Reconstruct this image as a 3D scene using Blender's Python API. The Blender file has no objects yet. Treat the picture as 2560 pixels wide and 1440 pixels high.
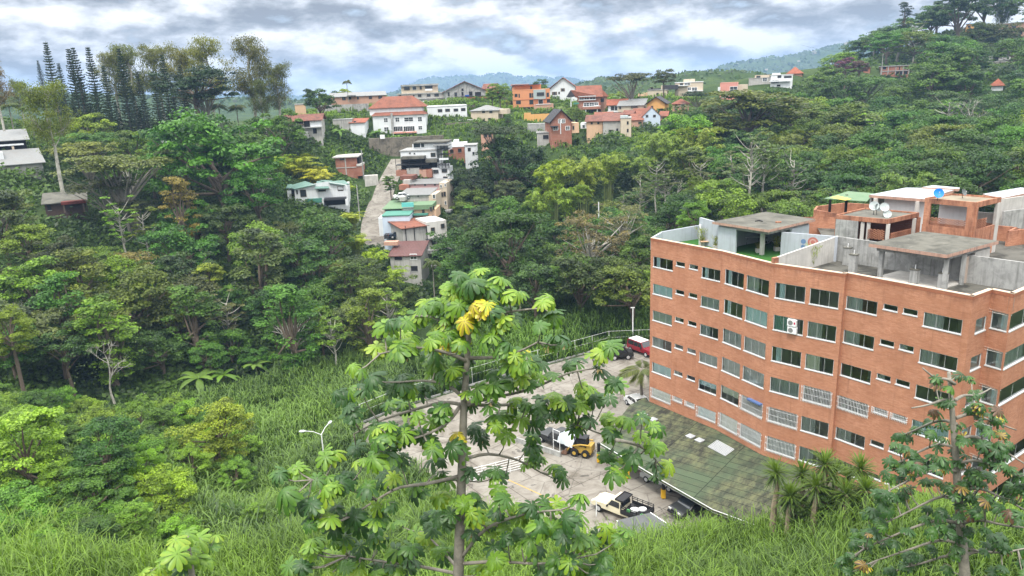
import bpy, math, random
import numpy as np
from mathutils import Vector, Matrix
random.seed(7); RNG=np.random.default_rng(11)
R_=math.radians
SC=bpy.context.scene
# ---------------------------------------------------------------- camera
H=37.0; FPX=1849.0; PITCH=R_(15.2); ROLL=R_(2.37)
_f=np.array([0,math.cos(PITCH),-math.sin(PITCH)]); _r0=np.array([1.,0,0]); _u0=np.cross(_r0,_f)
_r=_r0*math.cos(ROLL)-_u0*math.sin(ROLL); _u=_u0*math.cos(ROLL)+_r0*math.sin(ROLL)
cd=bpy.data.cameras.new('camera'); cam=bpy.data.objects.new('camera',cd); SC.collection.objects.link(cam)
cd.sensor_width=36; cd.lens=36*FPX/2560; cd.clip_end=30000; cd.clip_start=0.3
cam.matrix_world=Matrix(((_r[0],_u[0],-_f[0],0),(_r[1],_u[1],-_f[1],0),(_r[2],_u[2],-_f[2],H),(0,0,0,1)))
SC.camera=cam
def ray(px,py): return _f+_r*(px-1280)/FPX+_u*(720-py)/FPX
def atz(px,py,z):
    v=ray(px,py); t=(z-H)/v[2]; return np.array([0,0,H])+v*t
def atd(px,py,d):
    v=ray(px,py); h=math.hypot(v[0],v[1]); return np.array([0,0,H])+v*(d/h)
def proj(P):
    q=np.asarray(P,float)-np.array([0,0,H]); d=np.maximum(q@_f,1e-3)
    return 1280+FPX*(q@_r)/d, 720-FPX*(q@_u)/d
# ---------------------------------------------------------------- view, world, sun
SC.view_settings.view_transform='Standard'; SC.view_settings.look='None'; SC.view_settings.gamma=1
SC.view_settings.exposure=0.58
SC.cycles.max_bounces=6; SC.cycles.diffuse_bounces=3; SC.cycles.transparent_max_bounces=6; SC.cycles.volume_bounces=0
SUN_EL=R_(62); SUN_AZ=R_(200)          # direction the light comes from, clockwise from +y
wd=bpy.data.worlds.new('World'); SC.world=wd; wd.use_nodes=True
def NT(nt):
    nt.nodes.clear()
    def n(t,**k):
        x=nt.nodes.new(t)
        for a,b in k.items():
            if a=='inp':
                for i,v in b.items():
                    if hasattr(v,'is_output') or isinstance(v,bpy.types.NodeSocket): nt.links.new(v,x.inputs[i])
                    else: x.inputs[i].default_value=v
            else: setattr(x,a,b)
        return x
    return n
def ramp(n,fac,stops,interp='LINEAR'):
    r=n('ShaderNodeValToRGB',inp={0:fac}); r.color_ramp.interpolation=interp
    e=r.color_ramp.elements
    while len(e)<len(stops): e.new(0.5)
    for i,(p,c) in enumerate(stops):
        e[i].position=p; e[i].color=(*c,1) if len(c)==3 else c
    return r.outputs[0]
def mth(n,op,a,b=0.0,c=None,clamp=False):
    x=n('ShaderNodeMath',operation=op,inp={0:a,1:b}); x.use_clamp=clamp
    if c is not None: x.inputs[2].default_value=c
    return x.outputs[0]
def mixc(n,fac,a,b,mode='MIX'):
    x=n('ShaderNodeMix',data_type='RGBA',blend_type=mode)
    lk=x.id_data.links
    for i,v in ((0,fac),(6,a),(7,b)):
        if isinstance(v,bpy.types.NodeSocket): lk.new(v,x.inputs[i])
        else: x.inputs[i].default_value=v if i==0 else ((*v,1) if len(v)==3 else v)
    return x.outputs[2]
n=NT(wd.node_tree)
sky=n('ShaderNodeTexSky',sky_type='NISHITA'); sky.sun_disc=False; sky.sun_elevation=SUN_EL; sky.sun_rotation=SUN_AZ
tc=n('ShaderNodeTexCoord'); sep=n('ShaderNodeSeparateXYZ',inp={0:tc.outputs['Generated']})
el=sep.outputs[2]
vs=n('ShaderNodeVectorMath',operation='MULTIPLY',inp={0:tc.outputs['Generated'],1:(4.2,4.2,10.5)})
def cl_noise(off,sc,det,rgh,dist):
    v=n('ShaderNodeVectorMath',operation='ADD',inp={0:vs.outputs[0],1:off})
    return n('ShaderNodeTexNoise',inp={'Vector':v.outputs[0],'Scale':sc,'Detail':det,'Roughness':rgh,'Distortion':dist}).outputs[0]
O1=(3.1,1.7,0.4); nA=cl_noise(O1,2.6,10.0,0.54,0.05); nB=cl_noise((O1[0]+.10,O1[1],O1[2]+.22),2.6,10.0,0.54,0.05)
nC=cl_noise((9.3,4.1,2.2),0.9,4.0,0.5,0.0)
relief=mth(n,'MULTIPLY_ADD',mth(n,'SUBTRACT',nA,nB),2.6,0.49)
shade=mth(n,'ADD',mth(n,'MULTIPLY',relief,0.72),mth(n,'MULTIPLY',nC,0.42))
ccol=ramp(n,shade,[(0.28,(0.24,0.26,0.29)),(0.46,(0.36,0.385,0.42)),(0.60,(0.53,0.555,0.59)),(0.80,(0.78,0.79,0.80))])
blue=mixc(n,0.75,(0.33,0.44,0.60),(0.48,0.57,0.68))
cov=ramp(n,nA,[(0.30,(0,0,0)),(0.40,(1,1,1))])
skyc=mixc(n,1.0,sky.outputs[0],(0.10,0.10,0.10),'MULTIPLY')
gap=mixc(n,0.8,skyc,blue)
cl=mixc(n,cov,gap,ccol)
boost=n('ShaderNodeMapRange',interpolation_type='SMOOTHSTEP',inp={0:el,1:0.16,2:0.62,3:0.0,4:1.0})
zen=mixc(n,0.30,(2.9,2.9,2.85),cl)       # overhead sky, out of view, brightened to light the ground and trees
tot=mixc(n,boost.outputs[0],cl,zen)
gnd=n('ShaderNodeMapRange',inp={0:el,1:-0.03,2:0.0,3:0.0,4:1.0})
tot=mixc(n,gnd.outputs[0],(0.12,0.16,0.12),tot)
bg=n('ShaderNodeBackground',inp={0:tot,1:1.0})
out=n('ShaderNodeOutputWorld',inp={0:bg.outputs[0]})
sl=bpy.data.lights.new('sun','SUN'); sl.energy=2.0; sl.angle=R_(9); sl.color=(1,0.95,0.86)
so=bpy.data.objects.new('sun',sl); SC.collection.objects.link(so)
sd=Vector((math.sin(SUN_AZ)*math.cos(SUN_EL),math.cos(SUN_AZ)*math.cos(SUN_EL),math.sin(SUN_EL)))
so.rotation_euler=sd.to_track_quat('Z','Y').to_euler()
# ---------------------------------------------------------------- helpers
COL=SC.collection; ORI={}
def tag(o,label=None,cat=None,group=None,kind=None):
    if label: o['label']=label
    if cat: o['category']=cat
    if group: o['group']=group
    if kind: o['kind']=kind
    return o
def thing(name,label,cat,loc=(0,0,0),group=None,rz=0):
    o=bpy.data.objects.new(name,None); COL.objects.link(o); o.location=[float(a) for a in loc]; o.rotation_euler=(0,0,rz)
    o.empty_display_size=0.3
    ORI[o]=np.array(loc,float) if rz==0 else np.zeros(3)
    return tag(o,label,cat,group)
def link(name,me,parent=None,loc=None):
    o=bpy.data.objects.new(name,me); COL.objects.link(o)
    if parent is not None: o.parent=parent; ORI[o]=ORI.get(parent,np.zeros(3))
    else: ORI[o]=np.zeros(3)
    if loc is not None: o.location=[float(a) for a in loc]
    return o
def npmesh(name,V,Fq,mats,attr=None,smooth=False):
    """V (N,3); Fq (M,k) equal-size faces"""
    me=bpy.data.meshes.new(name); V=np.asarray(V,np.float32); Fq=np.asarray(Fq,np.int32); k=Fq.shape[1]
    me.vertices.add(len(V)); me.vertices.foreach_set('co',V.ravel())
    me.loops.add(Fq.size); me.loops.foreach_set('vertex_index',Fq.ravel())
    me.polygons.add(len(Fq)); me.polygons.foreach_set('loop_start',np.arange(len(Fq),dtype=np.int32)*k)
    me.update(calc_edges=True)
    if attr is not None:
        a=me.attributes.new('v','FLOAT','FACE'); a.data.foreach_set('value',np.asarray(attr,np.float32))
    if smooth: me.polygons.foreach_set('use_smooth',np.ones(len(Fq),bool))
    for m in (mats if isinstance(mats,(list,tuple)) else [mats]): me.materials.append(m)
    return me
class MB:
    def __init__(s): s.v=[]; s.f=[]; s.m=[]; s.uv={}
    def q(s,pts,m=0,flip=False):
        i=len(s.v); s.v+= [tuple(map(float,p)) for p in pts]; r=list(range(i,i+len(pts)))
        s.f.append(r[::-1] if flip else r); s.m.append(m); return s
    def ob(s,o,a,b,c,m=0):
        o,a,b,c=[np.array(t,float) for t in (o,a,b,c)]
        if np.dot(np.cross(a,b),c)<0: a,b=b,a
        P=[o,o+a,o+a+b,o+b,o+c,o+a+c,o+a+b+c,o+b+c]; i=len(s.v); s.v+=[tuple(p) for p in P]
        for f in ((3,2,1,0),(4,5,6,7),(0,1,5,4),(1,2,6,5),(2,3,7,6),(3,0,4,7)): s.f.append([i+k for k in f]); s.m.append(m)
        return s
    def box(s,x0,y0,z0,x1,y1,z1,m=0): return s.ob((x0,y0,z0),(x1-x0,0,0),(0,y1-y0,0),(0,0,z1-z0),m)
    def prism(s,P,z0,z1,m=0,top=None):
        n_=len(P); A=sum(P[i][0]*P[(i+1)%n_][1]-P[(i+1)%n_][0]*P[i][1] for i in range(n_))
        if A<0: P=P[::-1]
        i=len(s.v); s.v+=[(p[0],p[1],z0) for p in P]+[(p[0],p[1],z1) for p in P]
        s.f.append([i+k for k in range(n_)][::-1]); s.m.append(m)
        s.f.append([i+n_+k for k in range(n_)]); s.m.append(m if top is None else top)
        for k in range(n_):
            l=(k+1)%n_; s.f.append([i+k,i+l,i+n_+l,i+n_+k]); s.m.append(m)
        return s
    def tube(s,path,rad,n_=6,m=0,cap=True):
        path=[np.array(p,float) for p in path]
        if not hasattr(rad,'__len__'): rad=[rad]*len(path)
        i0=len(s.v); prev=None
        for k,p in enumerate(path):
            d=path[min(k+1,len(path)-1)]-path[max(k-1,0)]; d/=np.linalg.norm(d)+1e-9
            a=np.cross(d,(0.123,0.99,0.05)) if prev is None else np.cross(np.cross(d,prev),d)*1.0
            if prev is not None: a=prev-d*np.dot(prev,d)
            a/=np.linalg.norm(a)+1e-9; prev=a; b=np.cross(d,a)
            for j in range(n_):
                t=2*math.pi*j/n_; s.v.append(tuple(p+rad[k]*(a*math.cos(t)+b*math.sin(t))))
        for k in range(len(path)-1):
            for j in range(n_):
                l=(j+1)%n_; a0=i0+k*n_; s.f.append([a0+j,a0+l,a0+n_+l,a0+n_+j]); s.m.append(m)
        if cap:
            s.f.append([i0+j for j in range(n_)][::-1]); s.m.append(m)
            e=i0+(len(path)-1)*n_; s.f.append([e+j for j in range(n_)]); s.m.append(m)
        return s
    def xf(s,M):
        s.v=[tuple(M@Vector(p)) for p in s.v]; return s
    def mesh(s,name,mats,off=(0,0,0),smooth=False,bevel=0):
        me=bpy.data.meshes.new(name); off=np.array(off,float)
        V=np.array(s.v,float).reshape(-1,3)-off
        me.from_pydata(V.tolist(),[],s.f)
        for m in (mats if isinstance(mats,(list,tuple)) else [mats]): me.materials.append(m)
        me.polygons.foreach_set('material_index',np.array(s.m,np.int32)); me.update()
        if smooth: me.polygons.foreach_set('use_smooth',np.ones(len(s.f),bool))
        uvl=me.uv_layers.new(name='UVMap'); uv=np.zeros((len(me.loops),2))
        W=V+off
        for p in me.polygons:
            nn=p.normal
            if abs(nn.z)>0.95: t=np.array([1.,0,0]); b=np.array([0,1.,0])
            else:
                t=np.array([-nn.y,nn.x,0.]); t/=np.linalg.norm(t)+1e-9; b=np.cross((nn.x,nn.y,nn.z),t)
            for li in p.loop_indices:
                w=W[me.loops[li].vertex_index]; uv[li]=(w@t,w@b)
        uvl.data.foreach_set('uv',uv.ravel())
        return me
    def build(s,name,mats,parent=None,smooth=False,label=None):
        if not s.f: return None
        me=s.mesh(name,mats,ORI.get(parent,np.zeros(3)) if parent is not None else (0,0,0),smooth)
        o=link(name,me,parent)
        if label: o['label']=label
        return o
# ---------------------------------------------------------------- materials
MATS={}
def pmat(name,col,rough=0.8,var=0.25,scale=1.5,streak=0.0,spec=0.3,metal=0.0,bump=0.0,dark=(0.03,0.03,0.025),stain=0.0,stsc=0.5):
    """painted/plastered/concrete surface with world-fixed mottling, streaks and stains of wear"""
    if name in MATS: return MATS[name]
    m=bpy.data.materials.new(name); m.use_nodes=True; n=NT(m.node_tree)
    g=n('ShaderNodeNewGeometry')
    a=n('ShaderNodeTexNoise',inp={'Vector':g.outputs['Position'],'Scale':scale,'Detail':6.0,'Roughness':0.6})
    c=mixc(n,mth(n,'MULTIPLY',a.outputs[0],1.0),tuple(x*(1-var) for x in col),tuple(min(1,x*(1+var)) for x in col))
    if streak>0:
        mp=n('ShaderNodeVectorMath',operation='MULTIPLY',inp={0:g.outputs['Position'],1:(3.0,3.0,0.22)})
        b=n('ShaderNodeTexNoise',inp={'Vector':mp.outputs[0],'Scale':1.2,'Detail':5.0,'Roughness':0.65})
        f=ramp(n,b.outputs[0],[(0.48,(0,0,0)),(0.72,(1,1,1))])
        c=mixc(n,mth(n,'MULTIPLY',f,streak),c,dark)
    if stain>0:
        b=n('ShaderNodeTexNoise',inp={'Vector':g.outputs['Position'],'Scale':stsc,'Detail':8.0,'Roughness':0.7,'Distortion':0.6})
        f=ramp(n,b.outputs[0],[(0.46,(0,0,0)),(0.6,(1,1,1))])
        c=mixc(n,mth(n,'MULTIPLY',f,stain),c,dark)
    p=n('ShaderNodeBsdfPrincipled',inp={'Base Color':c,'Roughness':rough,'Metallic':metal,'Specular IOR Level':spec})
    if bump>0:
        bb=n('ShaderNodeBump',inp={'Height':a.outputs[0],'Strength':bump,'Distance':0.05})
        m.node_tree.links.new(bb.outputs[0],p.inputs['Normal'])
    n('ShaderNodeOutputMaterial',inp={0:p.outputs[0]})
    MATS[name]=m; return m
def brickmat(name,c1,c2,mo,bw=0.25,bh=0.075,rough=0.85,stain=0.35,mortar=0.012):
    if name in MATS: return MATS[name]
    m=bpy.data.materials.new(name); m.use_nodes=True; n=NT(m.node_tree)
    uv=n('ShaderNodeUVMap'); g=n('ShaderNodeNewGeometry')
    b=n('ShaderNodeTexBrick',inp={'Vector':uv.outputs[0],'Color1':(*c1,1),'Color2':(*c2,1),'Mortar':(*mo,1),'Scale':1.0,'Mortar Size':mortar,'Brick Width':bw,'Row Height':bh,'Bias':0.0})
    a=n('ShaderNodeTexNoise',inp={'Vector':g.outputs['Position'],'Scale':0.35,'Detail':8.0,'Roughness':0.65})
    mp=n('ShaderNodeVectorMath',operation='MULTIPLY',inp={0:g.outputs['Position'],1:(0.8,0.8,3.0)})
    a2=n('ShaderNodeTexNoise',inp={'Vector':mp.outputs[0],'Scale':1.3,'Detail':7.0,'Roughness':0.75})
    c=mixc(n,ramp(n,a.outputs[0],[(0.35,(0,0,0)),(0.7,(1,1,1))]),b.outputs[0],tuple(x*0.72 for x in c1))
    c=mixc(n,mth(n,'MULTIPLY',ramp(n,n('ShaderNodeTexNoise',inp={'Vector':n('ShaderNodeVectorMath',operation='MULTIPLY',inp={0:g.outputs['Position'],1:(1.6,1.6,7.0)}).outputs[0],'Scale':1.0,'Detail':4.0,'Roughness':0.6}).outputs[0],[(0.5,(0,0,0)),(0.62,(1,1,1))]),0.4),c,tuple(x*0.62 for x in c1))
    c=mixc(n,mth(n,'MULTIPLY',ramp(n,a2.outputs[0],[(0.45,(0,0,0)),(0.75,(1,1,1))]),stain),c,(min(1,c1[0]*1.25),c1[1]*1.6,c1[2]*1.9))
    st=n('ShaderNodeTexNoise',inp={'Vector':n('ShaderNodeVectorMath',operation='MULTIPLY',inp={0:g.outputs['Position'],1:(2.2,2.2,0.18)}).outputs[0],'Scale':1.0,'Detail':6.0,'Roughness':0.7})
    c=mixc(n,mth(n,'MULTIPLY',ramp(n,st.outputs[0],[(0.55,(0,0,0)),(0.75,(1,1,1))]),0.35),c,(0.12,0.05,0.035))
    if bh<.1 and bw>.1:
        sz_=n('ShaderNodeSeparateXYZ',inp={0:g.outputs['Position']}).outputs[2]
        fr_=mth(n,'FRACT',mth(n,'DIVIDE',mth(n,'SUBTRACT',21.0,sz_),2.985))
        jt=ramp(n,fr_,[(0.0,(0,0,0)),(0.452,(0,0,0)),(0.458,(1,1,1)),(0.464,(0,0,0)),(1.0,(0,0,0))])
        c=mixc(n,mth(n,'MULTIPLY',jt,0.35),c,(0.16,0.07,0.045))
        cap=ramp(n,mth(n,'SUBTRACT',21.0,sz_),[(0.0,(1,1,1)),(0.9,(0,0,0))])
        dn=n('ShaderNodeTexNoise',inp={'Vector':n('ShaderNodeVectorMath',operation='MULTIPLY',inp={0:g.outputs['Position'],1:(1.4,1.4,.35)}).outputs[0],'Scale':1.3,'Detail':6.0,'Roughness':0.7})
        c=mixc(n,mth(n,'MULTIPLY',cap,ramp(n,dn.outputs[0],[(0.42,(0,0,0)),(0.62,(.7,.7,.7))])),c,(0.13,0.05,0.035))
    p=n('ShaderNodeBsdfPrincipled',inp={'Base Color':c,'Roughness':rough,'Specular IOR Level':0.25})
    bb=n('ShaderNodeBump',inp={'Height':b.outputs[1],'Strength':0.5,'Distance':0.01}); bb.invert=True
    m.node_tree.links.new(bb.outputs[0],p.inputs['Normal'])
    n('ShaderNodeOutputMaterial',inp={0:p.outputs[0]}); MATS[name]=m; return m
def tilemat(name,col,w=0.22,rows=0.35,dark=0.5,rough=0.8,stain=0.4,stcol=(0.05,0.035,0.03),wavy=1):
    """corrugated / barrel tile roof: ribs run down the slope (UV v)"""
    if name in MATS: return MATS[name]
    m=bpy.data.materials.new(name); m.use_nodes=True; n=NT(m.node_tree)
    uv=n('ShaderNodeUVMap'); g=n('ShaderNodeNewGeometry'); sp=n('ShaderNodeSeparateXYZ',inp={0:uv.outputs[0]})
    s1=mth(n,'SINE',mth(n,'MULTIPLY',sp.outputs[0],2*math.pi/w)); s2=mth(n,'FRACT',mth(n,'DIVIDE',sp.outputs[1],rows))
    h=mth(n,'ADD',mth(n,'MULTIPLY',s1,0.5),mth(n,'MULTIPLY',s2,0.5*wavy))
    a=n('ShaderNodeTexNoise',inp={'Vector':g.outputs['Position'],'Scale':2.2,'Detail':6.0,'Roughness':0.7})
    a2=n('ShaderNodeTexNoise',inp={'Vector':g.outputs['Position'],'Scale':0.6,'Detail':6.0,'Roughness':0.7})
    c=mixc(n,a.outputs[0],tuple(x*dark for x in col),tuple(min(1,x*1.45) for x in col))
    c=mixc(n,mth(n,'MULTIPLY',ramp(n,a2.outputs[0],[(0.45,(0,0,0)),(0.65,(1,1,1))]),stain),c,stcol)
    p=n('ShaderNodeBsdfPrincipled',inp={'Base Color':c,'Roughness':rough,'Specular IOR Level':0.25})
    bb=n('ShaderNodeBump',inp={'Height':h,'Strength':0.9,'Distance':0.06})
    m.node_tree.links.new(bb.outputs[0],p.inputs['Normal'])
    n('ShaderNodeOutputMaterial',inp={0:p.outputs[0]}); MATS[name]=m; return m
def leafmat(name,trans=0.32,rough=0.5,spec=0.35,lo=0.42,hi=1.75,useobj=True,ramp_=None):
    if name in MATS: return MATS[name]
    m=bpy.data.materials.new(name); m.use_nodes=True; n=NT(m.node_tree)
    at=n('ShaderNodeAttribute',attribute_name='v')
    if ramp_: c=ramp(n,at.outputs['Fac'],ramp_)
    else:
        oi=n('ShaderNodeObjectInfo')
        c=mixc(n,at.outputs['Fac'],mixc(n,1.0,oi.outputs['Color'],(lo,lo*1.05,lo),'MULTIPLY'),mixc(n,1.0,oi.outputs['Color'],(hi*1.10,hi,hi*0.50),'MULTIPLY'))
    p=n('ShaderNodeBsdfPrincipled',inp={'Base Color':c,'Roughness':rough,'Specular IOR Level':spec})
    t=n('ShaderNodeBsdfTranslucent',inp={0:mixc(n,1.0,c,(1.3,1.35,0.6),'MULTIPLY')})
    mx=n('ShaderNodeMixShader',inp={0:trans,1:p.outputs[0],2:t.outputs[0]})
    n('ShaderNodeOutputMaterial',inp={0:mx.outputs[0]}); MATS[name]=m; return m
LEAF=leafmat('leaf_foliage')
BARK=pmat('bark_brown',(0.13,0.10,0.075),0.9,0.5,3,bump=0.4)
BARKP=pmat('bark_pale',(0.42,0.40,0.35),0.9,0.35,2,stain=0.5,stsc=1.5,dark=(0.10,0.09,0.07))
BARKG=pmat('bark_grey',(0.24,0.22,0.185),0.9,0.35,6,stain=0.45,stsc=4,dark=(0.09,0.085,0.07),bump=0.5)
CONC=pmat('concrete',(0.36,0.36,0.35),0.9,0.3,1.3,streak=0.55,stain=0.35,stsc=0.8,dark=(0.06,0.06,0.055))
CONCL=pmat('concrete_light',(0.50,0.48,0.45),0.9,0.25,1.3,streak=0.3,stain=0.15,dark=(0.12,0.11,0.1))
CONCD=pmat('concrete_mossy',(0.13,0.125,0.105),0.95,0.5,0.9,stain=0.55,stsc=0.5,dark=(0.035,0.035,0.03))
WHITE=pmat('white_paint',(0.74,0.75,0.76),0.7,0.1,1.0,streak=0.15,dark=(0.3,0.29,0.27))
WHITEP=pmat('white_metal',(0.75,0.76,0.77),0.5,0.05,1.0)
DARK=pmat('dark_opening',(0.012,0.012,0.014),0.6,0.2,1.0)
BLACK=pmat('black_paint',(0.018,0.018,0.02),0.45,0.2,2.0)
FRAME=pmat('aluminium_frame',(0.62,0.63,0.64),0.4,0.08,2.0,metal=0.0)
BRICK=brickmat('orange_brick',(0.50,0.215,0.12),(0.62,0.295,0.18),(0.36,0.19,0.125))
BRICKH=brickmat('hollow_block',(0.36,0.13,0.08),(0.42,0.17,0.10),(0.3,0.24,0.2),0.4,0.2,stain=0.2,mortar=0.03)
TILE=tilemat('terracotta_tile',(0.26,0.10,0.065)); TILEB=tilemat('worn_tile',(0.22,0.095,0.07),stain=0.6); TILEO=tilemat('orange_tile',(0.33,0.11,0.065),stain=0.35)
METALR=tilemat('corrugated_metal',(0.20,0.205,0.205),0.25,1.2,0.8,0.5,0.3,(0.2,0.17,0.14),0.1)
MAROON=tilemat('maroon_sheet',(0.12,0.055,0.05),0.3,1.0,0.7,0.6,0.3)
GREENR=tilemat('green_sheet',(0.12,0.20,0.11),0.3,1.0,0.75,0.6,0.3,(0.25,0.3,0.2),0.1); DARKR=tilemat('dark_roof',(0.05,0.05,0.055),0.3,0.5,0.7,0.7,0.2)
TEALR=tilemat('teal_sheet',(0.11,0.20,0.17),0.3,1.0,0.75,0.6,0.25,(0.3,0.36,0.33),0.1)
def glassmat(name,tint,alpha,rough=0.03):
    if name in MATS: return MATS[name]
    m=bpy.data.materials.new(name); m.use_nodes=True; n=NT(m.node_tree)
    tr=n('ShaderNodeBsdfTransparent',inp={0:(*tint,1)}); gl=n('ShaderNodeBsdfGlossy',inp={0:(0.9,0.95,0.95,1),'Roughness':rough})
    fr=n('ShaderNodeFresnel',inp={0:1.5}); f=mth(n,'MULTIPLY_ADD',fr.outputs[0],1.0,alpha)
    mx=n('ShaderNodeMixShader',inp={0:f,1:tr.outputs[0],2:gl.outputs[0]})
    n('ShaderNodeOutputMaterial',inp={0:mx.outputs[0]}); MATS[name]=m; return m
GLASS=glassmat('window_glass',(0.88,0.93,0.91),0.09)
PANE=pmat('far_pane',(0.03,0.035,0.04),0.12,0.3,0.5,spec=0.6)
CARGL=pmat('car_glass',(0.02,0.024,0.028),0.06,0.1,0.5,spec=0.8)
TYRE=pmat('tyre_rubber',(0.015,0.015,0.015),0.8,0.2,5); RIM=pmat('rim_metal',(0.45,0.45,0.46),0.35,0.1,5)
# ---------------------------------------------------------------- far houses: specification (pixel rectangles turned into real walls at a distance)
WT=pmat('wall_white',(0.66,0.68,0.70),0.8,0.1,0.6,streak=0.3,dark=(0.35,0.33,0.30)); WG=pmat('wall_dirty_grey',(0.40,0.39,0.37),0.9,0.2,0.8,streak=0.5,stain=0.2,dark=(0.14,0.13,0.11))
PK=pmat('wall_pinkish',(0.46,0.27,0.20),0.85,0.15,0.8,streak=0.3,dark=(0.25,0.15,0.11)); PE=pmat('wall_peach',(0.60,0.40,0.26),0.85,0.12,0.8,streak=0.25,dark=(0.3,0.2,0.14))
BE=pmat('wall_beige',(0.52,0.44,0.34),0.85,0.12,0.8,streak=0.3,dark=(0.25,0.21,0.17)); OR=pmat('wall_orange',(0.58,0.25,0.12),0.85,0.1,0.8,streak=0.15,dark=(0.3,0.13,0.08))
YO=pmat('wall_ochre',(0.62,0.34,0.12),0.85,0.12,0.8,streak=0.3,dark=(0.3,0.17,0.08)); BL=pmat('wall_pale_blue',(0.50,0.58,0.68),0.8,0.08,0.6,streak=0.2,dark=(0.3,0.33,0.36))
GB=pmat('wall_greyblue',(0.33,0.39,0.39),0.8,0.08,0.6,streak=0.1); SAL=pmat('wall_salmon',(0.60,0.27,0.22),0.8,0.08,0.6,streak=0.1)
TURQ=pmat('turquoise_sheet',(0.12,0.42,0.40),0.6,0.15,1); TEALP=pmat('teal_panel',(0.07,0.22,0.17),0.7,0.15,1); STONE=pmat('stone_wall',(0.19,0.165,0.13),0.95,0.5,1.2,stain=0.6,stsc=0.6,streak=0.4,bump=0.5)
HS=[]
def hs(name,label,D,off,rect,yaw=0,dep=8,wall=WT,roof=('flat',CONC,0.3,0.25),wins=(),boxes=(),side=(),found=5.0,ctl=True,cat='house'):
    ox,oy,s=off; c=lambda X,Y:(ox+X/s,oy+Y/s)
    x0,yt=c(rect[0],rect[1]); x1,yb=c(rect[2],rect[3]); xm=(x0+x1)/2
    O=atd(xm,yb,D); w=ray(xm,yb)[:2]; w=w/np.linalg.norm(w); a=R_(yaw)
    t=np.array([w[1]*math.cos(a)+w[0]*math.sin(a),-w[0]*math.cos(a)+w[1]*math.sin(a)]); nn=np.array([t[1],-t[0]])
    def hit(px,py,v=0.0):
        r=ray(px,py); Q=O[:2]-nn*v; k=(Q@nn)/(r[:2]@nn); q=r*k; return (q[:2]-O[:2])@t, H+q[2]
    HS.append(dict(name=name,label=label,O=O,t=t,n=nn,hit=hit,c=c,x=(x0,x1),y=(yt,yb),dep=dep,wall=wall,roof=roof,wins=wins,boxes=boxes,side=side,found=found,ctl=ctl,D=D,cat=cat))
A=(700,180,4.0); B=(1160,160,4.0); C3=(700,340,4.0); Hh=(1780,80,3.273); P1=(0,0,1.0)
hs('tiled_house','old house with worn brown tile roof, open balcony and white upper corner above bamboo slope',214,A,(50,487,415,640),-8,9,WG,('gable',TILEB,1.6,'u',0.6),
   [(330,563,368,615,'o'),(125,572,215,590),(312,488,345,500)],[(300,480,415,550,-0.06,0,WT,'render_panel'),(82,488,232,530,-.03,0.02,DARK,'balcony_opening'),(240,488,298,550,-.05,0.02,DARK,'doorway'),(75,522,235,532,-1.0,0,BARK,'balcony_rail'),(120,552,420,560,-1.2,0,CONC,'slab'),(110,600,285,665,-1.6,0.0,CONC,'garden_wall')])
hs('long_brick_house','long low pinkish brick house with grey sheet roof, below the coconut palm on the ridge',262,A,(515,240,1060,318),3,9,PK,('gable',METALR,1.3,'u',0.4),
   [(530,250,545,280,'o'),(623,250,655,280),(680,246,712,275,'o'),(770,244,787,272),(890,240,918,268),(985,238,1020,265)],[(670,232,760,243,-1.5,0,METALR,'awning')])
hs('retaining_wall','long grey concrete retaining wall above the light green grass patch',247,A,(375,325,890,430),-4,0.5,CONC,('none',),cat='wall',found=2,ctl=False)
hs('mansion','white three storey mansion with arched windows and red hipped roofs',228,A,(932,432,1460,622),-6,9,WT,('flat',WT,0.25,0.15),
   [(1040,462,1076,500,'a'),(1155,457,1192,497,'a'),(1243,455,1330,492,'a'),(1380,450,1418,492,'a'),(1043,553,1085,590,'a'),(1140,545,1226,592,'g'),(1238,543,1345,592,'g'),(1385,540,1420,575,'a')],
   [(895,350,1425,424,1.8,9,WT,'upper_wall'),(1120,600,1365,612,-1.0,0,SAL,'terrace_edge'),(1112,412,1132,620,-0.5,-0.2,CONC,'chimney_pipe')])
hs('stacked_house','tall beige grey house in stepped storeys with flat concrete roof and white colonnade',284,A,(1180,218,1640,330),0,10,WG,('flat',CONC,0.4,0.3),
   [(1195,232,1212,250,'o'),(1330,228,1345,248,'o'),(1380,225,1412,249),(1470,222,1503,245),(1545,219,1587,244)],
   [(1212,140,1580,215,1.0,9,BE,'upper_wall'),(1205,122,1585,138,0.2,9.5,CONC,'roof_slab'),(1243,148,1296,180,0.9,1.0,DARK,'window'),(1325,143,1362,178,0.9,1.0,PK,'window'),(1398,143,1416,172,0.9,1.0,DARK,'window'),(1452,140,1523,168,0.9,1.0,DARK,'window'),(1452,168,1523,186,-0.2,0.0,WT,'balcony'),(1310,290,1740,297,-4,0,WT,'terrace_slab'),(1180,262,1640,268,-1.2,0,WG,'ledge')]+[(1340+i*52,297,1347+i*52,335,-3.9,-3.5,WT,'column') for i in range(8)])
hs('modern_house','white flat roofed modern box house with a row of four square windows',240,A,(1480,342,1870,438),4,9,WT,('flat',WT,0.15,0.2),
   [(1580,373,1620,400),(1655,370,1697,395),(1738,368,1780,392),(1812,362,1852,388)],[(1610,438,1850,495,1.0,8,WT,'lower_wall'),(1643,443,1706,471,0.9,1.0,TURQ,'window'),(1712,443,1772,470,0.9,1.0,TURQ,'window'),(1817,437,1840,467,0.9,1.0,DARK,'window')])
hs('terrace_railing','pale stepped terrace with white railing in front of the modern box house',236,A,(1610,485,2010,512),0,4,STONE,('flat',CONC,0,0.1),(),[(1620,478,2010,482,-.1,0,WHITEP,'rail')]+[(1630+i*27,480,1633+i*27,500,-.1,0,WHITEP,'post') for i in range(14)],cat='terrace',ctl=False)
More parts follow.
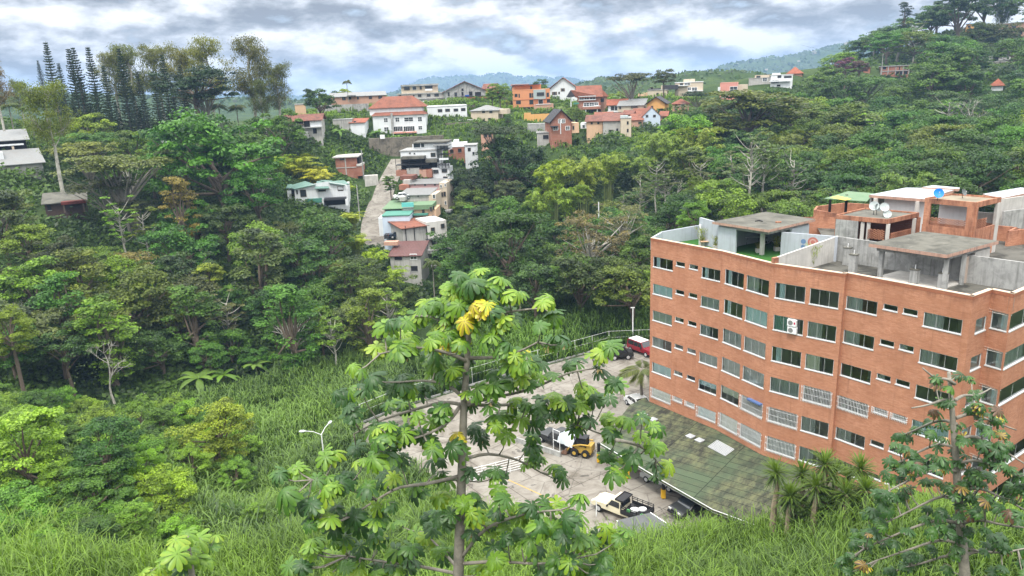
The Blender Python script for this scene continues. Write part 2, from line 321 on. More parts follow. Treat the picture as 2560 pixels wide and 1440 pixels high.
hs('chalet','wide grey chalet with low red gable roof and glazed balcony front',276,A,(1640,195,2060,250),0,9,CONC,('gable',TILEO,3.6,'v',0.7),
   [(1680,205,1695,240),(1745,205,1770,240),(1815,165,1835,190,'o'),(1815,200,1835,238,'o'),(1890,195,1925,238,'o'),(1950,200,2010,238,'o')],[(1755,252,2125,274,-2.2,2.0,TILEO,'awning'),(1760,278,2100,322,0.2,6,WG,'lower_wall'),(1835,285,1868,313,0.1,0.25,DARK,'window'),(1880,285,1912,310,0.1,0.25,DARK,'window'),(1970,280,2090,305,0.1,0.25,DARK,'window'),(1750,242,2060,247,-1.4,0,BLACK,'balcony'),(1850,228,1890,244,-1.2,-0.9,pmat('blue_tarp',(0.02,0.07,0.3),0.6),'tarp')])
hs('brick_gable_house','small brown brick house with dark gable roof, half behind the bright palm clump',292,A,(2030,165,2150,250),-12,8,OR,('gable',TILEB,1.8,'u',0.5),[(2095,195,2140,225,'o'),(2075,150,2090,165)])
hs('orange_house','orange cubic house with a grey blue bay and parking under it',262,B,(490,262,860,440),2,10,OR,('flat',OR,0.05,0.3),
   [(508,300,533,328),(548,300,556,335),(655,293,674,335),(682,293,690,332),(523,367,566,399),(655,360,692,401),(828,288,848,327),(828,350,860,386,'o')],
   [(695,255,816,350,-1.0,0,GB,'bay'),(730,285,800,317,-1.1,-1.0,DARK,'window'),(500,205,770,258,4,11,OR,'upper_wall'),(480,205,760,212,2.5,11,DARKR,'roof_slab'),(665,225,680,252,3.9,4,DARK,'window'),(700,400,895,470,-3.5,-0.3,PK,'stair'),(490,432,700,455,-.1,0,DARK,'garage_opening'),(745,355,790,400,-.1,0,PANE,'window'),(720,400,870,404,-3.7,-3.5,WHITEP,'rail'),(490,352,860,357,-.12,0,pmat('edge_dark_orange',(0.4,0.16,0.08)),'ledge')])
hs('white_gable_house','white house with terracotta gable roof and brown shutters, behind the orange cubic house',286,B,(855,250,1130,355),-2,10,WT,('gable',TILEO,4.2,'v',0.7),[(882,280,928,308,'s'),(970,245,1006,272,'s'),(945,280,957,300)])
hs('glazed_house','house with steep red roof, white framed glazed floors and brick balconies',250,B,(1150,330,1365,462),4,9,BRICKH,('gable',TILE,3.6,'u',0.8),
   [(1158,330,1198,356,'wf'),(1205,328,1248,354,'wf'),(1258,324,1313,351,'wf'),(1198,390,1250,422,'wf'),(1255,388,1300,418,'wf'),(1303,385,1340,412,'wf')],
   [(1145,318,1320,326,-.8,0,WT,'ledge'),(1145,356,1320,362,-.6,0,WT,'ledge'),(1190,420,1365,426,-1.4,0,WT,'ledge'),(1190,426,1365,452,-1.4,-1.2,BRICKH,'balcony'),(1140,458,1370,500,-.3,0,DARK,'garage_opening'),(1095,385,1150,402,-1.5,-1.2,TEALP,'awning'),(1065,320,1150,326,0,.3,WT,'beam'),(1065,326,1075,450,0,.4,WT,'post'),(1215,452,1222,510,-1.2,-.9,WT,'post'),(1330,452,1337,510,-1.2,-.9,WT,'post')])
hs('plastered_tower_house','pinkish beige tower house with tiled roof joined right of the glazed house',252,B,(1330,325,1432,500),10,8,PK,('hip',TILE,2.6,0.5),[(1368,345,1398,378),(1345,470,1375,500,'o')])
hs('metal_roof_cottage','small beige cottage with grey hipped metal roof below the grass bank',236,A,(1910,385,2180,498),-14,8,BE,('hip',METALR,1.5,0.4),[(2022,380,2048,408),(2095,380,2122,408),(2083,460,2112,497,'o')],[(2180,372,2270,420,1,6,BE,'wing')])
hs('ochre_wall','stepped orange ochre garden wall above the grey ramp',237,B,(600,500,900,600),0,0.5,YO,('none',),(),[(600,488,668,505,0,.5,YO,'step'),(668,490,900,540,2,2.6,pmat('hedge_dark',(0.03,0.06,0.02),1,.6,8),'hedge')],cat='wall',ctl=False)
hs('concrete_ramp','grey sloping concrete ramp under the ochre wall',226,B,(635,595,870,670),0,3,CONC,('none',),cat='ramp')
hs('ruined_house','roofless concrete frame with brick base, left below the dark roofed brick house',214,B,(730,690,850,755),0,5,WG,('flat',CONC,0.2,0.2),[(790,710,845,750,'o')],[(735+i*17,662,740+i*17,690,0,.4,WG,'column') for i in range(6)])
hs('steep_brick_house','narrow red brick house with steep dark grey roof and white framed gable window',211,B,(872,580,1075,700),12,9,BRICKH,('gable',DARKR,3.4,'v',0.6),
   [(945,553,970,587,'wf'),(980,553,1008,587,'wf'),(1018,624,1056,657,'wf'),(893,630,938,658,'wf')],[(870,620,945,630,-1.0,0,DARKR,'awning'),(968,700,1078,790,0.5,7,BRICKH,'lower_wall'),(962,560,970,700,-.15,0,WT,'corner_post'),(1080,588,1150,690,0.4,6,PE,'side_wall'),(1088,622,1100,655,0.3,0.4,DARK,'window')],side=[])
hs('peach_row_house','low peach house with brown tile roof, right of the steep dark roof',214,B,(1225,572,1385,640),-5,8,PE,('gable',TILEB,1.6,'u',0.5),[(1335,582,1352,600),(1270,585,1285,600)],[(1165,590,1226,645,0.3,6,WT,'side_wall'),(1185,610,1210,640,.2,.3,PANE,'window')])
hs('small_tiled_house','tiny house with orange tile roof squeezed above the peach row house',226,B,(1310,535,1470,560),-5,7,PK,('gable',TILE,1.5,'u',0.5),[(1370,545,1400,556,'o')])
hs('grey_block_house','unpainted grey concrete house with tiled lean-to roof, left of the peach tower',211,B,(1390,568,1562,700),-4,8,WG,('shed',TILEB,1.8,0.4),[(1522,645,1542,672,'o'),(1450,660,1490,690)])
hs('peach_tower','narrow unplastered peach tower with two dark openings stacked on its right face',208,B,(1565,545,1672,718),0,7,BE,('flat',CONC,0.1,0.25),[(1628,573,1646,604,'o'),(1628,648,1646,681,'o')],[(1562,520,1640,545,2,6,GB,'tank_room')])
hs('blue_gable_house','pale blue gabled house with two small arched windows',224,B,(1788,520,1962,650),6,9,BL,('gable',TILE,2.6,'v',0.2),[(1820,511,1840,531),(1893,510,1915,530),(1820,600,1850,625)])
hs('brick_infill_house','plain grey brown block wall house between the peach tower and the blue gable',222,B,(1672,560,1790,640),0,7,PK,('shed',TILE,1.5,0.3),[(1745,580,1775,600)])
hs('red_roof_white_house','small white house with new orange roof, right of the pinkish tower house',247,B,(1440,410,1630,480),0,8,WT,('gable',TILEO,1.8,'u',0.5),[(1470,425,1500,460),(1510,425,1530,460)])
hs('beige_terrace_house','beige terrace house with pale metal roof in the middle of the lower cluster',242,B,(1540,415,1800,510),-6,9,BE,('shed',METALR,1.8,0.4),[(1555,425,1570,450),(1540,480,1575,505,'o'),(1585,480,1610,505,'o'),(1675,425,1730,440)],[(1670,435,1728,500,-1.2,0,BE,'bay'),(1668,428,1732,436,-1.5,0.2,DARKR,'awning')])
hs('ochre_gable_house','yellow ochre house with black gable roof beside a dark tree',240,B,(1830,400,2010,480),-8,9,YO,('gable',DARKR,2.2,'v',0.7),[(1940,445,1990,470,'o'),(1870,420,1890,440)],[(1765,450,1830,485,1,6,YO,'wing')])
hs('pale_tile_house','small house with faded pink tile roof above the brick infill house',236,B,(1690,495,1800,555),-6,8,PE,('gable',TILE,1.4,'u',0.4),[(1720,515,1740,540,'wf'),(1755,515,1780,540,'wf')])
hs('pink_strip_house','low house with faded red roof at right end of the lower cluster',236,B,(2085,398,2250,440),0,8,PK,('hip',TILE,1.4,0.3),[(2170,395,2215,425,'wf'),(2110,405,2130,430)])
hs('beige_dark_roof_house','sprawling beige house with dark slate gable on the ridge under the tall eucalyptus',292,B,(1835,262,2030,325),-4,9,BE,('flat',CONC,0.2,0.2),[(1925,290,1945,310),(1870,235,1890,255)],[(1740,290,1840,322,1,7,PE,'wing'),(1840,245,1955,262,2,8,DARKR,'upper_roof'),(1970,215,2035,265,3,8,BE,'gable_wall'),(1985,210,2135,255,2,8,DARKR,'slate_roof')])
hs('multilevel_house','pale beige multi level villa with white balconies on the ridge',300,B,(2110,185,2390,330),0,10,BE,('flat',WT,0.2,0.25),[(2160,195,2190,210),(2205,190,2260,210,'wf'),(2240,235,2270,262,'wf'),(2280,235,2330,265,'wf'),(2295,285,2340,335,'o'),(2230,280,2245,300)],[(2195,150,2310,185,2,8,BE,'upper_wall'),(2120,212,2240,220,-1,0,WT,'ledge'),(2240,265,2390,273,-1.4,0,WT,'balcony')])
hs('salmon_house','salmon pink square house with white window bay at the foot of the right ridge',284,Hh,(65,418,205,540),-3,9,SAL,('flat',SAL,0.05,0.2),[(148,448,205,488,'wf'),(78,490,135,535,'wf')],[(205,430,290,500,2,7,BE,'wing'),(48,450,68,490,-.5,0,WT,'balcony')])
hs('white_ridge_house','white two storey flat house stepping down the ridge, right of the salmon house',302,Hh,(480,352,660,430),2,10,WT,('flat',WT,0.15,0.2),[(538,355,566,375),(590,360,650,375),(485,395,545,420,'g'),(530,430,560,445,'o')],[(495,335,560,352,1,6,WT,'upper_wall'),(470,398,640,406,-1,0,WT,'balcony')])
hs('grey_ridge_house','weathered grey white house with open roof terrace left of the white ridge house',304,Hh,(300,378,480,435),-3,9,WG,('flat',CONC,0.1,0.2),[(365,360,395,378),(415,375,450,400,'wf')],[(350,352,470,378,1,7,BE,'upper_wall')])
hs('ridge_tile_house','orange hipped roof showing above the white ridge house',318,Hh,(615,340,740,350),0,9,PK,('hip',TILEO,2.6,0.5))
hs('unfinished_brick_house','unfinished red brick and concrete frame house alone in the right hillside trees',340,Hh,(1380,280,1615,352),4,10,BRICKH,('flat',CONC,0.3,0.3),[(1398,285,1425,305,'o'),(1575,280,1600,303,'o'),(1505,322,1530,352,'o'),(1535,322,1565,352,'o'),(1570,320,1600,345,'o'),(1530,285,1538,310,'o')],[(1380,315,1615,321,-.2,0,CONC,'slab')]+[(x,280,x+7,352,-.15,0,CONC,'column') for x in (1380,1438,1500,1560,1608)]+[(1500,352,1508,366,0,.4,CONC,'column'),(1560,350,1568,364,0,.4,CONC,'column')])
hs('brick_annex','low brick annex beside the purple flowering tree',338,Hh,(1240,295,1295,318),0,7,BRICKH,('flat',TILE,0.3,0.2))
hs('grey_terrace_house','bare grey concrete house with open roof frame below the lawn',356,Hh,(2205,205,2370,270),-10,10,WG,('flat',CONC,0.4,0.3),[(2300,200,2345,235,'o')],[(2350,230,2440,285,0,8,WG,'wing'),(2430,200,2442,232,0,.5,WG,'column'),(2345,225,2440,232,-.2,0,CONC,'beam'),(2225,300,2380,350,-4,0,WT,'retaining_wall')])
hs('hilltop_block','pinkish apartment block at the top right hilltop edge',420,P1,(2497,58,2580,88),0,14,PK,('flat',CONC,0.3,0.4),[(2510,62,2520,72),(2530,64,2540,74),(2505,78,2515,86),(2545,78,2556,86)],cat='building')
hs('hilltop_hut','little ochre hut with blue roof in the hilltop trees',410,P1,(2415,60,2435,76),0,6,YO,('flat',pmat('blue_roof',(0.15,0.35,0.5)),0.2,0.2),[(2420,64,2426,69)])
hs('red_roof_house','red hipped roof sunk in the trees at right edge',300,P1,(2478,214,2508,222),0,8,WT,('hip',TILEO,2.2,0.6),cat='house')
hs('grey_flat_house','small grey white flat house below the new orange roof',233,B,(1448,485,1540,540),4,6,WG,('flat',CONC,0.2,0.2),[(1465,495,1485,515),(1505,495,1525,515)])
hs('peach_corner_house','peach house with brown tile roof left of the blue gable house',231,B,(1600,505,1690,565),-5,6,PE,('gable',TILEB,1.2,'u',0.4),[(1620,520,1640,540),(1655,520,1675,540)])
hs('pink_side_house','pinkish tiled house attached right of the blue gable house',229,B,(1962,520,2030,590),-5,6,PK,('gable',TILE,1.3,'u',0.4),[(1985,535,2005,560,'o')])
hs('cream_back_house','cream house with grey sheet roof behind the ochre gable house',256,B,(1690,385,1800,425),3,7,BE,('shed',METALR,.4,0.4),[(1710,395,1730,412),(1760,395,1780,412)])
hs('white_annex_house','white house scraps behind the tall dark layered tree',197,A,(1850,735,1965,900),-4,6,WT,('flat',CONC,0.2,0.2),[(1880,760,1905,790),(1925,800,1945,830,'o')])
hs('pink_bank_house','salmon and brick house scraps low behind the tall dark layered tree',216,A,(2010,600,2130,700),0,6,PK,('shed',TILEB,.6,0.3),[(2040,620,2070,650),(2090,620,2110,650)])
hs('ridge_brown_house','brown ridge house with sheet roof left of the white gable house',288,B,(480,215,640,250),0,8,OR,('shed',TILEB,.5,0.5),[(520,225,545,240,'o'),(590,225,610,240)])
# valley row along the road
hs('black_terrace_house','tall white house with dark open terraces and black steel balconies above the road',190,C3,(1210,150,1570,330),-12,9,WT,('flat',CONC,0.2,0.25),
   [(1290,166,1307,177,'o'),(1337,170,1353,181,'o'),(1510,170,1553,206)],
   [(1325,75,1680,150,1.5,8,WT,'upper_wall'),(1335,70,1402,116,1.4,1.5,PANE,'window'),(1410,70,1443,112,1.4,1.5,PANE,'window'),(1325,58,1680,70,0.8,8.5,CONCD,'roof_slab'),(1530,90,1690,100,-1.2,1.5,METALR,'awning'),
    (1215,228,1570,328,-.1,0,DARK,'terrace_opening'),(1155,285,1480,292,-3,0,BLACK,'terrace_floor'),(1210,205,1440,232,-2.5,0,CONCD,'canopy'),(1455,235,1570,265,-2.2,0,CONCD,'canopy'),
    (1160,345,1265,400,-3,-.2,BRICKH,'brick_wall'),(1268,322,1395,415,-2.6,-.2,WG,'stained_wall'),(1395,338,1462,415,-2.7,-.2,PK,'stair_wall'),(1462,335,1520,415,-2.6,-.2,BRICKH,'brick_wall'),(1520,318,1697,475,-1.5,4,WT,'side_wall'),(1535,340,1581,371,-1.6,-1.5,DARK,'window'),(1620,332,1668,361,-1.6,-1.5,DARK,'window'),(1635,408,1672,435,-1.6,-1.5,DARK,'window'),
    (1660,475,1700,530,0,4,DARK,'undercroft')]+[(1580,y,1685,y+5,-2.2,1.4,BLACK,'balcony') for y in (130,185,235,285)]+[(x,95,x+5,318,-2.2,-2.0,BLACK,'post') for x in (1580,1612,1645,1680)]+[(1590,220,1685,240,-2.3,-2.2,WT,'balcony_panel'),(1600,282,1690,318,-1.8,0,WT,'balcony_panel')]+[(x,225,x+4,345,-3,-2.9,BLACK,'post') for x in (1155,1210,1290,1410)],cat='house')
hs('small_brick_white_house','small brick house with white parapet, right of the black terrace house',200,C3,(1680,110,1845,190),-6,7,BRICKH,('flat',WT,0.1,0.25),[(1700,135,1735,170,'o'),(1780,125,1815,160,'o')],[(1680,72,1860,108,1,6,WT,'upper_wall'),(1735,40,1780,72,2,5,WT,'tank')])
hs('pink_strip_top_house','house with a pink band of wall under a pale metal roof',176,C3,(1297,476,1600,520),-16,8,SAL if 0 else pmat('wall_rose',(0.66,0.42,0.40),0.8,0.08,0.6),('shed',METALR,.15,0.4),[(1340,477,1358,492,'o'),(1440,480,1460,495,'o'),(1540,480,1558,494,'o')],[(1600,468,1672,745,-0.6,6,BE,'side_wall'),(1603,490,1618,515,-.7,-.6,PANE,'window'),(1645,478,1658,502,-.7,-.6,PANE,'window'),(1583,572,1603,612,-.7,-.6,DARK,'window'),(1611,566,1628,604,-.7,-.6,DARK,'window'),(1638,560,1656,600,-.7,-.6,DARK,'window'),(1570,670,1603,708,-.7,-.6,DARK,'window'),(1650,652,1662,685,-.7,-.6,PANE,'window'),(1563,655,1600,775,-.7,6,pmat('wall_rosy',(0.55,0.30,0.23)),'lower_wall'),(1565,745,1705,765,-2.2,0,CONC,'canopy'),(1190,490,1290,540,-1,4,BRICKH,'brick_wall'),(1230,440,1300,495,0.5,5,WG,'side_room'),(1200,400,1330,440,2,6,TILEB,'low_roof')])
hs('grey_roof_house','house with a broad grey corrugated roof and unplastered block wall',167,C3,(1200,588,1492,652),-14,8,WG,('shed',METALR,.45,0.4),[(1290,595,1303,607,'o'),(1375,595,1388,608,'o')],[(1490,585,1560,720,-.3,6,BE,'side_wall'),(1530,585,1550,622,-.4,-.3,PANE,'window'),(1195,612,1245,650,-2.5,-.3,WG,'parking_deck')])
hs('green_roof_house','peach house with patchwork green sheet roof and a turquoise panel',161,C3,(1045,722,1340,780),-12,8,PE,('shed',GREENR,.5,0.4),[(1050,724,1217,745,'o')],
   [(1230,715,1340,780,-.4,0,WG,'block_infill'),(1335,690,1525,735,-.8,5,GREENR,'side_roof'),(1335,735,1562,830,-.2,6,PE,'side_wall'),(1500,712,1518,752,-.9,-.8,DARK,'window'),(1528,700,1540,735,-.3,-.2,DARK,'window'),(1423,728,1442,770,-.3,-.2,DARK,'window'),(1528,795,1545,830,-.3,-.2,DARK,'window'),(1215,668,1335,710,-.9,-.5,TURQ,'turquoise_panel'),(1045,785,1475,800,-1.5,0,TEALP,'lower_eave')])
hs('blue_wall_house','pale blue windowless wall building beside the road',155,C3,(1030,800,1300,1000),-10,7,BL,('flat',TEALP,0.15,0.2),(),[(990,820,1035,1000,0.5,5,WT,'side_wall'),(1040,985,1290,1025,-2,0,DARKR,'lean_to_roof')])
hs('red_tile_tower','tall white grey house with mottled red tile roof, steel braced on its right face',149,C3,(1240,905,1477,1310),20,7.5,WG,('shed',TILE,.4,0.5),(),
   [(1475,850,1672,1150,-.5,6,pmat('wall_offwhite',(0.55,0.53,0.50),0.85,0.1,.8,streak=.3,dark=(.25,.23,.2)),'side_wall'),(1513,918,1545,960,-.6,-.5,DARK,'window'),(1612,880,1642,918,-.6,-.5,DARK,'window'),(1520,1045,1552,1085,-.6,-.5,DARK,'window'),(1620,1000,1648,1035,-.6,-.5,DARK,'window'),
    (1490,1130,1720,1165,-1.8,0,CONC,'balcony_slab'),(1480,1150,1680,1310,-.2,6,WG,'lower_wall'),(1540,1165,1612,1280,-.3,-.2,DARK,'steel_door'),(1480,1030,1670,1036,-1.8,-.5,BLACK,'beam'),(1490,1290,1700,1320,-2,3,CONC,'base_slab')]
   +[(x,1035,x+5,1140,-1.8,-1.7,BLACK,'post') for x in (1540,1570,1625,1665)]+[(x,900,x+6,1110,-.15,-.02,BLACK,'brace') for x in (1258,1345)]+[(1470,900,1477,1160,-.6,-.5,BLACK,'brace')]+[(x,1315,x+22,1365,-1,0,WG,'column') for x in (1540,1585,1640,1690)]+[(1545,1312,1700,1360,1,2,DARK,'undercroft')])
hs('maroon_roof_house','grey white house with maroon corrugated roof, lowest in the row by the bamboo',139,C3,(1110,1195,1412,1450),-14,7,WG,('shed',MAROON,1.3,0.4),[(1305,1185,1365,1230,'wf'),(1310,1300,1377,1350,'o'),(1145,1200,1220,1240,'o')],[(1040,1060,1175,1095,3.5,5,PK,'back_wall')])
hs('hillside_brick_house','red brick two floor house with flat concrete roof on the left roadside',206,C3,(560,215,770,400),-10,8,BRICKH,('flat',CONCL,0.6,0.3),[(600,226,650,240)],[(652,215,662,400,-.12,0,WG,'column'),(768,300,818,400,-.3,6,BRICKH,'lower_wing'),(765,282,812,302,-.5,6,CONCL,'wing_slab'),(560,312,770,320,-.12,0,WG,'slab'),(770,215,795,300,1,6,DARK,'recess')])
hs('green_roof_villa','white villa with teal green roofs and green shutter, left of the road',181,C3,(150,520,680,690),-6,10,WT,('none',),[(205,540,260,606),(580,505,630,545),(163,540,178,580,'o'),(385,528,455,552)],
   [(255,625,420,668,-.3,0,TEALP,'shutter'),(440,620,660,640,-1.8,0,DARKR,'porch_roof'),(440,640,660,690,-.1,0,DARK,'porch_opening'),(420,630,438,690,-.3,0,WT,'post'),(655,630,682,695,-1.9,-1.4,WT,'post'),(75,545,150,640,2,7,WT,'left_wing'),(115,540,152,610,1.9,2,DARK,'doorway')])
hs('concrete_bank','low grey stone bank wall by the bend of the road',200,C3,(845,395,980,440),0,2,CONCL,('none',),cat='wall',ctl=False)
hs('road_retaining_wall','dark mossy stone retaining wall below the mansion',219,A,(890,650,1640,790),-3,1.5,STONE,('none',),(),[(1000,628,1047,668,-.8,-.5,WHITE,'notice_board')],cat='wall',found=3)
hs('block_retaining_wall','grey patterned block retaining wall right of the mansion',232,A,(1640,505,2000,640),5,1.2,STONE,('none',),cat='wall',found=3,ctl=False)
hs('white_garden_house','white garden building with small orange roof left of the mansion',225,A,(705,505,850,650),-12,6,WT,('shed',TILEO,1.0,0.4),[(735,490,760,500,'o')])
hs('white_shed','long low white grey shed between old tiled house and mansion',226,A,(530,478,720,560),-6,5,WG,('flat',CONC,0.1,0.2),[(560,560,600,575,'o')])
hs('tan_roof_house','tan wall seen between the eucalyptus and the leafy shrub on the ridge',250,P1,(738,262,765,290),0,7,PE,('flat',CONC,0.1,0.3))
hs('left_grey_roof_house','grey roofed shed at left edge beneath the palms',196,P1,(-60,352,66,372),0,10,DARK,('shed',METALR,2.0,0.8),(),[(-60,362,60,366,-1,-.5,WT,'beam'),(30,366,36,378,-1,-.6,BE,'column')],ctl=True)
hs('left_long_roof_house','long faded grey roof at left edge, lower of the two',186,P1,(-60,412,108,424),3,8,WG,('shed',METALR,2.6,0.6),(),[(-60,382,10,410,3,7,WT,'upper_wall')])
hs('dark_shack','dark timber shack with rusty red awning behind the leaning pale trunk',168,P1,(112,505,215,532),-4,6,pmat('timber_dark',(0.07,0.045,0.035),.9,.4,3),('shed',CONCD,1.4,0.5),[(118,512,128,526,'o')],[(152,503,215,510,-1.8,0,tilemat('rust_sheet',(0.2,0.05,0.04)),'awning'),(158,510,162,532,-1.7,-1.5,BARK,'post'),(208,510,212,534,-1.7,-1.5,BARK,'post')])
hs('white_wall_house','scrap of white wall glimpsed behind the big mango like tree',222,P1,(396,335,430,350),0,5,WT,('flat',CONC,0,0.2))
# ---------------------------------------------------------------- terrain
ROADPX=[(1000,398,216),(988,420,211),(975,445,204),(963,470,197),(955,500,189),(943,530,181),(935,560,174),(935,590,167),(950,612,161),(985,622,156)]
ROAD=np.array([atd(*p) for p in ROADPX])
CP=[(0,1440,42),(300,1380,52),(700,1400,47),(1150,1440,41),(1500,1425,46),(1700,1440,41),(2200,1440,39),(2559,1440,38),
 (1900,1405,44),(2250,1350,46),(2500,1370,47),(600,1200,78),(100,1150,72),(300,1080,98),(0,1040,98),(700,950,108),(480,1000,106),(200,1030,104),(850,900,114),(700,1080,90),
 (300,860,124),(0,900,120),(600,800,135),(900,800,132),(100,700,145),(400,640,158),(650,650,152),(850,680,145),(60,560,168),(300,500,188),(600,480,190),(150,450,195),
 (300,345,228),(450,345,236),(60,330,222),(600,340,225),(0,300,245),(700,330,222),
 (1138,505,190),(1138,545,177),(1132,625,160),(1128,690,148),(1250,790,118),(1100,720,140),(1250,600,170),(1250,480,215),(1450,560,178),(1450,430,214),(1600,560,178),(1600,780,114),(1450,860,101),
 (1870,560,160),(1760,420,205),(1700,330,250),(1880,330,240),(2000,420,210),(2060,560,150),(2300,520,165),(2559,520,160),
 (2200,420,215),(2400,420,210),(2559,400,220),(2200,300,290),(2400,300,280),(2559,280,290),
 (1060,262,275),(1300,268,272),(1560,262,285),(1700,252,300),(1800,232,300),(1500,330,240),(880,270,262),(1850,250,290),(1950,240,300),
 (2050,190,330),(2230,215,335),(2350,160,385),(1800,245,400),(1950,222,400),(2060,200,420),(2180,165,430),(1900,232,480),(2100,200,500),(2500,165,385),(2520,125,400),(2250,130,400),(2400,85,440),(2555,80,440),(2100,165,350)]
cp=[atd(a,b,c) for a,b,c in CP]
def canopy(px,py,d,h): p=atd(px,py,d); p[2]-=h; return p
cp+=[canopy(*a) for a in [(1250,480,210,10),(1200,640,135,9),(2300,330,260,4),(2000,330,235,8)]]
cp+=[np.array(p,float) for p in [(0,-20,33),(0,3,31),(-25,6,27),(25,6,27),(60,10,24),(-60,15,18),(-120,30,12),(100,25,18),(0,17,20),(18,25,11.5),(-18,25,11.5),(45,28,13),(-45,30,9),
 (70,60,10),(100,90,9),(130,60,16),(-90,60,2),(-140,100,2),(-200,150,14),(-160,60,6),(190,120,20),(240,200,38),(160,180,17),(340,330,62),(300,420,62),(150,470,45),(0,480,22),(-100,420,20),(-250,300,26),(-300,420,22),(450,300,70),(330,200,55),(-60,300,28),(40,88,1),(60,88,3)]]
cp+=[h['O'] for h in HS if h['ctl']]
cp+=[p for p in ROAD[::2]]
cp=np.array(cp)
def _tps(r2): return np.where(r2>1e-9,r2*np.log(r2+1e-9)*0.5,0)
_S=100.0
_X=cp[:,:2]/_S; _K=_tps(((_X[:,None]-_X[None])**2).sum(-1))+np.eye(len(_X))*0.004
_Pm=np.c_[np.ones(len(_X)),_X]; _A=np.block([[_K,_Pm],[_Pm.T,np.zeros((3,3))]])
_w=np.linalg.solve(_A,np.r_[cp[:,2],0,0,0])
LOT=np.array([atz(*p,0)[:2] for p in [(905,1062),(1000,1022),(1120,985),(1250,945),(1400,905),(1530,868),(1680,862)]]+[(26,100),(26,88),(44,60),(40,46),(33,51.3),(22,51.5)]+[atz(*p,0)[:2] for p in [(1640,1375),(1560,1385),(1480,1350),(1380,1330),(1200,1290),(1120,1225),(1000,1150),(915,1105)]],float)
def inpoly(x,y,P):
    x=np.asarray(x);y=np.asarray(y); c=np.zeros(x.shape,bool); j=len(P)-1
    for i in range(len(P)):
        xi,yi=P[i];xj,yj=P[j]
        m=((yi>y)!=(yj>y))&(x<(xj-xi)*(y-yi)/(yj-yi+1e-12)+xi); c^=m; j=i
    return c
def dpoly(x,y,P,closed=True):
    """distance to a polyline and the z interpolated along it"""
    best=np.full(x.shape,1e9); zb=np.zeros(x.shape)
    N=len(P)
    for i in range(N if closed else N-1):
        a=P[i];b=P[(i+1)%N]; d=b[:2]-a[:2]; L=d@d
        t=np.clip(((x-a[0])*d[0]+(y-a[1])*d[1])/L,0,1); dd=np.hypot(x-a[0]-t*d[0],y-a[1]-t*d[1])
        m=dd<best; best=np.where(m,dd,best)
        if len(a)>2: zb=np.where(m,a[2]+t*(b[2]-a[2]),zb)
    return best,zb
def sstep(a,b,x):
    t=np.clip((x-a)/(b-a),0,1); return t*t*(3-2*t)
def ground(x,y,fine=True):
    x=np.atleast_1d(np.asarray(x,float)); y=np.atleast_1d(np.asarray(y,float)); sh=x.shape; x=x.ravel(); y=y.ravel()
    z=np.empty(len(x))
    for i in range(0,len(x),20000):
        X=np.c_[x[i:i+20000],y[i:i+20000]]/_S
        z[i:i+20000]=_tps(((X[:,None]-_X[None])**2).sum(-1))@_w[:-3]+_w[-3]+X@_w[-2:]
    d=np.hypot(x,y); z=np.clip(z,-12,120)
    z=z*(1-sstep(430,620,d))+20*sstep(430,620,d)
    z+=0.5*np.sin(x*0.13+1)*np.cos(y*0.11)*sstep(20,60,d)
    dl,_=dpoly(x,y,LOT); ins=inpoly(x,y,LOT); w=np.where(ins,1.0,1-sstep(0.5,7,dl)); z=z*(1-w)+(-0.05)*w
    dr,zr=dpoly(x,y,ROAD,False); w=1-sstep(3.6,9,dr); z=z*(1-w)+(zr-0.1)*w
    return z.reshape(sh)
def g1(x,y): return float(ground(x,y)[0])
# far ridges: skylines in the picture turned into relief at their distance
RG=[(900,150,[(-200,225),(700,250),(1000,245),(1300,225),(1440,216),(1500,196),(1560,200),(1640,196),(1700,186),(1760,180),(1830,190),(1900,196),(2600,190)]),
    (2300,350,[(-400,262),(-100,258),(60,240),(200,250),(450,262),(560,248),(740,252),(960,238),(1010,226),(1120,228),(1300,222),(1500,216),(1640,200),(1720,190),(1800,167),(1850,157),(1900,152),(1960,141),(2050,124),(2100,112),(2200,110),(2900,110)]),
    (4200,600,[(-600,300),(0,262),(200,256),(560,240),(740,240),(930,246),(980,238),(1010,215),(1080,199),(1160,192),(1240,187),(1300,196),(1400,193),(1450,206),(1520,210),(1700,215),(2600,180)])]
def azel(px,py):
    v=ray(px,py); return math.atan2(v[0],v[1]), v[2]/math.hypot(v[0],v[1])
def fullground(x,y):
    z=ground(x,y); d=np.hypot(x,y); az=np.arctan2(x,y)
    zf=z.copy()
    for Dr,wd_,sk in RG:
        a=np.array([azel(*p) for p in sk]); hz=H+Dr*np.interp(az,a[:,0],a[:,1])
        nz_=sum(np.sin(az*f+p)*s for f,p,s in ((60,1,.5),(131,2,.35),(270,.4,.22),(520,3,.12)))*Dr*0.0022
        wgt=np.exp(-((d-Dr)/wd_)**2)
        slope=0.9+0.1*np.sin(az*90+d/Dr*14)
        zf=np.maximum(zf,(hz+nz_)*wgt*np.where(np.abs(d-Dr)<wd_*0.35,1,slope)*sstep(560,800,d)+zf*(1-wgt)*0+0*(wgt))
    return np.where(d>560,zf,z)
NA,NR=420,330
az=np.linspace(R_(-78),R_(78),NA); rr=np.concatenate([[2.0],6.0*np.exp(np.linspace(0,math.log(9000/6.0),NR-1))])
AZ,RR=np.meshgrid(az,rr); GX=RR*np.sin(AZ); GY=RR*np.cos(AZ); GZ=fullground(GX.ravel(),GY.ravel()).reshape(GX.shape)
idx=np.arange(NR*NA).reshape(NR,NA); Fq=np.stack([idx[:-1,:-1],idx[:-1,1:],idx[1:,1:],idx[1:,:-1]],-1).reshape(-1,4)
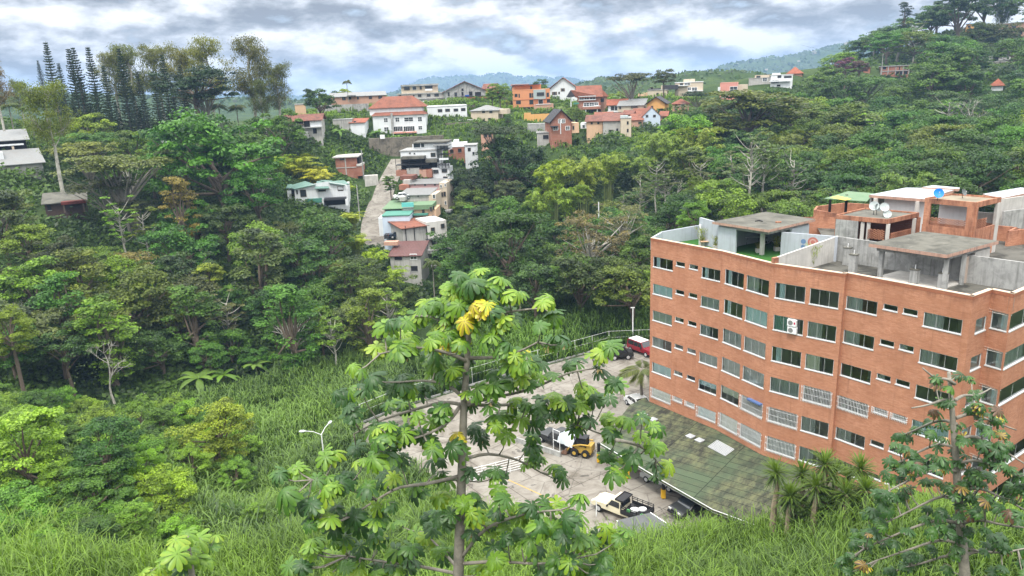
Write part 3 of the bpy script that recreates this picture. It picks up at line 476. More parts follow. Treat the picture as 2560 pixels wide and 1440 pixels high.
def groundmat():
    m=bpy.data.materials.new('earth_and_growth'); m.use_nodes=True; n=NT(m.node_tree); g=n('ShaderNodeNewGeometry')
    a=n('ShaderNodeTexNoise',inp={'Vector':g.outputs['Position'],'Scale':0.06,'Detail':10.0,'Roughness':0.7})
    b=n('ShaderNodeTexNoise',inp={'Vector':g.outputs['Position'],'Scale':0.9,'Detail':6.0,'Roughness':0.7})
    c=ramp(n,a.outputs[0],[(0.35,(0.028,0.05,0.016)),(0.5,(0.045,0.075,0.022)),(0.65,(0.075,0.11,0.03))])
    c=mixc(n,ramp(n,b.outputs[0],[(0.4,(0,0,0)),(0.7,(1,1,1))]),c,(0.03,0.05,0.018))
    bb=n('ShaderNodeBump',inp={'Height':b.outputs[0],'Strength':1.0,'Distance':0.5})
    p=n('ShaderNodeBsdfPrincipled',inp={'Base Color':c,'Roughness':0.95,'Specular IOR Level':0.1,'Normal':bb.outputs[0]})
    n('ShaderNodeOutputMaterial',inp={0:p.outputs[0]}); return m
tag(link('ground',npmesh('ground',np.c_[GX.ravel(),GY.ravel(),GZ.ravel()],Fq,groundmat(),smooth=True)),'green earth slopes of the valley and the far ridges','ground',kind='structure')
# ---------------------------------------------------------------- build the far houses
def face_rect(mb,O,t,nn,u0,u1,z0,z1,v0,v1,m=0):
    """box in a wall frame: u along the wall, v into the depth, z absolute"""
    p=O[:2]+t*u0-nn*v0
    return mb.ob((p[0],p[1],z0),(t[0]*(u1-u0),t[1]*(u1-u0),0),(-nn[0]*(v1-v0),-nn[1]*(v1-v0),0),(0,0,z1-z0),m)
def add_window(par,O,t,nn,u0,u1,z0,z1,style='',v=0.0,fr=0.08):
    if u1<u0: u0,u1=u1,u0
    if z1<z0: z0,z1=z1,z0
    w=MB(); f=fr*(1.6 if style in('wf','g','a') else 1)
    if style!='o':
        fm=WHITEP if style in('wf','g','a','') else BARK
        for a in ((u0-f,u1+f,z0-f,z0),(u0-f,u1+f,z1,z1+f),(u0-f,u0,z0,z1),(u1,u1+f,z0,z1)): face_rect(w,O,t,nn,*a,v-.07,v+.02)
        if style=='wf' or style=='a':
            face_rect(w,O,t,nn,(u0+u1)/2-.03,(u0+u1)/2+.03,z0,z1,v-.06,v+.02); face_rect(w,O,t,nn,u0,u1,(z0+z1)/2-.03,(z0+z1)/2+.03,v-.055,v+.015)
        if style=='g':
            k=max(2,int((u1-u0)/0.5))
            for i in range(1,k): face_rect(w,O,t,nn,u0+(u1-u0)*i/k-.03,u0+(u1-u0)*i/k+.03,z0,z1,v-.06,v+.02)
        if style=='a':
            r=(u1-u0)/2+f; cu=(u0+u1)/2
            for i in range(8):
                a0=math.pi*i/8;a1=math.pi*(i+1)/8
                hh=r*math.sin((a0+a1)/2)*0.6; face_rect(w,O,t,nn,cu+r*math.cos(a1),cu+r*math.cos(a0),z1+f,z1+f+hh,v-.06,v+.02)
        if style=='s':
            ww=(u1-u0)*.3
            face_rect(w,O,t,nn,u0-f-.02,u0+ww,z0,z1,v-.09,v-.075); face_rect(w,O,t,nn,u1-ww,u1+f+.02,z0,z1,v-.09,v-.075)
        o=w.build('window',fm,par)
        p=MB(); face_rect(p,O,t,nn,u0,u1,z0,z1,v-.025,v+.01); p.build('pane',PANE,o)
    else:
        face_rect(w,O,t,nn,u0,u1,z0,z1,v-.03,v+.01); o=w.build('window',DARK,par)
        p=MB(); face_rect(p,O,t,nn,u0-.05,u1+.05,z0-.08,z0,v-.09,v+.01); p.build('sill',CONC,o)
    return o
def build_roof(par,kind,mat,O,t,nn,u0,u1,v0,v1,z,rise,ov):
    mb=MB(); P=lambda u,v,zz:(*(O[:2]+t*u-nn*v),zz)
    u0-=ov;u1+=ov;v0-=ov;v1+=ov; th=0.14
    def slab(pts):
        a=[P(*p) for p in pts]; b=[(p[0],p[1],p[2]-th) for p in a]
        mb.q(a); mb.q(b[::-1]); n_=len(a)
        for i in range(n_): mb.q([a[i],b[i],b[(i+1)%n_],a[(i+1)%n_]])
    um=(u0+u1)/2; vm=(v0+v1)/2
    if kind=='u':
        slab([(u0,v0,z),(u1,v0,z),(u1,vm,z+rise),(u0,vm,z+rise)]); slab([(u1,v1,z),(u0,v1,z),(u0,vm,z+rise),(u1,vm,z+rise)])
        mb.q([P(u0+ov,v0+ov,z),P(u0+ov,vm,z+rise-th),P(u0+ov,v1-ov,z)]); mb.q([P(u1-ov,v0+ov,z),P(u1-ov,v1-ov,z),P(u1-ov,vm,z+rise-th)])
    elif kind=='v':
        slab([(u0,v1,z),(u0,v0,z),(um,v0,z+rise),(um,v1,z+rise)]); slab([(u1,v0,z),(u1,v1,z),(um,v1,z+rise),(um,v0,z+rise)])
    elif kind=='hip':
        k=min(u1-u0,v1-v0)/2*0.98
        if u1-u0>=v1-v0: a,b=(u0+k,vm,z+rise),(u1-k,vm,z+rise); slab([(u0,v0,z),(u1,v0,z),b,a]); slab([(u1,v1,z),(u0,v1,z),a,b]); slab([(u0,v1,z),(u0,v0,z),a]); slab([(u1,v0,z),(u1,v1,z),b])
        else: a,b=(um,v0+k,z+rise),(um,v1-k,z+rise); slab([(u0,v0,z),(u1,v0,z),a]); slab([(u1,v1,z),(u0,v1,z),b]); slab([(u0,v1,z),(u0,v0,z),a,b]); slab([(u1,v0,z),(u1,v1,z),b,a])
    elif kind=='shed': slab([(u0,v0,z),(u1,v0,z),(u1,v1,z+rise),(u0,v1,z+rise)])
    return mb.build('roof',mat,par)
def build_house(h):
    O,t,nn=h['O'],h['t'],h['n']; x0,x1=h['x']; yt,yb=h['y']; ym=(yt+yb)/2
    T=thing(h['name'],h['label'],h['cat'],O)
    u0=h['hit'](x0,ym)[0]; u1=h['hit'](x1,ym)[0]; z1=h['hit']((x0+x1)/2,yt)[1]; z0=O[2]-h['found']
    w=MB(); face_rect(w,O,t,nn,u0,u1,z0,z1,0,h['dep'])
    rf=h['roof']; P=lambda u,v,zz:(*(O[:2]+t*u-nn*v),zz)
    if rf[0]=='gable' and rf[3]=='v':
        um=(u0+u1)/2
        for v in (0,h['dep']): w.q([P(u0,v,z1),P(u1,v,z1),P(um,v,z1+rf[2]-.12)])
    if rf[0]=='shed':
        for u in (u0,u1): w.q([P(u,0,z1),P(u,h['dep'],z1),P(u,h['dep'],z1+rf[2]-.14)])
        w.q([P(u0,h['dep'],z1),P(u1,h['dep'],z1),P(u1,h['dep'],z1+rf[2]-.14),P(u0,h['dep'],z1+rf[2]-.14)])
    w.build('wall',h['wall'],T)
    ov=rf[4] if rf[0]=='gable' else (rf[3] if rf[0] in('hip','shed') else 0)
    if rf[0]=='gable': build_roof(T,rf[3],rf[1],O,t,nn,u0,u1,0,h['dep'],z1+.02,rf[2],ov)
    elif rf[0]=='hip': build_roof(T,'hip',rf[1],O,t,nn,u0,u1,0,h['dep'],z1+.02,rf[2],ov)
    elif rf[0]=='shed': build_roof(T,'shed',rf[1],O,t,nn,u0,u1,0,h['dep'],z1+.02,rf[2],ov)
    elif rf[0]=='flat':
        m=MB(); o=rf[2]; face_rect(m,O,t,nn,u0-o,u1+o,z1,z1+rf[3],-o,h['dep']+o); 
        m.build('roof',rf[1],T)
    c=h['c']; hit=h['hit']
    for b in h['boxes']:
        X0,Y0,X1,Y1,v0,v1,mt,nm=b; px0,py0=c(X0,Y0); px1,py1=c(X1,Y1); pm=(px0+px1)/2; qm=(py0+py1)/2
        a0=hit(px0,qm,v0)[0]; a1=hit(px1,qm,v0)[0]; q1=hit(pm,py0,v0)[1]; q0=hit(pm,py1,v0)[1]
        if nm=='window': add_window(T,O,t,nn,a0,a1,q0,q1,'' if mt is not DARK else 'w',v=v0+.02); continue
        if nm in('lower_wall','side_wall','base_slab','upper_wall','terrace_edge') and nm!='upper_wall': pass
        m=MB(); face_rect(m,O,t,nn,a0,a1,q0,q1,v0,v1); m.build(nm,mt,T)
    for wi in h['wins']:
        X0,Y0,X1,Y1=wi[:4]; st=wi[4] if len(wi)>4 else 'w'
        px0,py0=c(X0,Y0); px1,py1=c(X1,Y1); pm=(px0+px1)/2; qm=(py0+py1)/2
        add_window(T,O,t,nn,hit(px0,qm)[0],hit(px1,qm)[0],hit(pm,py1)[1],hit(pm,py0)[1],st)
    h['T']=T; h['u']=(u0,u1); h['z1']=z1; return T
for h in HS: build_house(h)
hd={h['name']:h for h in HS}
h=hd['mansion']; build_roof(h['T'],'hip',TILE,h['O'],h['t'],h['n'],h['hit'](700+890/4,270)[0],h['hit'](700+1430/4,270)[0]+.4,1.8,9.5,h['hit'](1000,268,1.8)[1],3.2,0.5)
m=MB(); P=lambda u,v,z:(*(h['O'][:2]+h['t']*u-h['n']*v),z); u0,u1=h['u']; z=h['z1']; m.q([P(u0-.4,-.5,z+.05),P(u1+.4,-.5,z+.05),P(u1-.8,1.8,z+1.0),P(u0+.6,1.8,z+1.0)]); m.q([P(u1+.4,-.5,z+.05),P(u1+.4,7,z+.05),P(u1-.8,7,z+1.0),P(u1-.8,1.8,z+1.0)]); m.build('lower_roof',TILE,h['T'])
# villa with teal roofs: two gables and a hipped dormer
h=hd['green_roof_villa']; hit=h['hit']
def pxroof(nm,pts,mat,T=None,th=.15):
    """roof plane through listed (px,py,v) corners"""
    T=T or h['T']; a=[]
    for X,Y,v in pts:
        px,py=h['c'](X,Y); u,zz=hit(px,py,v); p=h['O'][:2]+h['t']*u-h['n']*v; a.append((p[0],p[1],zz))
    b=[(p[0],p[1],p[2]-th) for p in a]; mb=MB(); mb.q(a); mb.q(b[::-1])
    for i in range(len(a)): mb.q([a[i],b[i],b[(i+1)%len(a)],a[(i+1)%len(a)]])
    return mb.build(nm,mat,T)
def pxwall(nm,pts,mat,v=0):
    mb=MB(); a=[]
    for X,Y in pts:
        px,py=h['c'](X,Y); u,zz=hit(px,py,v); p=h['O'][:2]+h['t']*u-h['n']*v; a.append((p[0],p[1],zz))
    mb.q(a); return mb.build(nm,mat,h['T'])
pxwall('gable_wall',[(150,536),(345,475),(480,455),(665,485),(680,536)],WT,-.03)
pxroof('roof',[(140,530,-.5),(355,485,-.5),(250,450,6),(75,500,6)],TEALR); pxroof('roof',[(345,525,-1.2),(495,520,-1.2),(455,455,3),(370,450,3)],TEALR)
pxroof('roof',[(395,440,4),(480,440,8),(690,478,4),(640,490,-.6),(500,470,-.6)],TEALR); pxroof('roof',[(500,452,6),(640,440,10),(690,476,5),(640,480,3)],TEALR); pxroof('roof',[(60,520,2),(130,522,2),(120,480,6),(75,485,6)],TEALR)
# glazed house A-frame roof
h=hd['glazed_house']; hit=h['hit']
pxroof('front_roof',[(1065,262,-.8),(1110,322,-.8),(1320,312,-.8),(1260,252,3)],TILE); pxroof('side_roof',[(1065,262,-.8),(1025,325,-.8),(1050,330,3),(1110,322,-.82)],DARKR)
# ---------------------------------------------------------------- hillside road
rd=MB(); W2=2.6; pr=[]
P3=[]
for i in range(len(ROAD)-1):
    for k in range(5): P3.append(ROAD[i]+(ROAD[i+1]-ROAD[i])*k/5)
P3.append(ROAD[-1]); P3=np.array(P3)
ker=np.ones(5)/5; Ps=P3.copy()
for c_ in range(3): Ps[2:-2,c_]=np.convolve(P3[:,c_],ker,'valid')
for i,p in enumerate(Ps):
    d=Ps[min(i+1,len(Ps)-1)]-Ps[max(i-1,0)]; nn_=np.array([-d[1],d[0]]); nn_/=np.linalg.norm(nn_)
    wl=W2*(1.15 if i>20 else 1.0); pr.append((p[0]+nn_[0]*wl,p[1]+nn_[1]*wl,p[0]-nn_[0]*wl,p[1]-nn_[1]*wl,p[2]+.12))
for a,b in zip(pr[:-1],pr[1:]): rd.q([(a[0],a[1],a[4]),(b[0],b[1],b[4]),(b[2],b[3],b[4]),(a[2],a[3],a[4])],flip=True)
def slabmat():
    m=bpy.data.materials.new('road_concrete'); m.use_nodes=True; n=NT(m.node_tree); g=n('ShaderNodeNewGeometry')
    a=n('ShaderNodeTexNoise',inp={'Vector':g.outputs['Position'],'Scale':0.35,'Detail':9.0,'Roughness':0.7,'Distortion':0.8})
    b=n('ShaderNodeTexNoise',inp={'Vector':g.outputs['Position'],'Scale':3.0,'Detail':6.0,'Roughness':0.7})
    rot=n('ShaderNodeVectorRotate',inp={0:g.outputs['Position'],3:R_(-36)})
    br=n('ShaderNodeTexBrick',inp={'Vector':rot.outputs[0],'Color1':(0.90,0.90,0.90,1),'Color2':(1,1,1,1),'Mortar':(0.35,0.33,0.3,1),'Scale':1.0,'Mortar Size':0.035,'Brick Width':5.6,'Row Height':4.0,'Bias':0.0})
    c=ramp(n,a.outputs[0],[(0.34,(0.12,0.105,0.085)),(0.44,(0.20,0.18,0.155)),(0.55,(0.27,0.25,0.22)),(0.72,(0.34,0.32,0.285))])
    c=mixc(n,mth(n,'MULTIPLY',b.outputs[0],0.35),c,(0.16,0.14,0.11)); c=mixc(n,1.0,c,br.outputs[0],'MULTIPLY')
    oi=n('ShaderNodeTexNoise',inp={'Vector':g.outputs['Position'],'Scale':0.55,'Detail':5.0,'Roughness':0.6,'Distortion':1.2})
    c=mixc(n,mth(n,'MULTIPLY',ramp(n,oi.outputs[0],[(0.60,(0,0,0)),(0.66,(1,1,1))]),0.75),c,(0.05,0.045,0.04))
    cr=n('ShaderNodeTexVoronoi',feature='DISTANCE_TO_EDGE',inp={'Vector':g.outputs['Position'],'Scale':0.22})
    c=mixc(n,mth(n,'MULTIPLY',ramp(n,cr.outputs[0],[(0.0,(1,1,1)),(0.012,(0,0,0))]),0.6),c,(0.06,0.055,0.045))
    p=n('ShaderNodeBsdfPrincipled',inp={'Base Color':c,'Roughness':0.85,'Specular IOR Level':0.25})
    n('ShaderNodeOutputMaterial',inp={0:p.outputs[0]}); return m
SLAB=slabmat()
tag(rd.build('road',SLAB),'pale concrete lane climbing between the stacked houses and the bamboo slope','road',kind='structure')
lt=MB(); lt.prism([tuple(p) for p in LOT],-1.0,0.0); tag(lt.build('parking_lot',SLAB),'stained concrete slab parking yard beside the brick building','pavement',kind='structure')
# ---------------------------------------------------------------- the brick apartment building
ZT=21.0; FL=19.65; z4=lambda x,y:(1560+x/2.56,440+y/2.56); z5=lambda x,y:(2020+x/4.74,450+y/4.74)
def A2(p,z): q=atz(p[0],p[1],z); return np.array([q[0],q[1]])
FV=[A2(p,ZT) for p in [(1627,595),(1805,628),(1931,659),(2113,685),(2118,682.7),(2433,741),(2480,724),(2534,735),(2560,724)]]
FV[8]=FV[7]+(FV[8]-FV[7])/np.linalg.norm(FV[8]-FV[7])*15
BT=thing('apartment_building','curved orange brick apartment block with rows of white framed windows and concrete roof terraces','building',(*FV[4],0))
CURT={'b':pmat('curtain_pale_blue',(0.72,0.88,0.92),0.8,0.06,3),'g':pmat('curtain_grey',(0.50,0.54,0.54),0.8,0.15,3),'y':pmat('curtain_cream',(0.78,0.80,0.70),0.8,0.1,3),'t':pmat('curtain_teal',(0.22,0.42,0.40),0.8,0.4,3)}
SOLD=brickmat('brick_soldier',(0.40,0.14,0.075),(0.47,0.19,0.10),(0.26,0.12,0.08),0.075,0.25,stain=0.2)
INN=pmat('interior_wall',(0.62,0.62,0.58),0.9,0.15,0.8)
STEP=2.985
# (segment, u0, u1, top, height, codes for the rows from the top; d dark, c curtain colour, G grille, h half curtain)
small=(0.48,); 
SEG=[ (0,0.36,3.12,19.08,1.13,['w','b','g','g-','b','yG','-']),(0,3.55,4.72,19.08,.48,['-','-','g-','-','g-','-G','-']),(0,5.3,6.42,19.08,.48,['g-','-','-','g-','-','-G','-']),(0,6.88,9.18,19.08,1.13,['w','g','g-','g','hb','bG','-']),
 (1,0.5,3.0,19.36,1.45,['w','w','g','g','hy','yG','-']),(1,3.35,6.08,19.36,1.45,['g-','b','g','g','-G','gG','-']),
 (2,0.38,3.12,19.34,1.42,['w','t','w','g','-G','gG','-']),(2,3.5,5.98,19.34,1.42,['-','g-','y-','-G','g-','g-','-']),
 (4,0.1,2.78,19.08,1.13,['g-','g-','-','-G','g-','-','-']),(4,3.25,4.42,19.08,.48,['-','-','g-','-G','-','-','-']),(4,4.82,5.97,19.08,.48,['-','g-','-','-G','-','-','-']),(4,6.42,9.22,19.08,1.13,['g-','g-','-','b','g-','-','-']),
 (5,0.95,2.55,19.02,1.13,['g','g','g','b','g','g','g']),(6,0.2,1.38,19.42,1.36,['w','w','w','b','w','w','w']),(7,0.08,7.5,19.42,1.36,['-','g-','-','X','-','-','-'])]
def segframe(i):
    A_,B_=FV[i],FV[i+1]; t=(B_-A_); L=np.linalg.norm(t); t/=L; return np.array([A_[0],A_[1],0.]),t,np.array([t[1],-t[0]]),L
ZB={0:-0.5,1:-.5,2:-.5,3:-.5,4:-.5,5:-.5,6:-.5,7:-.5}
for i in range(8):
    O,t,nn,L=segframe(i); wins=[]
    for (sg,u0,u1,zt_,hh,codes) in SEG:
        if sg==i:
            for k,cde in enumerate(codes):
                if i<3 and k==6: continue
                if cde=='X': continue
                wins.append((u0,u1,zt_-k*STEP-hh,zt_-k*STEP,cde))
    us=sorted({0,L}|{w[0] for w in wins}|{w[1] for w in wins}); zs=sorted({ZB[i],ZT}|{w[2] for w in wins}|{w[3] for w in wins})
    mb=MB(); P=lambda u,v,z:(O[0]+t[0]*u-nn[0]*v,O[1]+t[1]*u-nn[1]*v,z)
    for a,b in zip(us[:-1],us[1:]):
        for c_,d in zip(zs[:-1],zs[1:]):
            um=(a+b)/2; zm=(c_+d)/2
            if any(w[0]<um<w[1] and w[2]<zm<w[3] for w in wins): continue
            mb.q([P(a,0,c_),P(b,0,c_),P(b,0,d),P(a,0,d)])
    for w in wins:
        a,b,c_,d,_=w; r=0.18
        mb.q([P(a,0,c_),P(b,0,c_),P(b,r,c_),P(a,r,c_)],flip=True); mb.q([P(a,0,d),P(b,0,d),P(b,r,d),P(a,r,d)])
        mb.q([P(a,0,c_),P(a,r,c_),P(a,r,d),P(a,0,d)]); mb.q([P(b,0,c_),P(b,r,c_),P(b,r,d),P(b,0,d)],flip=True)
    mb.q([P(0,.25,FL),P(L,.25,FL),P(L,.25,ZT),P(0,.25,ZT)],m=1,flip=True)
    mb.build('brick_wall',[BRICK,CONC],BT)
    m=MB(); face_rect(m,O,t,nn,-0.02,L+.02,ZT,ZT+.05,-.04,.27); m.build('coping',pmat('coping_beige',(0.62,0.47,0.36),0.8,0.15,2),BT)
    m=MB(); face_rect(m,O,t,nn,0,L,ZT-.27,ZT-.003,-.02,0.0); m.build('soldier_course',SOLD,BT)
    for (a,b,c_,d,cde) in wins:
        w=MB(); f=.045; y0,y1=.05,.13
        face_rect(w,O,t,nn,a-.03,b+.03,c_-.06,c_+f*.6,-.05,y1)
        face_rect(w,O,t,nn,a,b,d-f,d,y0,y1); face_rect(w,O,t,nn,a,a+f,c_+f*.6,d-f,y0,y1); face_rect(w,O,t,nn,b-f,b,c_+f*.6,d-f,y0,y1)
        if b-a>2:
            for q in (1/3,2/3):
                face_rect(w,O,t,nn,a+(b-a)*q-.008,a+(b-a)*q+.008,c_+f*.6,d-f,.085,.11)
        wo=w.build('window',FRAME,BT)
        g=MB(); g.q([P(a+f,.095,c_+f*.6),P(b-f,.095,c_+f*.6),P(b-f,.095,d-f),P(a+f,.095,d-f)]); g.build('pane',GLASS,wo)
        key=[k for k in cde if k in 'bgyt']
        if key or 'h' in cde or 'w' in cde:
            cm=CURT[key[0]] if key else CURT['b']; e0,e1=a+.05,b-.05; lo,hi=c_+.03,d-.03
            if 'h' in cde: lo=c_+(d-c_)*.45
            if 'w' in cde: e0=a+(b-a)*.12; e1=a+(b-a)*.3; 
            if 'w' in cde and i==6: e0=a+(b-a)*.55;e1=b-.1
            if '-' in cde and key: e1=a+(b-a)*.5
            if key and key[0]=='t': e1=a+(b-a)*.62
            v0=.20; N=int((e1-e0)/.07)+2; cu=MB(); pts=[(e0+(e1-e0)*j/N, v0+.04*math.sin(j*1.9)+.02*random.random()) for j in range(N+1)]
            for p,q in zip(pts[:-1],pts[1:]): cu.q([P(p[0],p[1],lo),P(q[0],q[1],lo),P(q[0],q[1],hi),P(p[0],p[1],hi)])
            cu.build('curtain',cm,wo)
        if 'G' in cde:
            gr=MB(); N=int((b-a+.2)/.13)
            for j in range(N+1): face_rect(gr,O,t,nn,a-.1+(b-a+.2)*j/N-.011,a-.1+(b-a+.2)*j/N+.011,c_-.12,d+.02,-.13,-.108)
            for q in (.12,.5,.9): face_rect(gr,O,t,nn,a-.12,b+.12,c_+(d-c_)*q-.012,c_+(d-c_)*q+.012,-.135,-.131); face_rect(gr,O,t,nn,a-.12,a-.09,c_+(d-c_)*q-.02,c_+(d-c_)*q+.02,-.13,0);face_rect(gr,O,t,nn,b+.09,b+.12,c_+(d-c_)*q-.02,c_+(d-c_)*q+.02,-.13,0)
            gr.build('window_grille',WHITEP,wo)
# interior floors, back walls and cross walls seen through the glass
it=MB()
IN=[FV[i]+0 for i in (0,1,2,3,5)]
def inner(i,d):
    O,t,nn,L=segframe(i); return (O[:2]-nn*d+t*0.3),(O[:2]-nn*d+t*(L-.3)),(O[:2]-nn*.24+t*.02),(O[:2]-nn*.24+t*(L-.02))
for k in range(8):
    zf=FL-STEP*k-.15; 
    for i in (0,1,2,4,5,6,7):
        a,b,c_,d=inner(i,{5:.9,6:.8}.get(i,4.2))
        for zz in (zf-.2,zf): it.q([(*c_,zz),(*d,zz),(*b,zz),(*a,zz)])
        if k<7:
            it.q([(*a,zf-STEP),(*b,zf-STEP),(*b,zf-.2),(*a,zf-.2)])
            for (sg,u0,u1,_,_,_) in (SEG if i<5 or i==7 else []):
                if sg==i and u1<L_ if False else sg==i:
                    O,t,nn,L=segframe(i); um=u1+.15
                    p=O[:2]+t*um-nn*.25; q=O[:2]+t*um-nn*(.8 if i in(5,6) else 4.1); it.q([(*p,zf-STEP),(*q,zf-STEP),(*q,zf-.2),(*p,zf-.2)])
it.build('interior_rooms',INN,BT)
BODY=[FV[0],FV[1],FV[2],FV[3],FV[4],FV[5],FV[6],FV[7],FV[8],(54,68),(51.5,75.5),(46,80),(36,85),(26,86),(21.4,81.8),(16.6,79.6)]
bk=MB(); B0=BODY[8:]+[BODY[0]]
for a,b in zip(B0[:-1],B0[1:]): bk.q([(a[0],a[1],-.5),(b[0],b[1],-.5),(b[0],b[1],ZT-.003),(a[0],a[1],ZT-.003)])
bk.build('rear_wall',BRICK,BT)
TURF=pmat('artificial_turf',(0.035,0.13,0.02),0.95,0.2,4,bump=.3); MOSS=pmat('terrace_floor_dark',(0.11,0.105,0.09),0.9,0.4,0.8,stain=0.75,stsc=0.55,dark=(0.018,0.018,0.016))
P_=lambda p,z=FL:A2(p,z)
SWa=FV[2]+np.array([.25,.1]); SWb=np.array([31.3,69.1]); BW1=np.array([38.0,59.9]); BW2=np.array([41.6,55.3])
def inset(p,d=.26):
    return p
fl=MB(); fl.q([(*p,FL) for p in [FV[0],FV[1],FV[2],SWb,np.array([36,78]),np.array([30,84]),BODY[14],BODY[15]]]); fl.build('turf_floor',TURF,BT)
fl=MB(); fl.q([(*p,FL+.004) for p in [FV[2],FV[3],FV[4],FV[5],FV[6],FV[7],BW2,BW1,SWb]]); fl.build('terrace_floor',MOSS,BT)
fl=MB(); fl.q([(*p,FL+.002) for p in [BW2,np.array(BODY[9]),np.array(BODY[10]),np.array(BODY[11]),np.array(BODY[12]),SWb,BW1]]); fl.build('rear_roof_floor',MOSS,BT)
def wall2(a,b,z0,z1,th,mt,nm,z1b=None,par=BT):
    a=np.array(a,float)[:2];b=np.array(b,float)[:2]; d=(b-a)/np.linalg.norm(b-a); q=np.array([-d[1],d[0]])*th/2; z1b=z1 if z1b is None else z1b
    m=MB(); v=[(*(a-q),z0),(*(b-q),z0),(*(b+q),z0),(*(a+q),z0),(*(a-q),z1),(*(b-q),z1b),(*(b+q),z1b),(*(a+q),z1)]
    m.v=v; m.f=[[3,2,1,0],[4,5,6,7],[0,1,5,4],[1,2,6,5],[2,3,7,6],[3,0,4,7]]; m.m=[0]*6; return m.build(nm,mt,par)
wall2(SWa,SWb,FL,21.5,.2,CONCL,'divider_wall',22.05); wall2(SWa+(-.22,-.12),SWa+(.25,.15),FL,21.52,.35,BRICK,'divider_end')
wall2(SWb,BW1,FL,22.0,.2,CONC,'terrace_back_wall'); wall2(BW1+(.05,-.1),BW2,FL,22.0,.2,CONC,'terrace_back_wall')
GP=pmat('terrace_grey_blue',(0.42,0.45,0.50),0.85,0.12,1,streak=.35,stain=.1,dark=(.2,.2,.2))
wall2(BODY[15],BODY[14],FL,21.05,.2,GP,'left_parapet',21.2); wall2(FV[0]+(.1,.1),BODY[15],FL,ZT+.001,.22,GP,'left_parapet')
gh=A2(z4(490,265),22.6); wall2(BODY[14],gh,FL,22.0,.2,GP,'high_wall',22.6); wall2(gh,A2(z4(615,300),22.4),FL,22.6,.2,GP,'high_wall',22.4)
wall2(A2(z4(1010,345),22.3),A2(z4(1370,380),22.2),FL,22.1,.2,GP,'mural_wall'); 
def pav(cs,z,th,colpts,nm,wallpts=(),top=CONCD,zb=FL):
    c=[A2(p,z) for p in cs]; cen=sum(c)/4; m=MB(); m.prism([tuple(p) for p in c],z-th,z,m=1,top=0); m.build('slab_roof',[top,pmat('stained_edge',(0.42,0.26,0.20),0.9,0.35,2,streak=0.8,dark=(0.16,0.12,0.11))],BT)
    m=MB(); ci=[p+(cen-p)*.13 for p in c]; m.prism([tuple(p) for p in ci],z-th-.35,z-th,0)
    m.build('roof_beam',CONC,BT)
    for p in colpts:
        q=A2(p,zb); m=MB(); d=(c[1]-c[0])/np.linalg.norm(c[1]-c[0])*.34; e=np.array([-d[1],d[0]]); m.ob((*(q-d/2),zb),(*d,0),(*e,0),(0,0,z-th-.3-zb)); m.build('column',CONC if nm==2 else GB if 0 else CONCL,BT)
    return c,ci
c2,ci2=pav([(2172,609),(2367,637),(2497,602),(2307,578)],22.75,.28,[(2197,696)],2)
wall2(ci2[3],ci2[2],FL,22.2,.2,CONCL,'pavilion_wall'); wall2(ci2[2],ci2[2]+(ci2[1]-ci2[2])*.35,FL,22.15,.2,CONCL,'pavilion_wall')
for f,g in ((1,0),(.62,.0)):
    q=ci2[2]+(ci2[1]-ci2[2])*f; m=MB(); m.ob((*q,FL),(.3,-.2,0),(.2,.3,0),(0,0,2.6)); m.build('column',CONC,BT)
q=ci2[2]+(ci2[1]-ci2[2])*.36; q2=ci2[2]+(ci2[1]-ci2[2])*.6; wall2(q,q2,FL,21.9,.08,pmat('door_worn',(0.45,0.36,0.3),.8,.2,2),'door')
pd=MB(); a=ci2; pd.prism([tuple(p) for p in (a[0],a[1],a[2],a[3])],FL+.01,FL+.09); pd.build('pavilion_floor',CONCL,BT)
c1,ci1=pav([z4(565,292),z4(925,345),z4(1225,275),z4(910,228)],22.7,.25,[z4(875,505)],1)
wall2(ci1[0],ci1[0]+(ci1[1]-ci1[0])*.38,FL,22.2,.2,GP,'pavilion_wall'); wall2(ci1[3],ci1[2],FL,22.2,.2,GP,'pavilion_wall'); wall2(ci1[2],ci1[2]+(ci1[1]-ci1[2])*.45,FL,22.15,.2,GP,'pavilion_wall'); wall2(ci1[0],ci1[3],FL,22.15,.2,GP,'pavilion_wall')
# rear brick rooms
def room(cs,z,nm='stair_room'):
    return [A2(p,z) for p in cs]
d4=room([z5(340,410),z5(940,465),z5(1310,385),z5(680,330)],23.0)
m=MB(); m.prism([tuple(p) for p in d4],22.55,22.86,m=1,top=0); m.build('stair_room_roof',[CONCD,BRICK],BT)
for a,b in ((0,1),(1,2),(2,3),(3,0)): wall2(d4[a],d4[b],22.55,23.0,.16,BRICK,'roof_edge')
wall2(d4[0],d4[0]+(d4[1]-d4[0])*.45,FL,22.55,.2,CONC,'stair_room_wall'); wall2(d4[3],d4[2],FL,22.55,.2,BRICKH,'stair_room_wall'); wall2(d4[0],d4[3],FL,22.55,.2,BRICK,'stair_room_wall')
for f,(p,q) in ((.99,(0,1)),(.5,(0,1)),(.62,(0,1)),(.97,(1,2)),(.82,(1,2))):
    w_=d4[p]+(d4[q]-d4[p])*f; m=MB(); m.ob((*w_,FL),(.28,-.18,0),(.18,.28,0),(0,0,2.85)); m.build('column',BRICK if f==.97 else CONCL,BT)
def lattice(a,b,z0,z1,nm='brick_lattice'):
    a=np.array(a);b=np.array(b);L=np.linalg.norm(b-a);N=int(L/.16);m=MB();t=(b-a)/L;q=np.array([-t[1],t[0]])*.06
    for r in range(int((z1-z0)/.1)):
        for j in range(N):
            if (j+r)%2: continue
            p=a+t*(j*L/N); m.ob((*(p-q),z0+r*.1),(*(t*L/N*1.05),0),(*(2*q),0),(0,0,.085))
    m.build(nm,BRICK,BT)
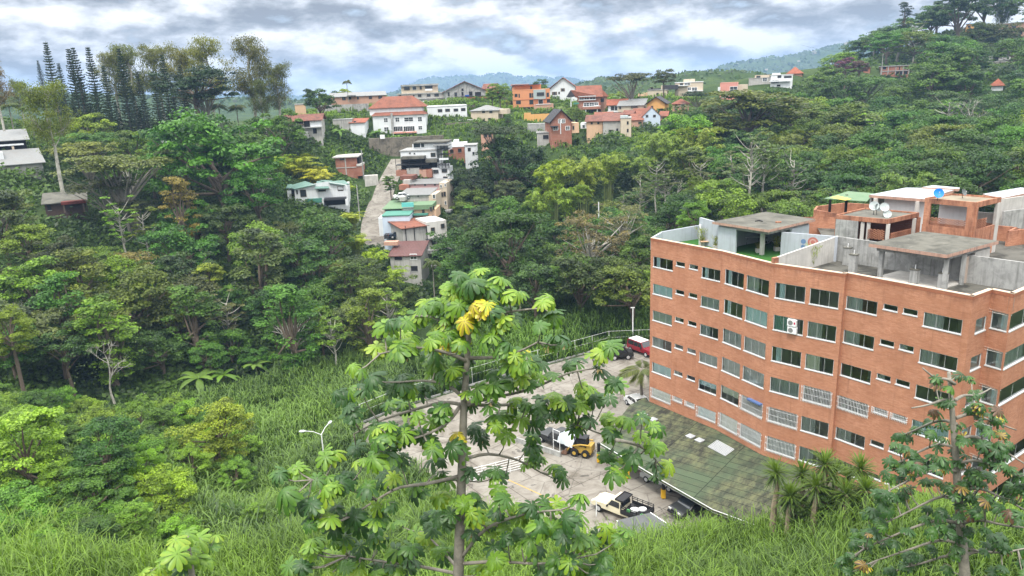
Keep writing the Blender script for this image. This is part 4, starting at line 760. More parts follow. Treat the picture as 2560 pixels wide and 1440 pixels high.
lattice(d4[0]+(d4[1]-d4[0])*.65,d4[0]+(d4[1]-d4[0])*.97,20.9,21.9); lattice(d4[1]+(d4[2]-d4[1])*.05,d4[1]+(d4[2]-d4[1])*.8,20.4,21.5)
t4=room([z5(1395,210),z5(1995,265),z5(2285,200),z5(1700,160)],25.0)
m=MB(); m.prism([tuple(p) for p in t4],24.5,24.85,m=1,top=0); m.build('tower_roof',[pmat('tower_roof_tan',(0.26,0.22,0.16),.95,.35,.8,stain=.3),BRICK],BT)
for a,b in ((0,1),(1,2),(2,3),(3,0)): wall2(t4[a],t4[b],24.5,25.0,.16,BRICK,'tower_edge')
for a,b in ((0,1),(1,2),(2,3),(3,0)): wall2(t4[a]*1,t4[b]*1,FL,22.4,.2,BRICK,'tower_wall')
e=lambda i,j,f:t4[i]+(t4[j]-t4[i])*f
wall2(e(0,1,0),e(0,1,.13),22.4,24.5,.2,BRICK,'tower_pier'); wall2(e(0,1,.85),e(0,1,1),22.4,24.5,.2,BRICK,'tower_pier'); wall2(e(1,2,0),e(1,2,.08),22.4,24.5,.2,BRICK,'tower_pier')
wall2(e(0,1,.25)+(1.2,1.6),e(0,1,.9)+(1.2,1.6),22.3,24.5,.15,WHITE,'tower_back_panel'); wall2(e(1,2,.85),e(1,2,1),FL,24.5,.25,CONCL,'tower_pier'); wall2(t4[3],t4[2],22.4,23.4,.15,CONCL,'tower_back_wall')
lattice(e(0,1,.13),e(0,1,.85),22.4,23.2); lattice(e(1,2,.08),e(1,2,.5),22.4,23.3)
b4=room([z5(725,175),z5(1380,225),z5(1790,100),z5(1160,90)],24.0)
SHEETR=tilemat('pale_blue_sheet',(0.42,0.45,0.48),0.4,2.0,0.85,0.35,0.25,(0.26,0.27,0.28),0.05)
def sheetroof(c,z,th,mt,nm):
    m=MB(); m.prism([tuple(p) for p in c],z-th,z,m=1,top=0); m.build(nm,[mt,pmat('stained_edge',(0.4,.3,.2))],BT)
sheetroof(b4,24.0,.3,SHEETR,'penthouse_roof'); e=lambda i,j,f:b4[i]+(b4[j]-b4[i])*f
wall2(e(0,1,.25)+(.8,1.0),e(0,1,1)+(.8,1.0),FL,23.7,.2,WHITE,'penthouse_wall'); wall2(e(0,3,.05),e(0,3,.9),FL,23.7,.2,CONC,'penthouse_wall'); wall2(e(0,1,.1),e(0,1,.17),FL,23.7,.3,CONCL,'column'); wall2(e(0,1,.86),e(0,1,.92),FL,23.7,.3,CONCL,'column')
r2=room([z5(1350,90),z5(1790,110),z5(1800,95),z5(1480,66)],24.1); sheetroof(r2,24.15,.25,SHEETR,'penthouse_roof_rear')
cn=room([z5(190,210),z5(700,245),z5(780,150),z5(480,125)],23.0); m=MB(); m.prism([tuple(p) for p in cn],22.85,22.93); m.build('canopy_sheet',[GREENR],BT)
m=MB(); q=cn[0]; m.prism([tuple(cn[0]+(cn[2]-cn[0])*f+(cn[1]-cn[3])*g) for f,g in ((.12,.0),(.3,.35),(.45,.28),(.3,-.1))],22.935,22.95); m.build('yellow_sheet',pmat('yellow_sheet',(0.65,0.5,0.1),.7,.1),BT)
for p in (z5(255,360),z5(445,370)):
    q=A2(p,21.0); m=MB(); m.box(q[0]-.12,q[1]-.12,FL,q[0]+.12,q[1]+.12,23.0); m.build('post',BLACK,BT)
bb=[A2(p,21.0) for p in (z5(80,350),z5(340,405),z5(110,310),z5(440,270))]
wall2(bb[0],bb[1]+(1.0,-2.2),14,21.0,.25,BRICK,'rear_brick_wall'); wall2(bb[0],bb[2],14,21.0,.25,BRICK,'rear_brick_wall'); wall2(bb[2],bb[3],14,21.0,.25,BRICK,'rear_brick_wall'); wall2(bb[3],(50,88),14,21,.25,BRICK,'rear_brick_wall')
rr4=[A2(p,23.5) for p in (z5(2070,165),z5(2290,215),z5(2560,150),z5(2280,115))]; rr4[2]=rr4[2]+(3,1.5); m=MB(); sheetroof([rr4[0],rr4[1],rr4[2],rr4[3]+(3,1)],23.5,.2,SHEETR,'side_roof')
wall2(rr4[1],rr4[1]+(6,2.6),FL,23.4,.2,CONCL,'side_wall'); wall2(rr4[1]+(-.4,-1.2),rr4[1]+(6,1.0),FL,22.3,.2,CONC,'side_wall')
rb=[A2(p,21.2) for p in (z5(2105,525),z5(2470,560),z5(2370,605))]; wall2(rb[0],rb[1],FL-2,21.2,.2,BRICK,'side_brick_wall'); wall2(rb[1],rb[2],FL-2,21.2,.2,BRICK,'side_brick_wall'); wall2(rb[2],rb[2]+(4,1.2),FL-2,21.2,.2,BRICK,'side_brick_wall')
# vent shafts with plastic pipes
for px,zt_,np_ in ((z5(510,1105),21.3,1),(z5(440,1010),21.25,1),(z5(1235,1250),20.95,1),(z5(1570,1300),20.95,2)):
    q=A2(px,FL); m=MB(); d=np.array([.58,-.8])*.62; e_=np.array([.8,.58])*.5; m.ob((*(q-d/2),FL),(*d,0),(*e_,0),(0,0,zt_-FL)); so_=m.build('vent_shaft',CONC,BT)
    m=MB(); m.ob((*(q-d/2*1.12-e_*.06),zt_),(*(d*1.12),0),(*(e_*1.12),0),(0,0,.09)); m.build('cap',BLACK if 0 else CONCD,so_)
    for k in range(np_):
        m=MB(); c_=q+e_/2+d*(.15*(2*k-1) if np_>1 else 0); m.tube([(*c_,zt_+.05),(*c_,zt_+.45)],.035,8); m.build('pipe',WHITEP,so_)
# ---------------------------------------------------------------- vegetation: leaf cards scattered through real crown volumes
def unit(v): return v/(np.linalg.norm(v,axis=-1,keepdims=True)+1e-9)
def rnd(n_,k=3): return RNG.normal(size=(n_,k))
def leaves(C,N,S,asp=0.55,D=None,fold=0.0):
    """rhombus leaves: centres C, normals N, lengths S; D preferred long direction"""
    n_=len(C); N=unit(N); D=rnd(n_) if D is None else D
    D=unit(D-N*(D*N).sum(1,keepdims=True)); W=np.cross(N,D); S=S[:,None]
    V=np.stack([C-D*S*.5,C+W*S*asp*.5-N*S*.06-D*S*.05,C+D*S*.5-N*S*.10,C-W*S*asp*.5-N*S*.06-D*S*.05],1).reshape(-1,3)
    return V,np.arange(n_*4).reshape(-1,4)
def leafmesh(name,parts,mat=LEAF):
    Vs=[];Fs=[];As=[];o=0
    for V,F_,a in parts: Vs.append(V);Fs.append(F_+o);As.append(a);o+=len(V)
    return npmesh(name,np.concatenate(Vs),np.concatenate(Fs),mat,np.concatenate(As))
def crownpts(R,rz,ncl,rc,nl,flat=0.6,bottom=-0.35,shell=0.62,seed=0,irr=0.25,dens=1.0):
    """clump centres over an uneven ellipsoid, leaves over each clump's upper side"""
    g=np.random.default_rng(seed); cs=[]; 
    ph=g.uniform(0,6.28,6)
    for i in range(ncl):
        z=g.uniform(bottom,1.0); a=g.uniform(0,2*math.pi); r=math.sqrt(max(0,1-z*z)); k=g.uniform(shell,1.0)
        k*=1+irr*(math.sin(2*a+ph[0])*.5+math.sin(3*a+ph[1]+z*2)*.5)
        cs.append((R*r*math.cos(a)*k,R*r*math.sin(a)*k,rz*z*(k if z>0 else 1)))
    cs=np.array(cs); C=[];N=[];A_=[]
    for c in cs:
        m=int(nl*g.uniform(.6,1.3)); d=unit(g.normal(size=(m,3))); d[:,2]=np.abs(d[:,2])*1.0-.25*(g.random(m)<.3); d=unit(d)
        rr_=rc*g.uniform(.7,1.3)*(g.uniform(.55,1.05,m)[:,None]); C.append(c+d*rr_*np.array([1,1,flat])); N.append(d*.8+np.array([0,0,.7])+g.normal(size=(m,3))*.45)
        A_.append(np.clip(g.normal(.45,.2,m)+g.normal(0,.17)+.12*d[:,2]*0,0,1))
    return cs,np.concatenate(C),np.concatenate(N),np.concatenate(A_)
def bend(a,b,k=5,sag=0.0,g=random):
    a=np.array(a,float);b=np.array(b,float);L=np.linalg.norm(b-a); m=[g.uniform(-.08,.08)*L for _ in range(3)]
    return [a+(b-a)*t+np.array(m)*math.sin(math.pi*t)+np.array([0,0,sag*L*math.sin(math.pi*t)]) for t in np.linspace(0,1,k)]
PROTO={}
def proto(kind):
    if kind in PROTO: return PROTO[kind]
    L=[]
    for sd in range({'round':5,'umbrella':3,'pale':3,'bamboo':3,'conifer':4,'euca':3,'bush':3,'bare':2,'palm':2,'banana':2,'dome':2,'near':2,'column':2,'twiggy':2}[kind]):
        g=np.random.default_rng(100+sd*7+len(kind)*31); rg=random.Random(sd*5+len(kind)); tr=MB(); bk_=BARK
        if kind in('round','dome','near','bush','column','twiggy'):
            R,rz,nc,rc,nl,ls,bot,hc={'round':(5,4.2,50,1.3,150,.44,-.5,7.5),'dome':(5,4.0,75,1.1,110,.36,-.5,6.5),'near':(5,5,95,1.05,210,.32,-.9,6.0),'bush':(2.5,2.1,20,.8,120,.26,-.6,2.0),'column':(2.2,5.2,60,.8,110,.28,-.95,6.5),'twiggy':(5,4.2,80,.9,62,.32,-.6,7)}[kind]
            cs,C,N,A_=crownpts(R,rz,nc,rc,nl,.62,bot,.6,sd*13+5,.3 if kind!='bush' else .2)
            off=np.array([0,0,hc]); V,F_=leaves(C+off,N,ls*g.uniform(.7,1.3,len(C)),.6)
            crown=leafmesh('crown_'+kind,[(V,F_,A_)])
            tr.tube([(0,0,-8),(0,0,0),(rg.uniform(-.3,.3),rg.uniform(-.3,.3),hc*.35),(rg.uniform(-.5,.5),rg.uniform(-.5,.5),hc*.7)],[.42,.36,.28,.2],7)
            top=np.array(tr.v[-1]); 
            for c in cs[g.permutation(len(cs))[:14 if kind!='twiggy' else 30]]: tr.tube(bend((0,0,hc*rg.uniform(.35,.8)),c+off-(0,0,.3),5,.06,rg),[.16,.13,.1,.07,.03],5,cap=False)
            if kind=='twiggy': bk_=BARKP
        elif kind=='umbrella':
            cs,C,N,A_=crownpts(6,1.7,60,1.25,95,.38,-.1,.25,sd*3+2,.18); off=np.array([0,0,8]); V,F_=leaves(C+off,N+np.array([0,0,.6]),.36*g.uniform(.7,1.3,len(C)),.6)
            crown=leafmesh('crown_'+kind,[(V,F_,A_)]); tr.tube([(0,0,-8),(0,0,0),(.2,.1,2.5),(.1,.3,4.0)],[.4,.35,.28,.22],7)
            for c in cs[g.permutation(len(cs))[:22]]: tr.tube(bend((.1,.3,rg.uniform(2.5,4)),c+off-(0,0,.4),6,.05,rg),[.17,.14,.11,.09,.06,.03],5,cap=False)
            bk_=BARKG
        elif kind=='pale':
            cs=[];C=[];N=[];A_=[];hh=11; tr.tube([(0,0,-8),(0,0,0),(.3,.1,4),(-.1,.3,8),(0,0,hh)],[.24,.21,.17,.12,.07],6)
            for i in range(26):
                zz=rg.uniform(5.0,hh); a=rg.uniform(0,6.28); r=rg.uniform(1.2,4.2)*(1.15-zz/hh*.45); e=np.array([r*math.cos(a),r*math.sin(a),zz+rg.uniform(.6,2.0)])
                tr.tube(bend((0,0,zz-rg.uniform(0,1.2)),e,5,-.1,rg),[.09,.075,.06,.045,.03],4,cap=False)
                m=int(rg.uniform(35,80)); d=unit(g.normal(size=(m,3)));d[:,2]=np.abs(d[:,2]); rr_=rg.uniform(.7,1.15)
                C.append(e+d*np.array([1,1,.35])*rr_*g.uniform(.3,1,m)[:,None]); N.append(np.array([0,0,1])+d*.6+g.normal(size=(m,3))*.3); A_.append(np.clip(g.normal(.5,.2,m),0,1))
            C=np.concatenate(C);N=np.concatenate(N); V,F_=leaves(C,N,.5*g.uniform(.7,1.2,len(C)),.7); crown=leafmesh('crown_pale',[(V,F_,np.concatenate(A_))]); bk_=BARKP
        elif kind=='bamboo':
            C=[];N=[];A_=[];D=[]
            for i in range(34):
                a=rg.uniform(0,6.28); r0=rg.uniform(0,1.3); hh=rg.uniform(8,13); out=rg.uniform(2.0,5.2); b0=np.array([r0*math.cos(a),r0*math.sin(a),-3]); da=np.array([math.cos(a),math.sin(a),0])
                pts=[b0+da*out*(t**2.4)+np.array([0,0,(hh+3)*(1-(1-t)**1.7)*(1-.16*t**4)]) for t in np.linspace(0,1,9)]
                tr.tube(pts,[.07]*3+[.06,.05,.05,.04,.03,.015],4,cap=False)
                m=150; t=g.uniform(.25,1,m)**.8; P=np.array([[np.interp(x,np.linspace(0,1,9),[p[k] for p in pts]) for k in range(3)] for x in t])
                sp=(1.15-.8*t)[:,None]*.95; d=g.normal(size=(m,3)); d[:,2]*=.45; C.append(P+d*sp*.6+np.array([0,0,-.15])); D.append(d*.7+da*.6+np.array([0,0,-.75])); N.append(np.array([0,0,1])+da*.5+g.normal(size=(m,3))*.4); A_.append(np.clip(g.normal(.45,.2,m)+.18*(t-.6)+rg.uniform(-.12,.12),0,1))
            C=np.concatenate(C); V,F_=leaves(C,np.concatenate(N),.62*g.uniform(.7,1.3,len(C)),.28,np.concatenate(D)); crown=leafmesh('crown_bamboo',[(V,F_,np.concatenate(A_))]); bk_=pmat('bamboo_culm',(0.16,0.2,0.06),.6,.3,3)
        elif kind=='conifer':
            hh=24.; C=[];N=[];A_=[];D=[]; tr.tube([(0,0,-4),(0,0,0),(.15,0,hh*.5),(0,.1,hh)],[.34,.3,.17,.03],6); z=rg.uniform(2.5,4); lv=0
            while z<hh-.3:
                Lb=(hh-z)/hh*3.6+.55; Lb*=rg.uniform(.8,1.1); nb=6
                for j in range(nb):
                    a=j*6.283/nb+lv*.5+rg.uniform(-.15,.15); L_=Lb*rg.uniform(.75,1.1); da=np.array([math.cos(a),math.sin(a),0]); m=max(10,int(L_*15))
                    t=g.uniform(.1,1,m); P=np.array([0,0,z])+da*(t*L_)[:,None]+np.array([0,0,1])*((.28*t**2-.10*t)*L_)[:,None]
                    sd_=np.cross(da,(0,0,1.)); P=P+sd_*(g.normal(size=m)*.16)[:,None]*(1.2-t)[:,None]+np.array([0,0,1])*(g.uniform(0,.22,m))[:,None]
                    C.append(P); D.append(da*.6+np.array([0,0,1.0])+sd_*g.normal(size=(m,1))*.6); N.append(g.normal(size=(m,3))); A_.append(np.clip(g.normal(.4,.18,m),0,1))
                    tr.tube([(0,0,z),np.array([0,0,z+.02*L_])+da*L_*.5,np.array([0,0,z+.16*L_])+da*L_],[.035,.025,.01],3,cap=False)
                z+=rg.uniform(.7,1.0)*(1.15-.45*z/hh); lv+=1
            C=np.concatenate(C); V,F_=leaves(C,np.concatenate(N),.52*g.uniform(.7,1.3,len(C)),.4,np.concatenate(D)); crown=leafmesh('crown_conifer',[(V,F_,np.concatenate(A_))]); bk_=BARK
        elif kind=='euca':
            hh=20.; C=[];N=[];A_=[];D=[]; tr.tube([(0,0,-4),(0,0,0),(.6,.2,6),(.2,.5,12),(.9,.2,18)],[.42,.38,.3,.18,.05],7); bk_=BARKP
            for i in range(17):
                z0=rg.uniform(5,16.5); a=rg.uniform(0,6.28); L_=rg.uniform(3,6.5)*(1.25-z0/hh*.55); e=np.array([L_*.75*math.cos(a),L_*.75*math.sin(a),z0+L_*rg.uniform(.5,.95)]); pth=bend((.4,.3,z0),e,6,-.08,rg); tr.tube(pth,[.15,.12,.1,.07,.05,.02],5,cap=False)
                for q in range(15):
                    c=pth[rg.randint(2,5)]+np.array([rg.gauss(0,1),rg.gauss(0,1),rg.gauss(.2,.7)])*1.0; tr.tube([pth[3],c],[.03,.012],3,cap=False)
                    m=rg.randint(28,62); d=g.normal(size=(m,3)); C.append(c+d*np.array([.5,.5,.42])); D.append(d*.3+np.array([0,0,-1.])); N.append(g.normal(size=(m,3))+np.array([0,0,.3])); A_.append(np.clip(g.normal(.5,.22,m),0,1))
            C=np.concatenate(C); V,F_=leaves(C,np.concatenate(N),.42*g.uniform(.7,1.3,len(C)),.36,np.concatenate(D)); crown=leafmesh('crown_euca',[(V,F_,np.concatenate(A_))])
        elif kind=='bare':
            bk_=BARKP
            def br(p,d,L_,r,lv):
                e=p+d*L_; tr.tube(bend(p,e,4,0,rg),[r,r*.85,r*.7,r*.55],4,cap=False)
                if lv<4:
                    for j in range(3):
                        dd=d+np.array([rg.gauss(0,.55),rg.gauss(0,.55),rg.gauss(.05,.4)]); br(e,dd/np.linalg.norm(dd),L_*rg.uniform(.55,.8),r*.55,lv+1)
            tr.tube([(0,0,-6),(0,0,2)],[.25,.2],6); br(np.array([0,0,2.]),np.array([.1,0,1.]),3.2,.17,0)
            C=g.normal(size=(160,3))*np.array([2.6,2.6,1.6])+np.array([0,0,8.]); V,F_=leaves(C,g.normal(size=(160,3)),.3*np.ones(160)); crown=leafmesh('crown_bare',[(V,F_,g.random(160))])
        elif kind in('palm','banana'):
            pp=[]; hh={'palm':7.5,'banana':2.0}[kind]; tr.tube([(0,0,-3),(0,0,0),(.1,0,hh*.6),(0,0,hh)],[.2,.17,.14,.13] if kind=='palm' else [.2,.18,.14,.09],7)
            nf=18 if kind=='palm' else 9
            for j in range(nf):
                a=j*2.4+rg.uniform(-.2,.2); up=rg.uniform(.1,1.2); Lf=rg.uniform(2.4,3.2) if kind=='palm' else rg.uniform(1.8,2.6); da=np.array([math.cos(a),math.sin(a),0]); sd_=np.array([-math.sin(a),math.cos(a),0])
                ts=np.linspace(0,1,9); P=np.array([np.array([0,0,hh])+da*Lf*t*math.cos(up*.5)+np.array([0,0,Lf*(t*math.sin(up)-.75*t*t)]) for t in ts])
                if kind=='palm':
                    tr.tube(P,[.04]*4+[.03]*3+[.01]*2,3,cap=False); m=70; t=np.repeat(np.linspace(.12,1,m//2),2); s_=np.tile([-1,1],m//2)
                    Q=np.array([[np.interp(x,ts,P[:,k]) for k in range(3)] for x in t]); dd=sd_*s_[:,None]*1.0+da*.5+np.array([0,0,-.75]); ll=.95*np.sin(np.clip(t*2.8+.2,0,3.0))+.15
                    V,F_=leaves(Q+unit(dd)*ll[:,None]*.45,np.cross(unit(dd),da)*s_[:,None]+np.array([0,0,.3]),ll,.12,dd); pp.append((V,F_,np.clip(g.normal(.45,.15,len(Q)),0,1)))
                else:
                    wdt=.32*np.sin(np.clip(ts*2.9+.15,0,3.14))+.02; V=[];F_=[]
                    for k in range(9): V+= [P[k]-sd_*wdt[k]-np.array([0,0,.12*wdt[k]*3]),P[k],P[k]+sd_*wdt[k]-np.array([0,0,.12*wdt[k]*3])]
                    for k in range(8): F_+=[[3*k,3*k+1,3*k+4,3*k+3],[3*k+1,3*k+2,3*k+5,3*k+4]]
                    pp.append((np.array(V),np.array(F_),np.full(len(F_),rg.uniform(.3,.8))))
            crown=leafmesh('crown_'+kind,pp); bk_=BARKG if kind=='palm' else pmat('banana_stem',(0.15,0.18,0.07),.8,.3,3)
        L.append((crown,tr.mesh('trunk_'+kind,bk_)))
    PROTO[kind]=L; return L
CLS={'round':(5,7.5,4.2),'dome':(5,6.5,4.0),'near':(5,6,5),'bush':(2.5,2,2.1),'column':(2.2,6.5,5.2),'twiggy':(5,7,4.2),'umbrella':(6,8,1.7),'pale':(4.2,9,3),'bamboo':(5,8,5),'conifer':(3,12,12),'euca':(5,13,7),'bare':(4,8,3),'palm':(3,7.5,2),'banana':(2,2.5,1.5)}
TREES=[]; NAMES={'round':'tree','dome':'tree','near':'tree','bush':'shrub','column':'tree','twiggy':'twiggy_tree','umbrella':'umbrella_tree','pale':'pale_trunk_tree','bamboo':'bamboo_clump','conifer':'pine_tree','euca':'eucalyptus_tree','bare':'bare_tree','palm':'palm_tree','banana':'banana_plant'}
CATS={'bush':'shrub','bamboo':'bamboo','palm':'palm','banana':'plant','conifer':'pine'}
def tree(kind,base,s,col,label=None,group=None,var=None,sz=None,rz=None):
    L=proto(kind); cr,tk=L[(var if var is not None else random.randrange(len(L)))%len(L)]
    nm=NAMES[kind]; T=thing(nm,label,CATS.get(kind,'tree'),base,group); T.rotation_euler=(0,0,random.uniform(0,6.28) if rz is None else rz); T.scale=(s,s,s if sz is None else sz)
    j=lambda c:max(.005,c*random.uniform(.88,1.12)); c=link('crown',cr,T); c.color=(j(col[0]),j(col[1]),j(col[2]),1); t=link('trunk',tk,T)
    TREES.append((T,kind,col)); return T
def tree_px(kind,px,py,D,rpx,col,label=None,group=None,flat=1.0,**k):
    """crown centre seen at (px,py), D metres off, crown radius rpx"""
    D0=D; R,hc,rz_=CLS[kind]
    for f in (1,.985,.97,.955,.94,.92,.9,.88,.86,.84,.82,.79,.76,.73,.7):      # step towards the camera until the tree stands on the slope, not in it
        D=D0*f; p=atd(px,py,D); v=p-np.array([0,0,H]); dep=float(v@_f); s=rpx*dep/FPX/R
        if p[2]-hc*s*flat>=g1(p[0],p[1])-1.6: break
    T=tree(kind,(p[0],p[1],p[2]-hc*s*flat),s,col,label,group,sz=s*flat,**k); return T
def tree_base(kind,px,ytop,ybase,D,col,label=None,group=None,hfull=None,**k):
    p=atd(px,ybase,D); q=atd(px,ytop,D); hf={'conifer':24.,'euca':21.,'palm':9.,'pale':12.5,'column':12,'banana':4.}[kind]; s=(q[2]-p[2])/hf
    return tree(kind,(p[0],p[1],p[2]),s,col,label,group,**k)
DG=(0.038,0.092,0.022); MG=(0.065,0.15,0.026); LG=(0.12,0.22,0.03); YG=(0.17,0.25,0.035); GG=(0.085,0.115,0.055); OG=(0.12,0.14,0.045); BG=(0.035,0.075,0.035); BRN=(0.16,0.14,0.09)

HBOX=[(min(h['x'])-4,min([h['y'][0]-14]+[h['c'](b[0],b[1])[1] for b in h['boxes']]),max(h['x'])+4,h['y'][1],h['D']) for h in HS]
# ---------------------------------------------------------------- the trees one can tell apart
NP_=[(100,150,240,.0),(122,102,300,.0),(152,155,300,0),(178,120,330,0),(190,118,325,0),(225,116,318,0),(262,160,325,0),(300,118,330,0),(345,175,330,0),(382,175,322,0),(405,135,330,0),(448,160,320,0),(205,190,335,0),(240,215,340,0),(330,215,335,0),(430,205,330,0),(270,230,335,0),(360,235,335,0),(500,230,330,0),(140,230,335,0),(185,240,338,0),(290,250,340,0),(350,262,342,0),(420,260,340,0),(470,250,338,0),(230,255,342,0),(155,220,330,0),(310,200,338,0),(395,240,338,0)]
for i,(px,yt,yb,_) in enumerate(NP_):
    tree_base('conifer',px+(yb-yt)*.16,yt,yb+14,226+random.uniform(-9,12)+i%3*3,(0.022,0.045,0.02),None,'pines of the left ridge grove',rz=random.uniform(0,6))
for px,yt,yb,D,col,lab in [(350,92,300,246,OG,'wispy pale eucalyptus left of centre behind the pine grove'),(300,110,290,250,(0.13,0.14,0.07),'thin whitish eucalyptus leaning left behind the pine grove'),(412,100,300,250,OG,'thin brownish eucalyptus rising between pines and umbrella tree'),(470,98,310,246,(0.15,0.16,0.05),'feathery eucalyptus behind the left edge of the umbrella tree'),(540,72,310,240,(0.15,0.18,0.04),'yellow green eucalyptus crown above the dark umbrella tree'),
   (640,66,310,226,(0.085,0.10,0.04),'tallest olive eucalyptus on the left ridge, right of the umbrella tree'),(700,140,315,222,(0.075,0.10,0.035),'broad drooping eucalyptus edging the open sky at the right of the left ridge'),(665,190,330,218,(0.07,0.095,0.03),'lower bushy eucalyptus crown under the tallest one'),(5,150,300,200,(0.15,0.12,0.07),'reddish eucalyptus branch crown at the far left edge'),(60,190,300,235,(0.12,0.12,0.07),'misty brown wispy tree left of the pine grove')]:
    tree_base('euca',px,yt,yb,D,col,lab,'eucalyptus trees of the left ridge')
tree_px('dome',488,218,214,88,(0.016,0.042,0.016),'dark umbrella shaped tree spreading in front of the left ridge eucalyptus',var=0,flat=.7)
tree_px('umbrella',510,240,216,60,(0.014,0.036,0.014),'lower right lobe tree under the dark umbrella tree',var=1)
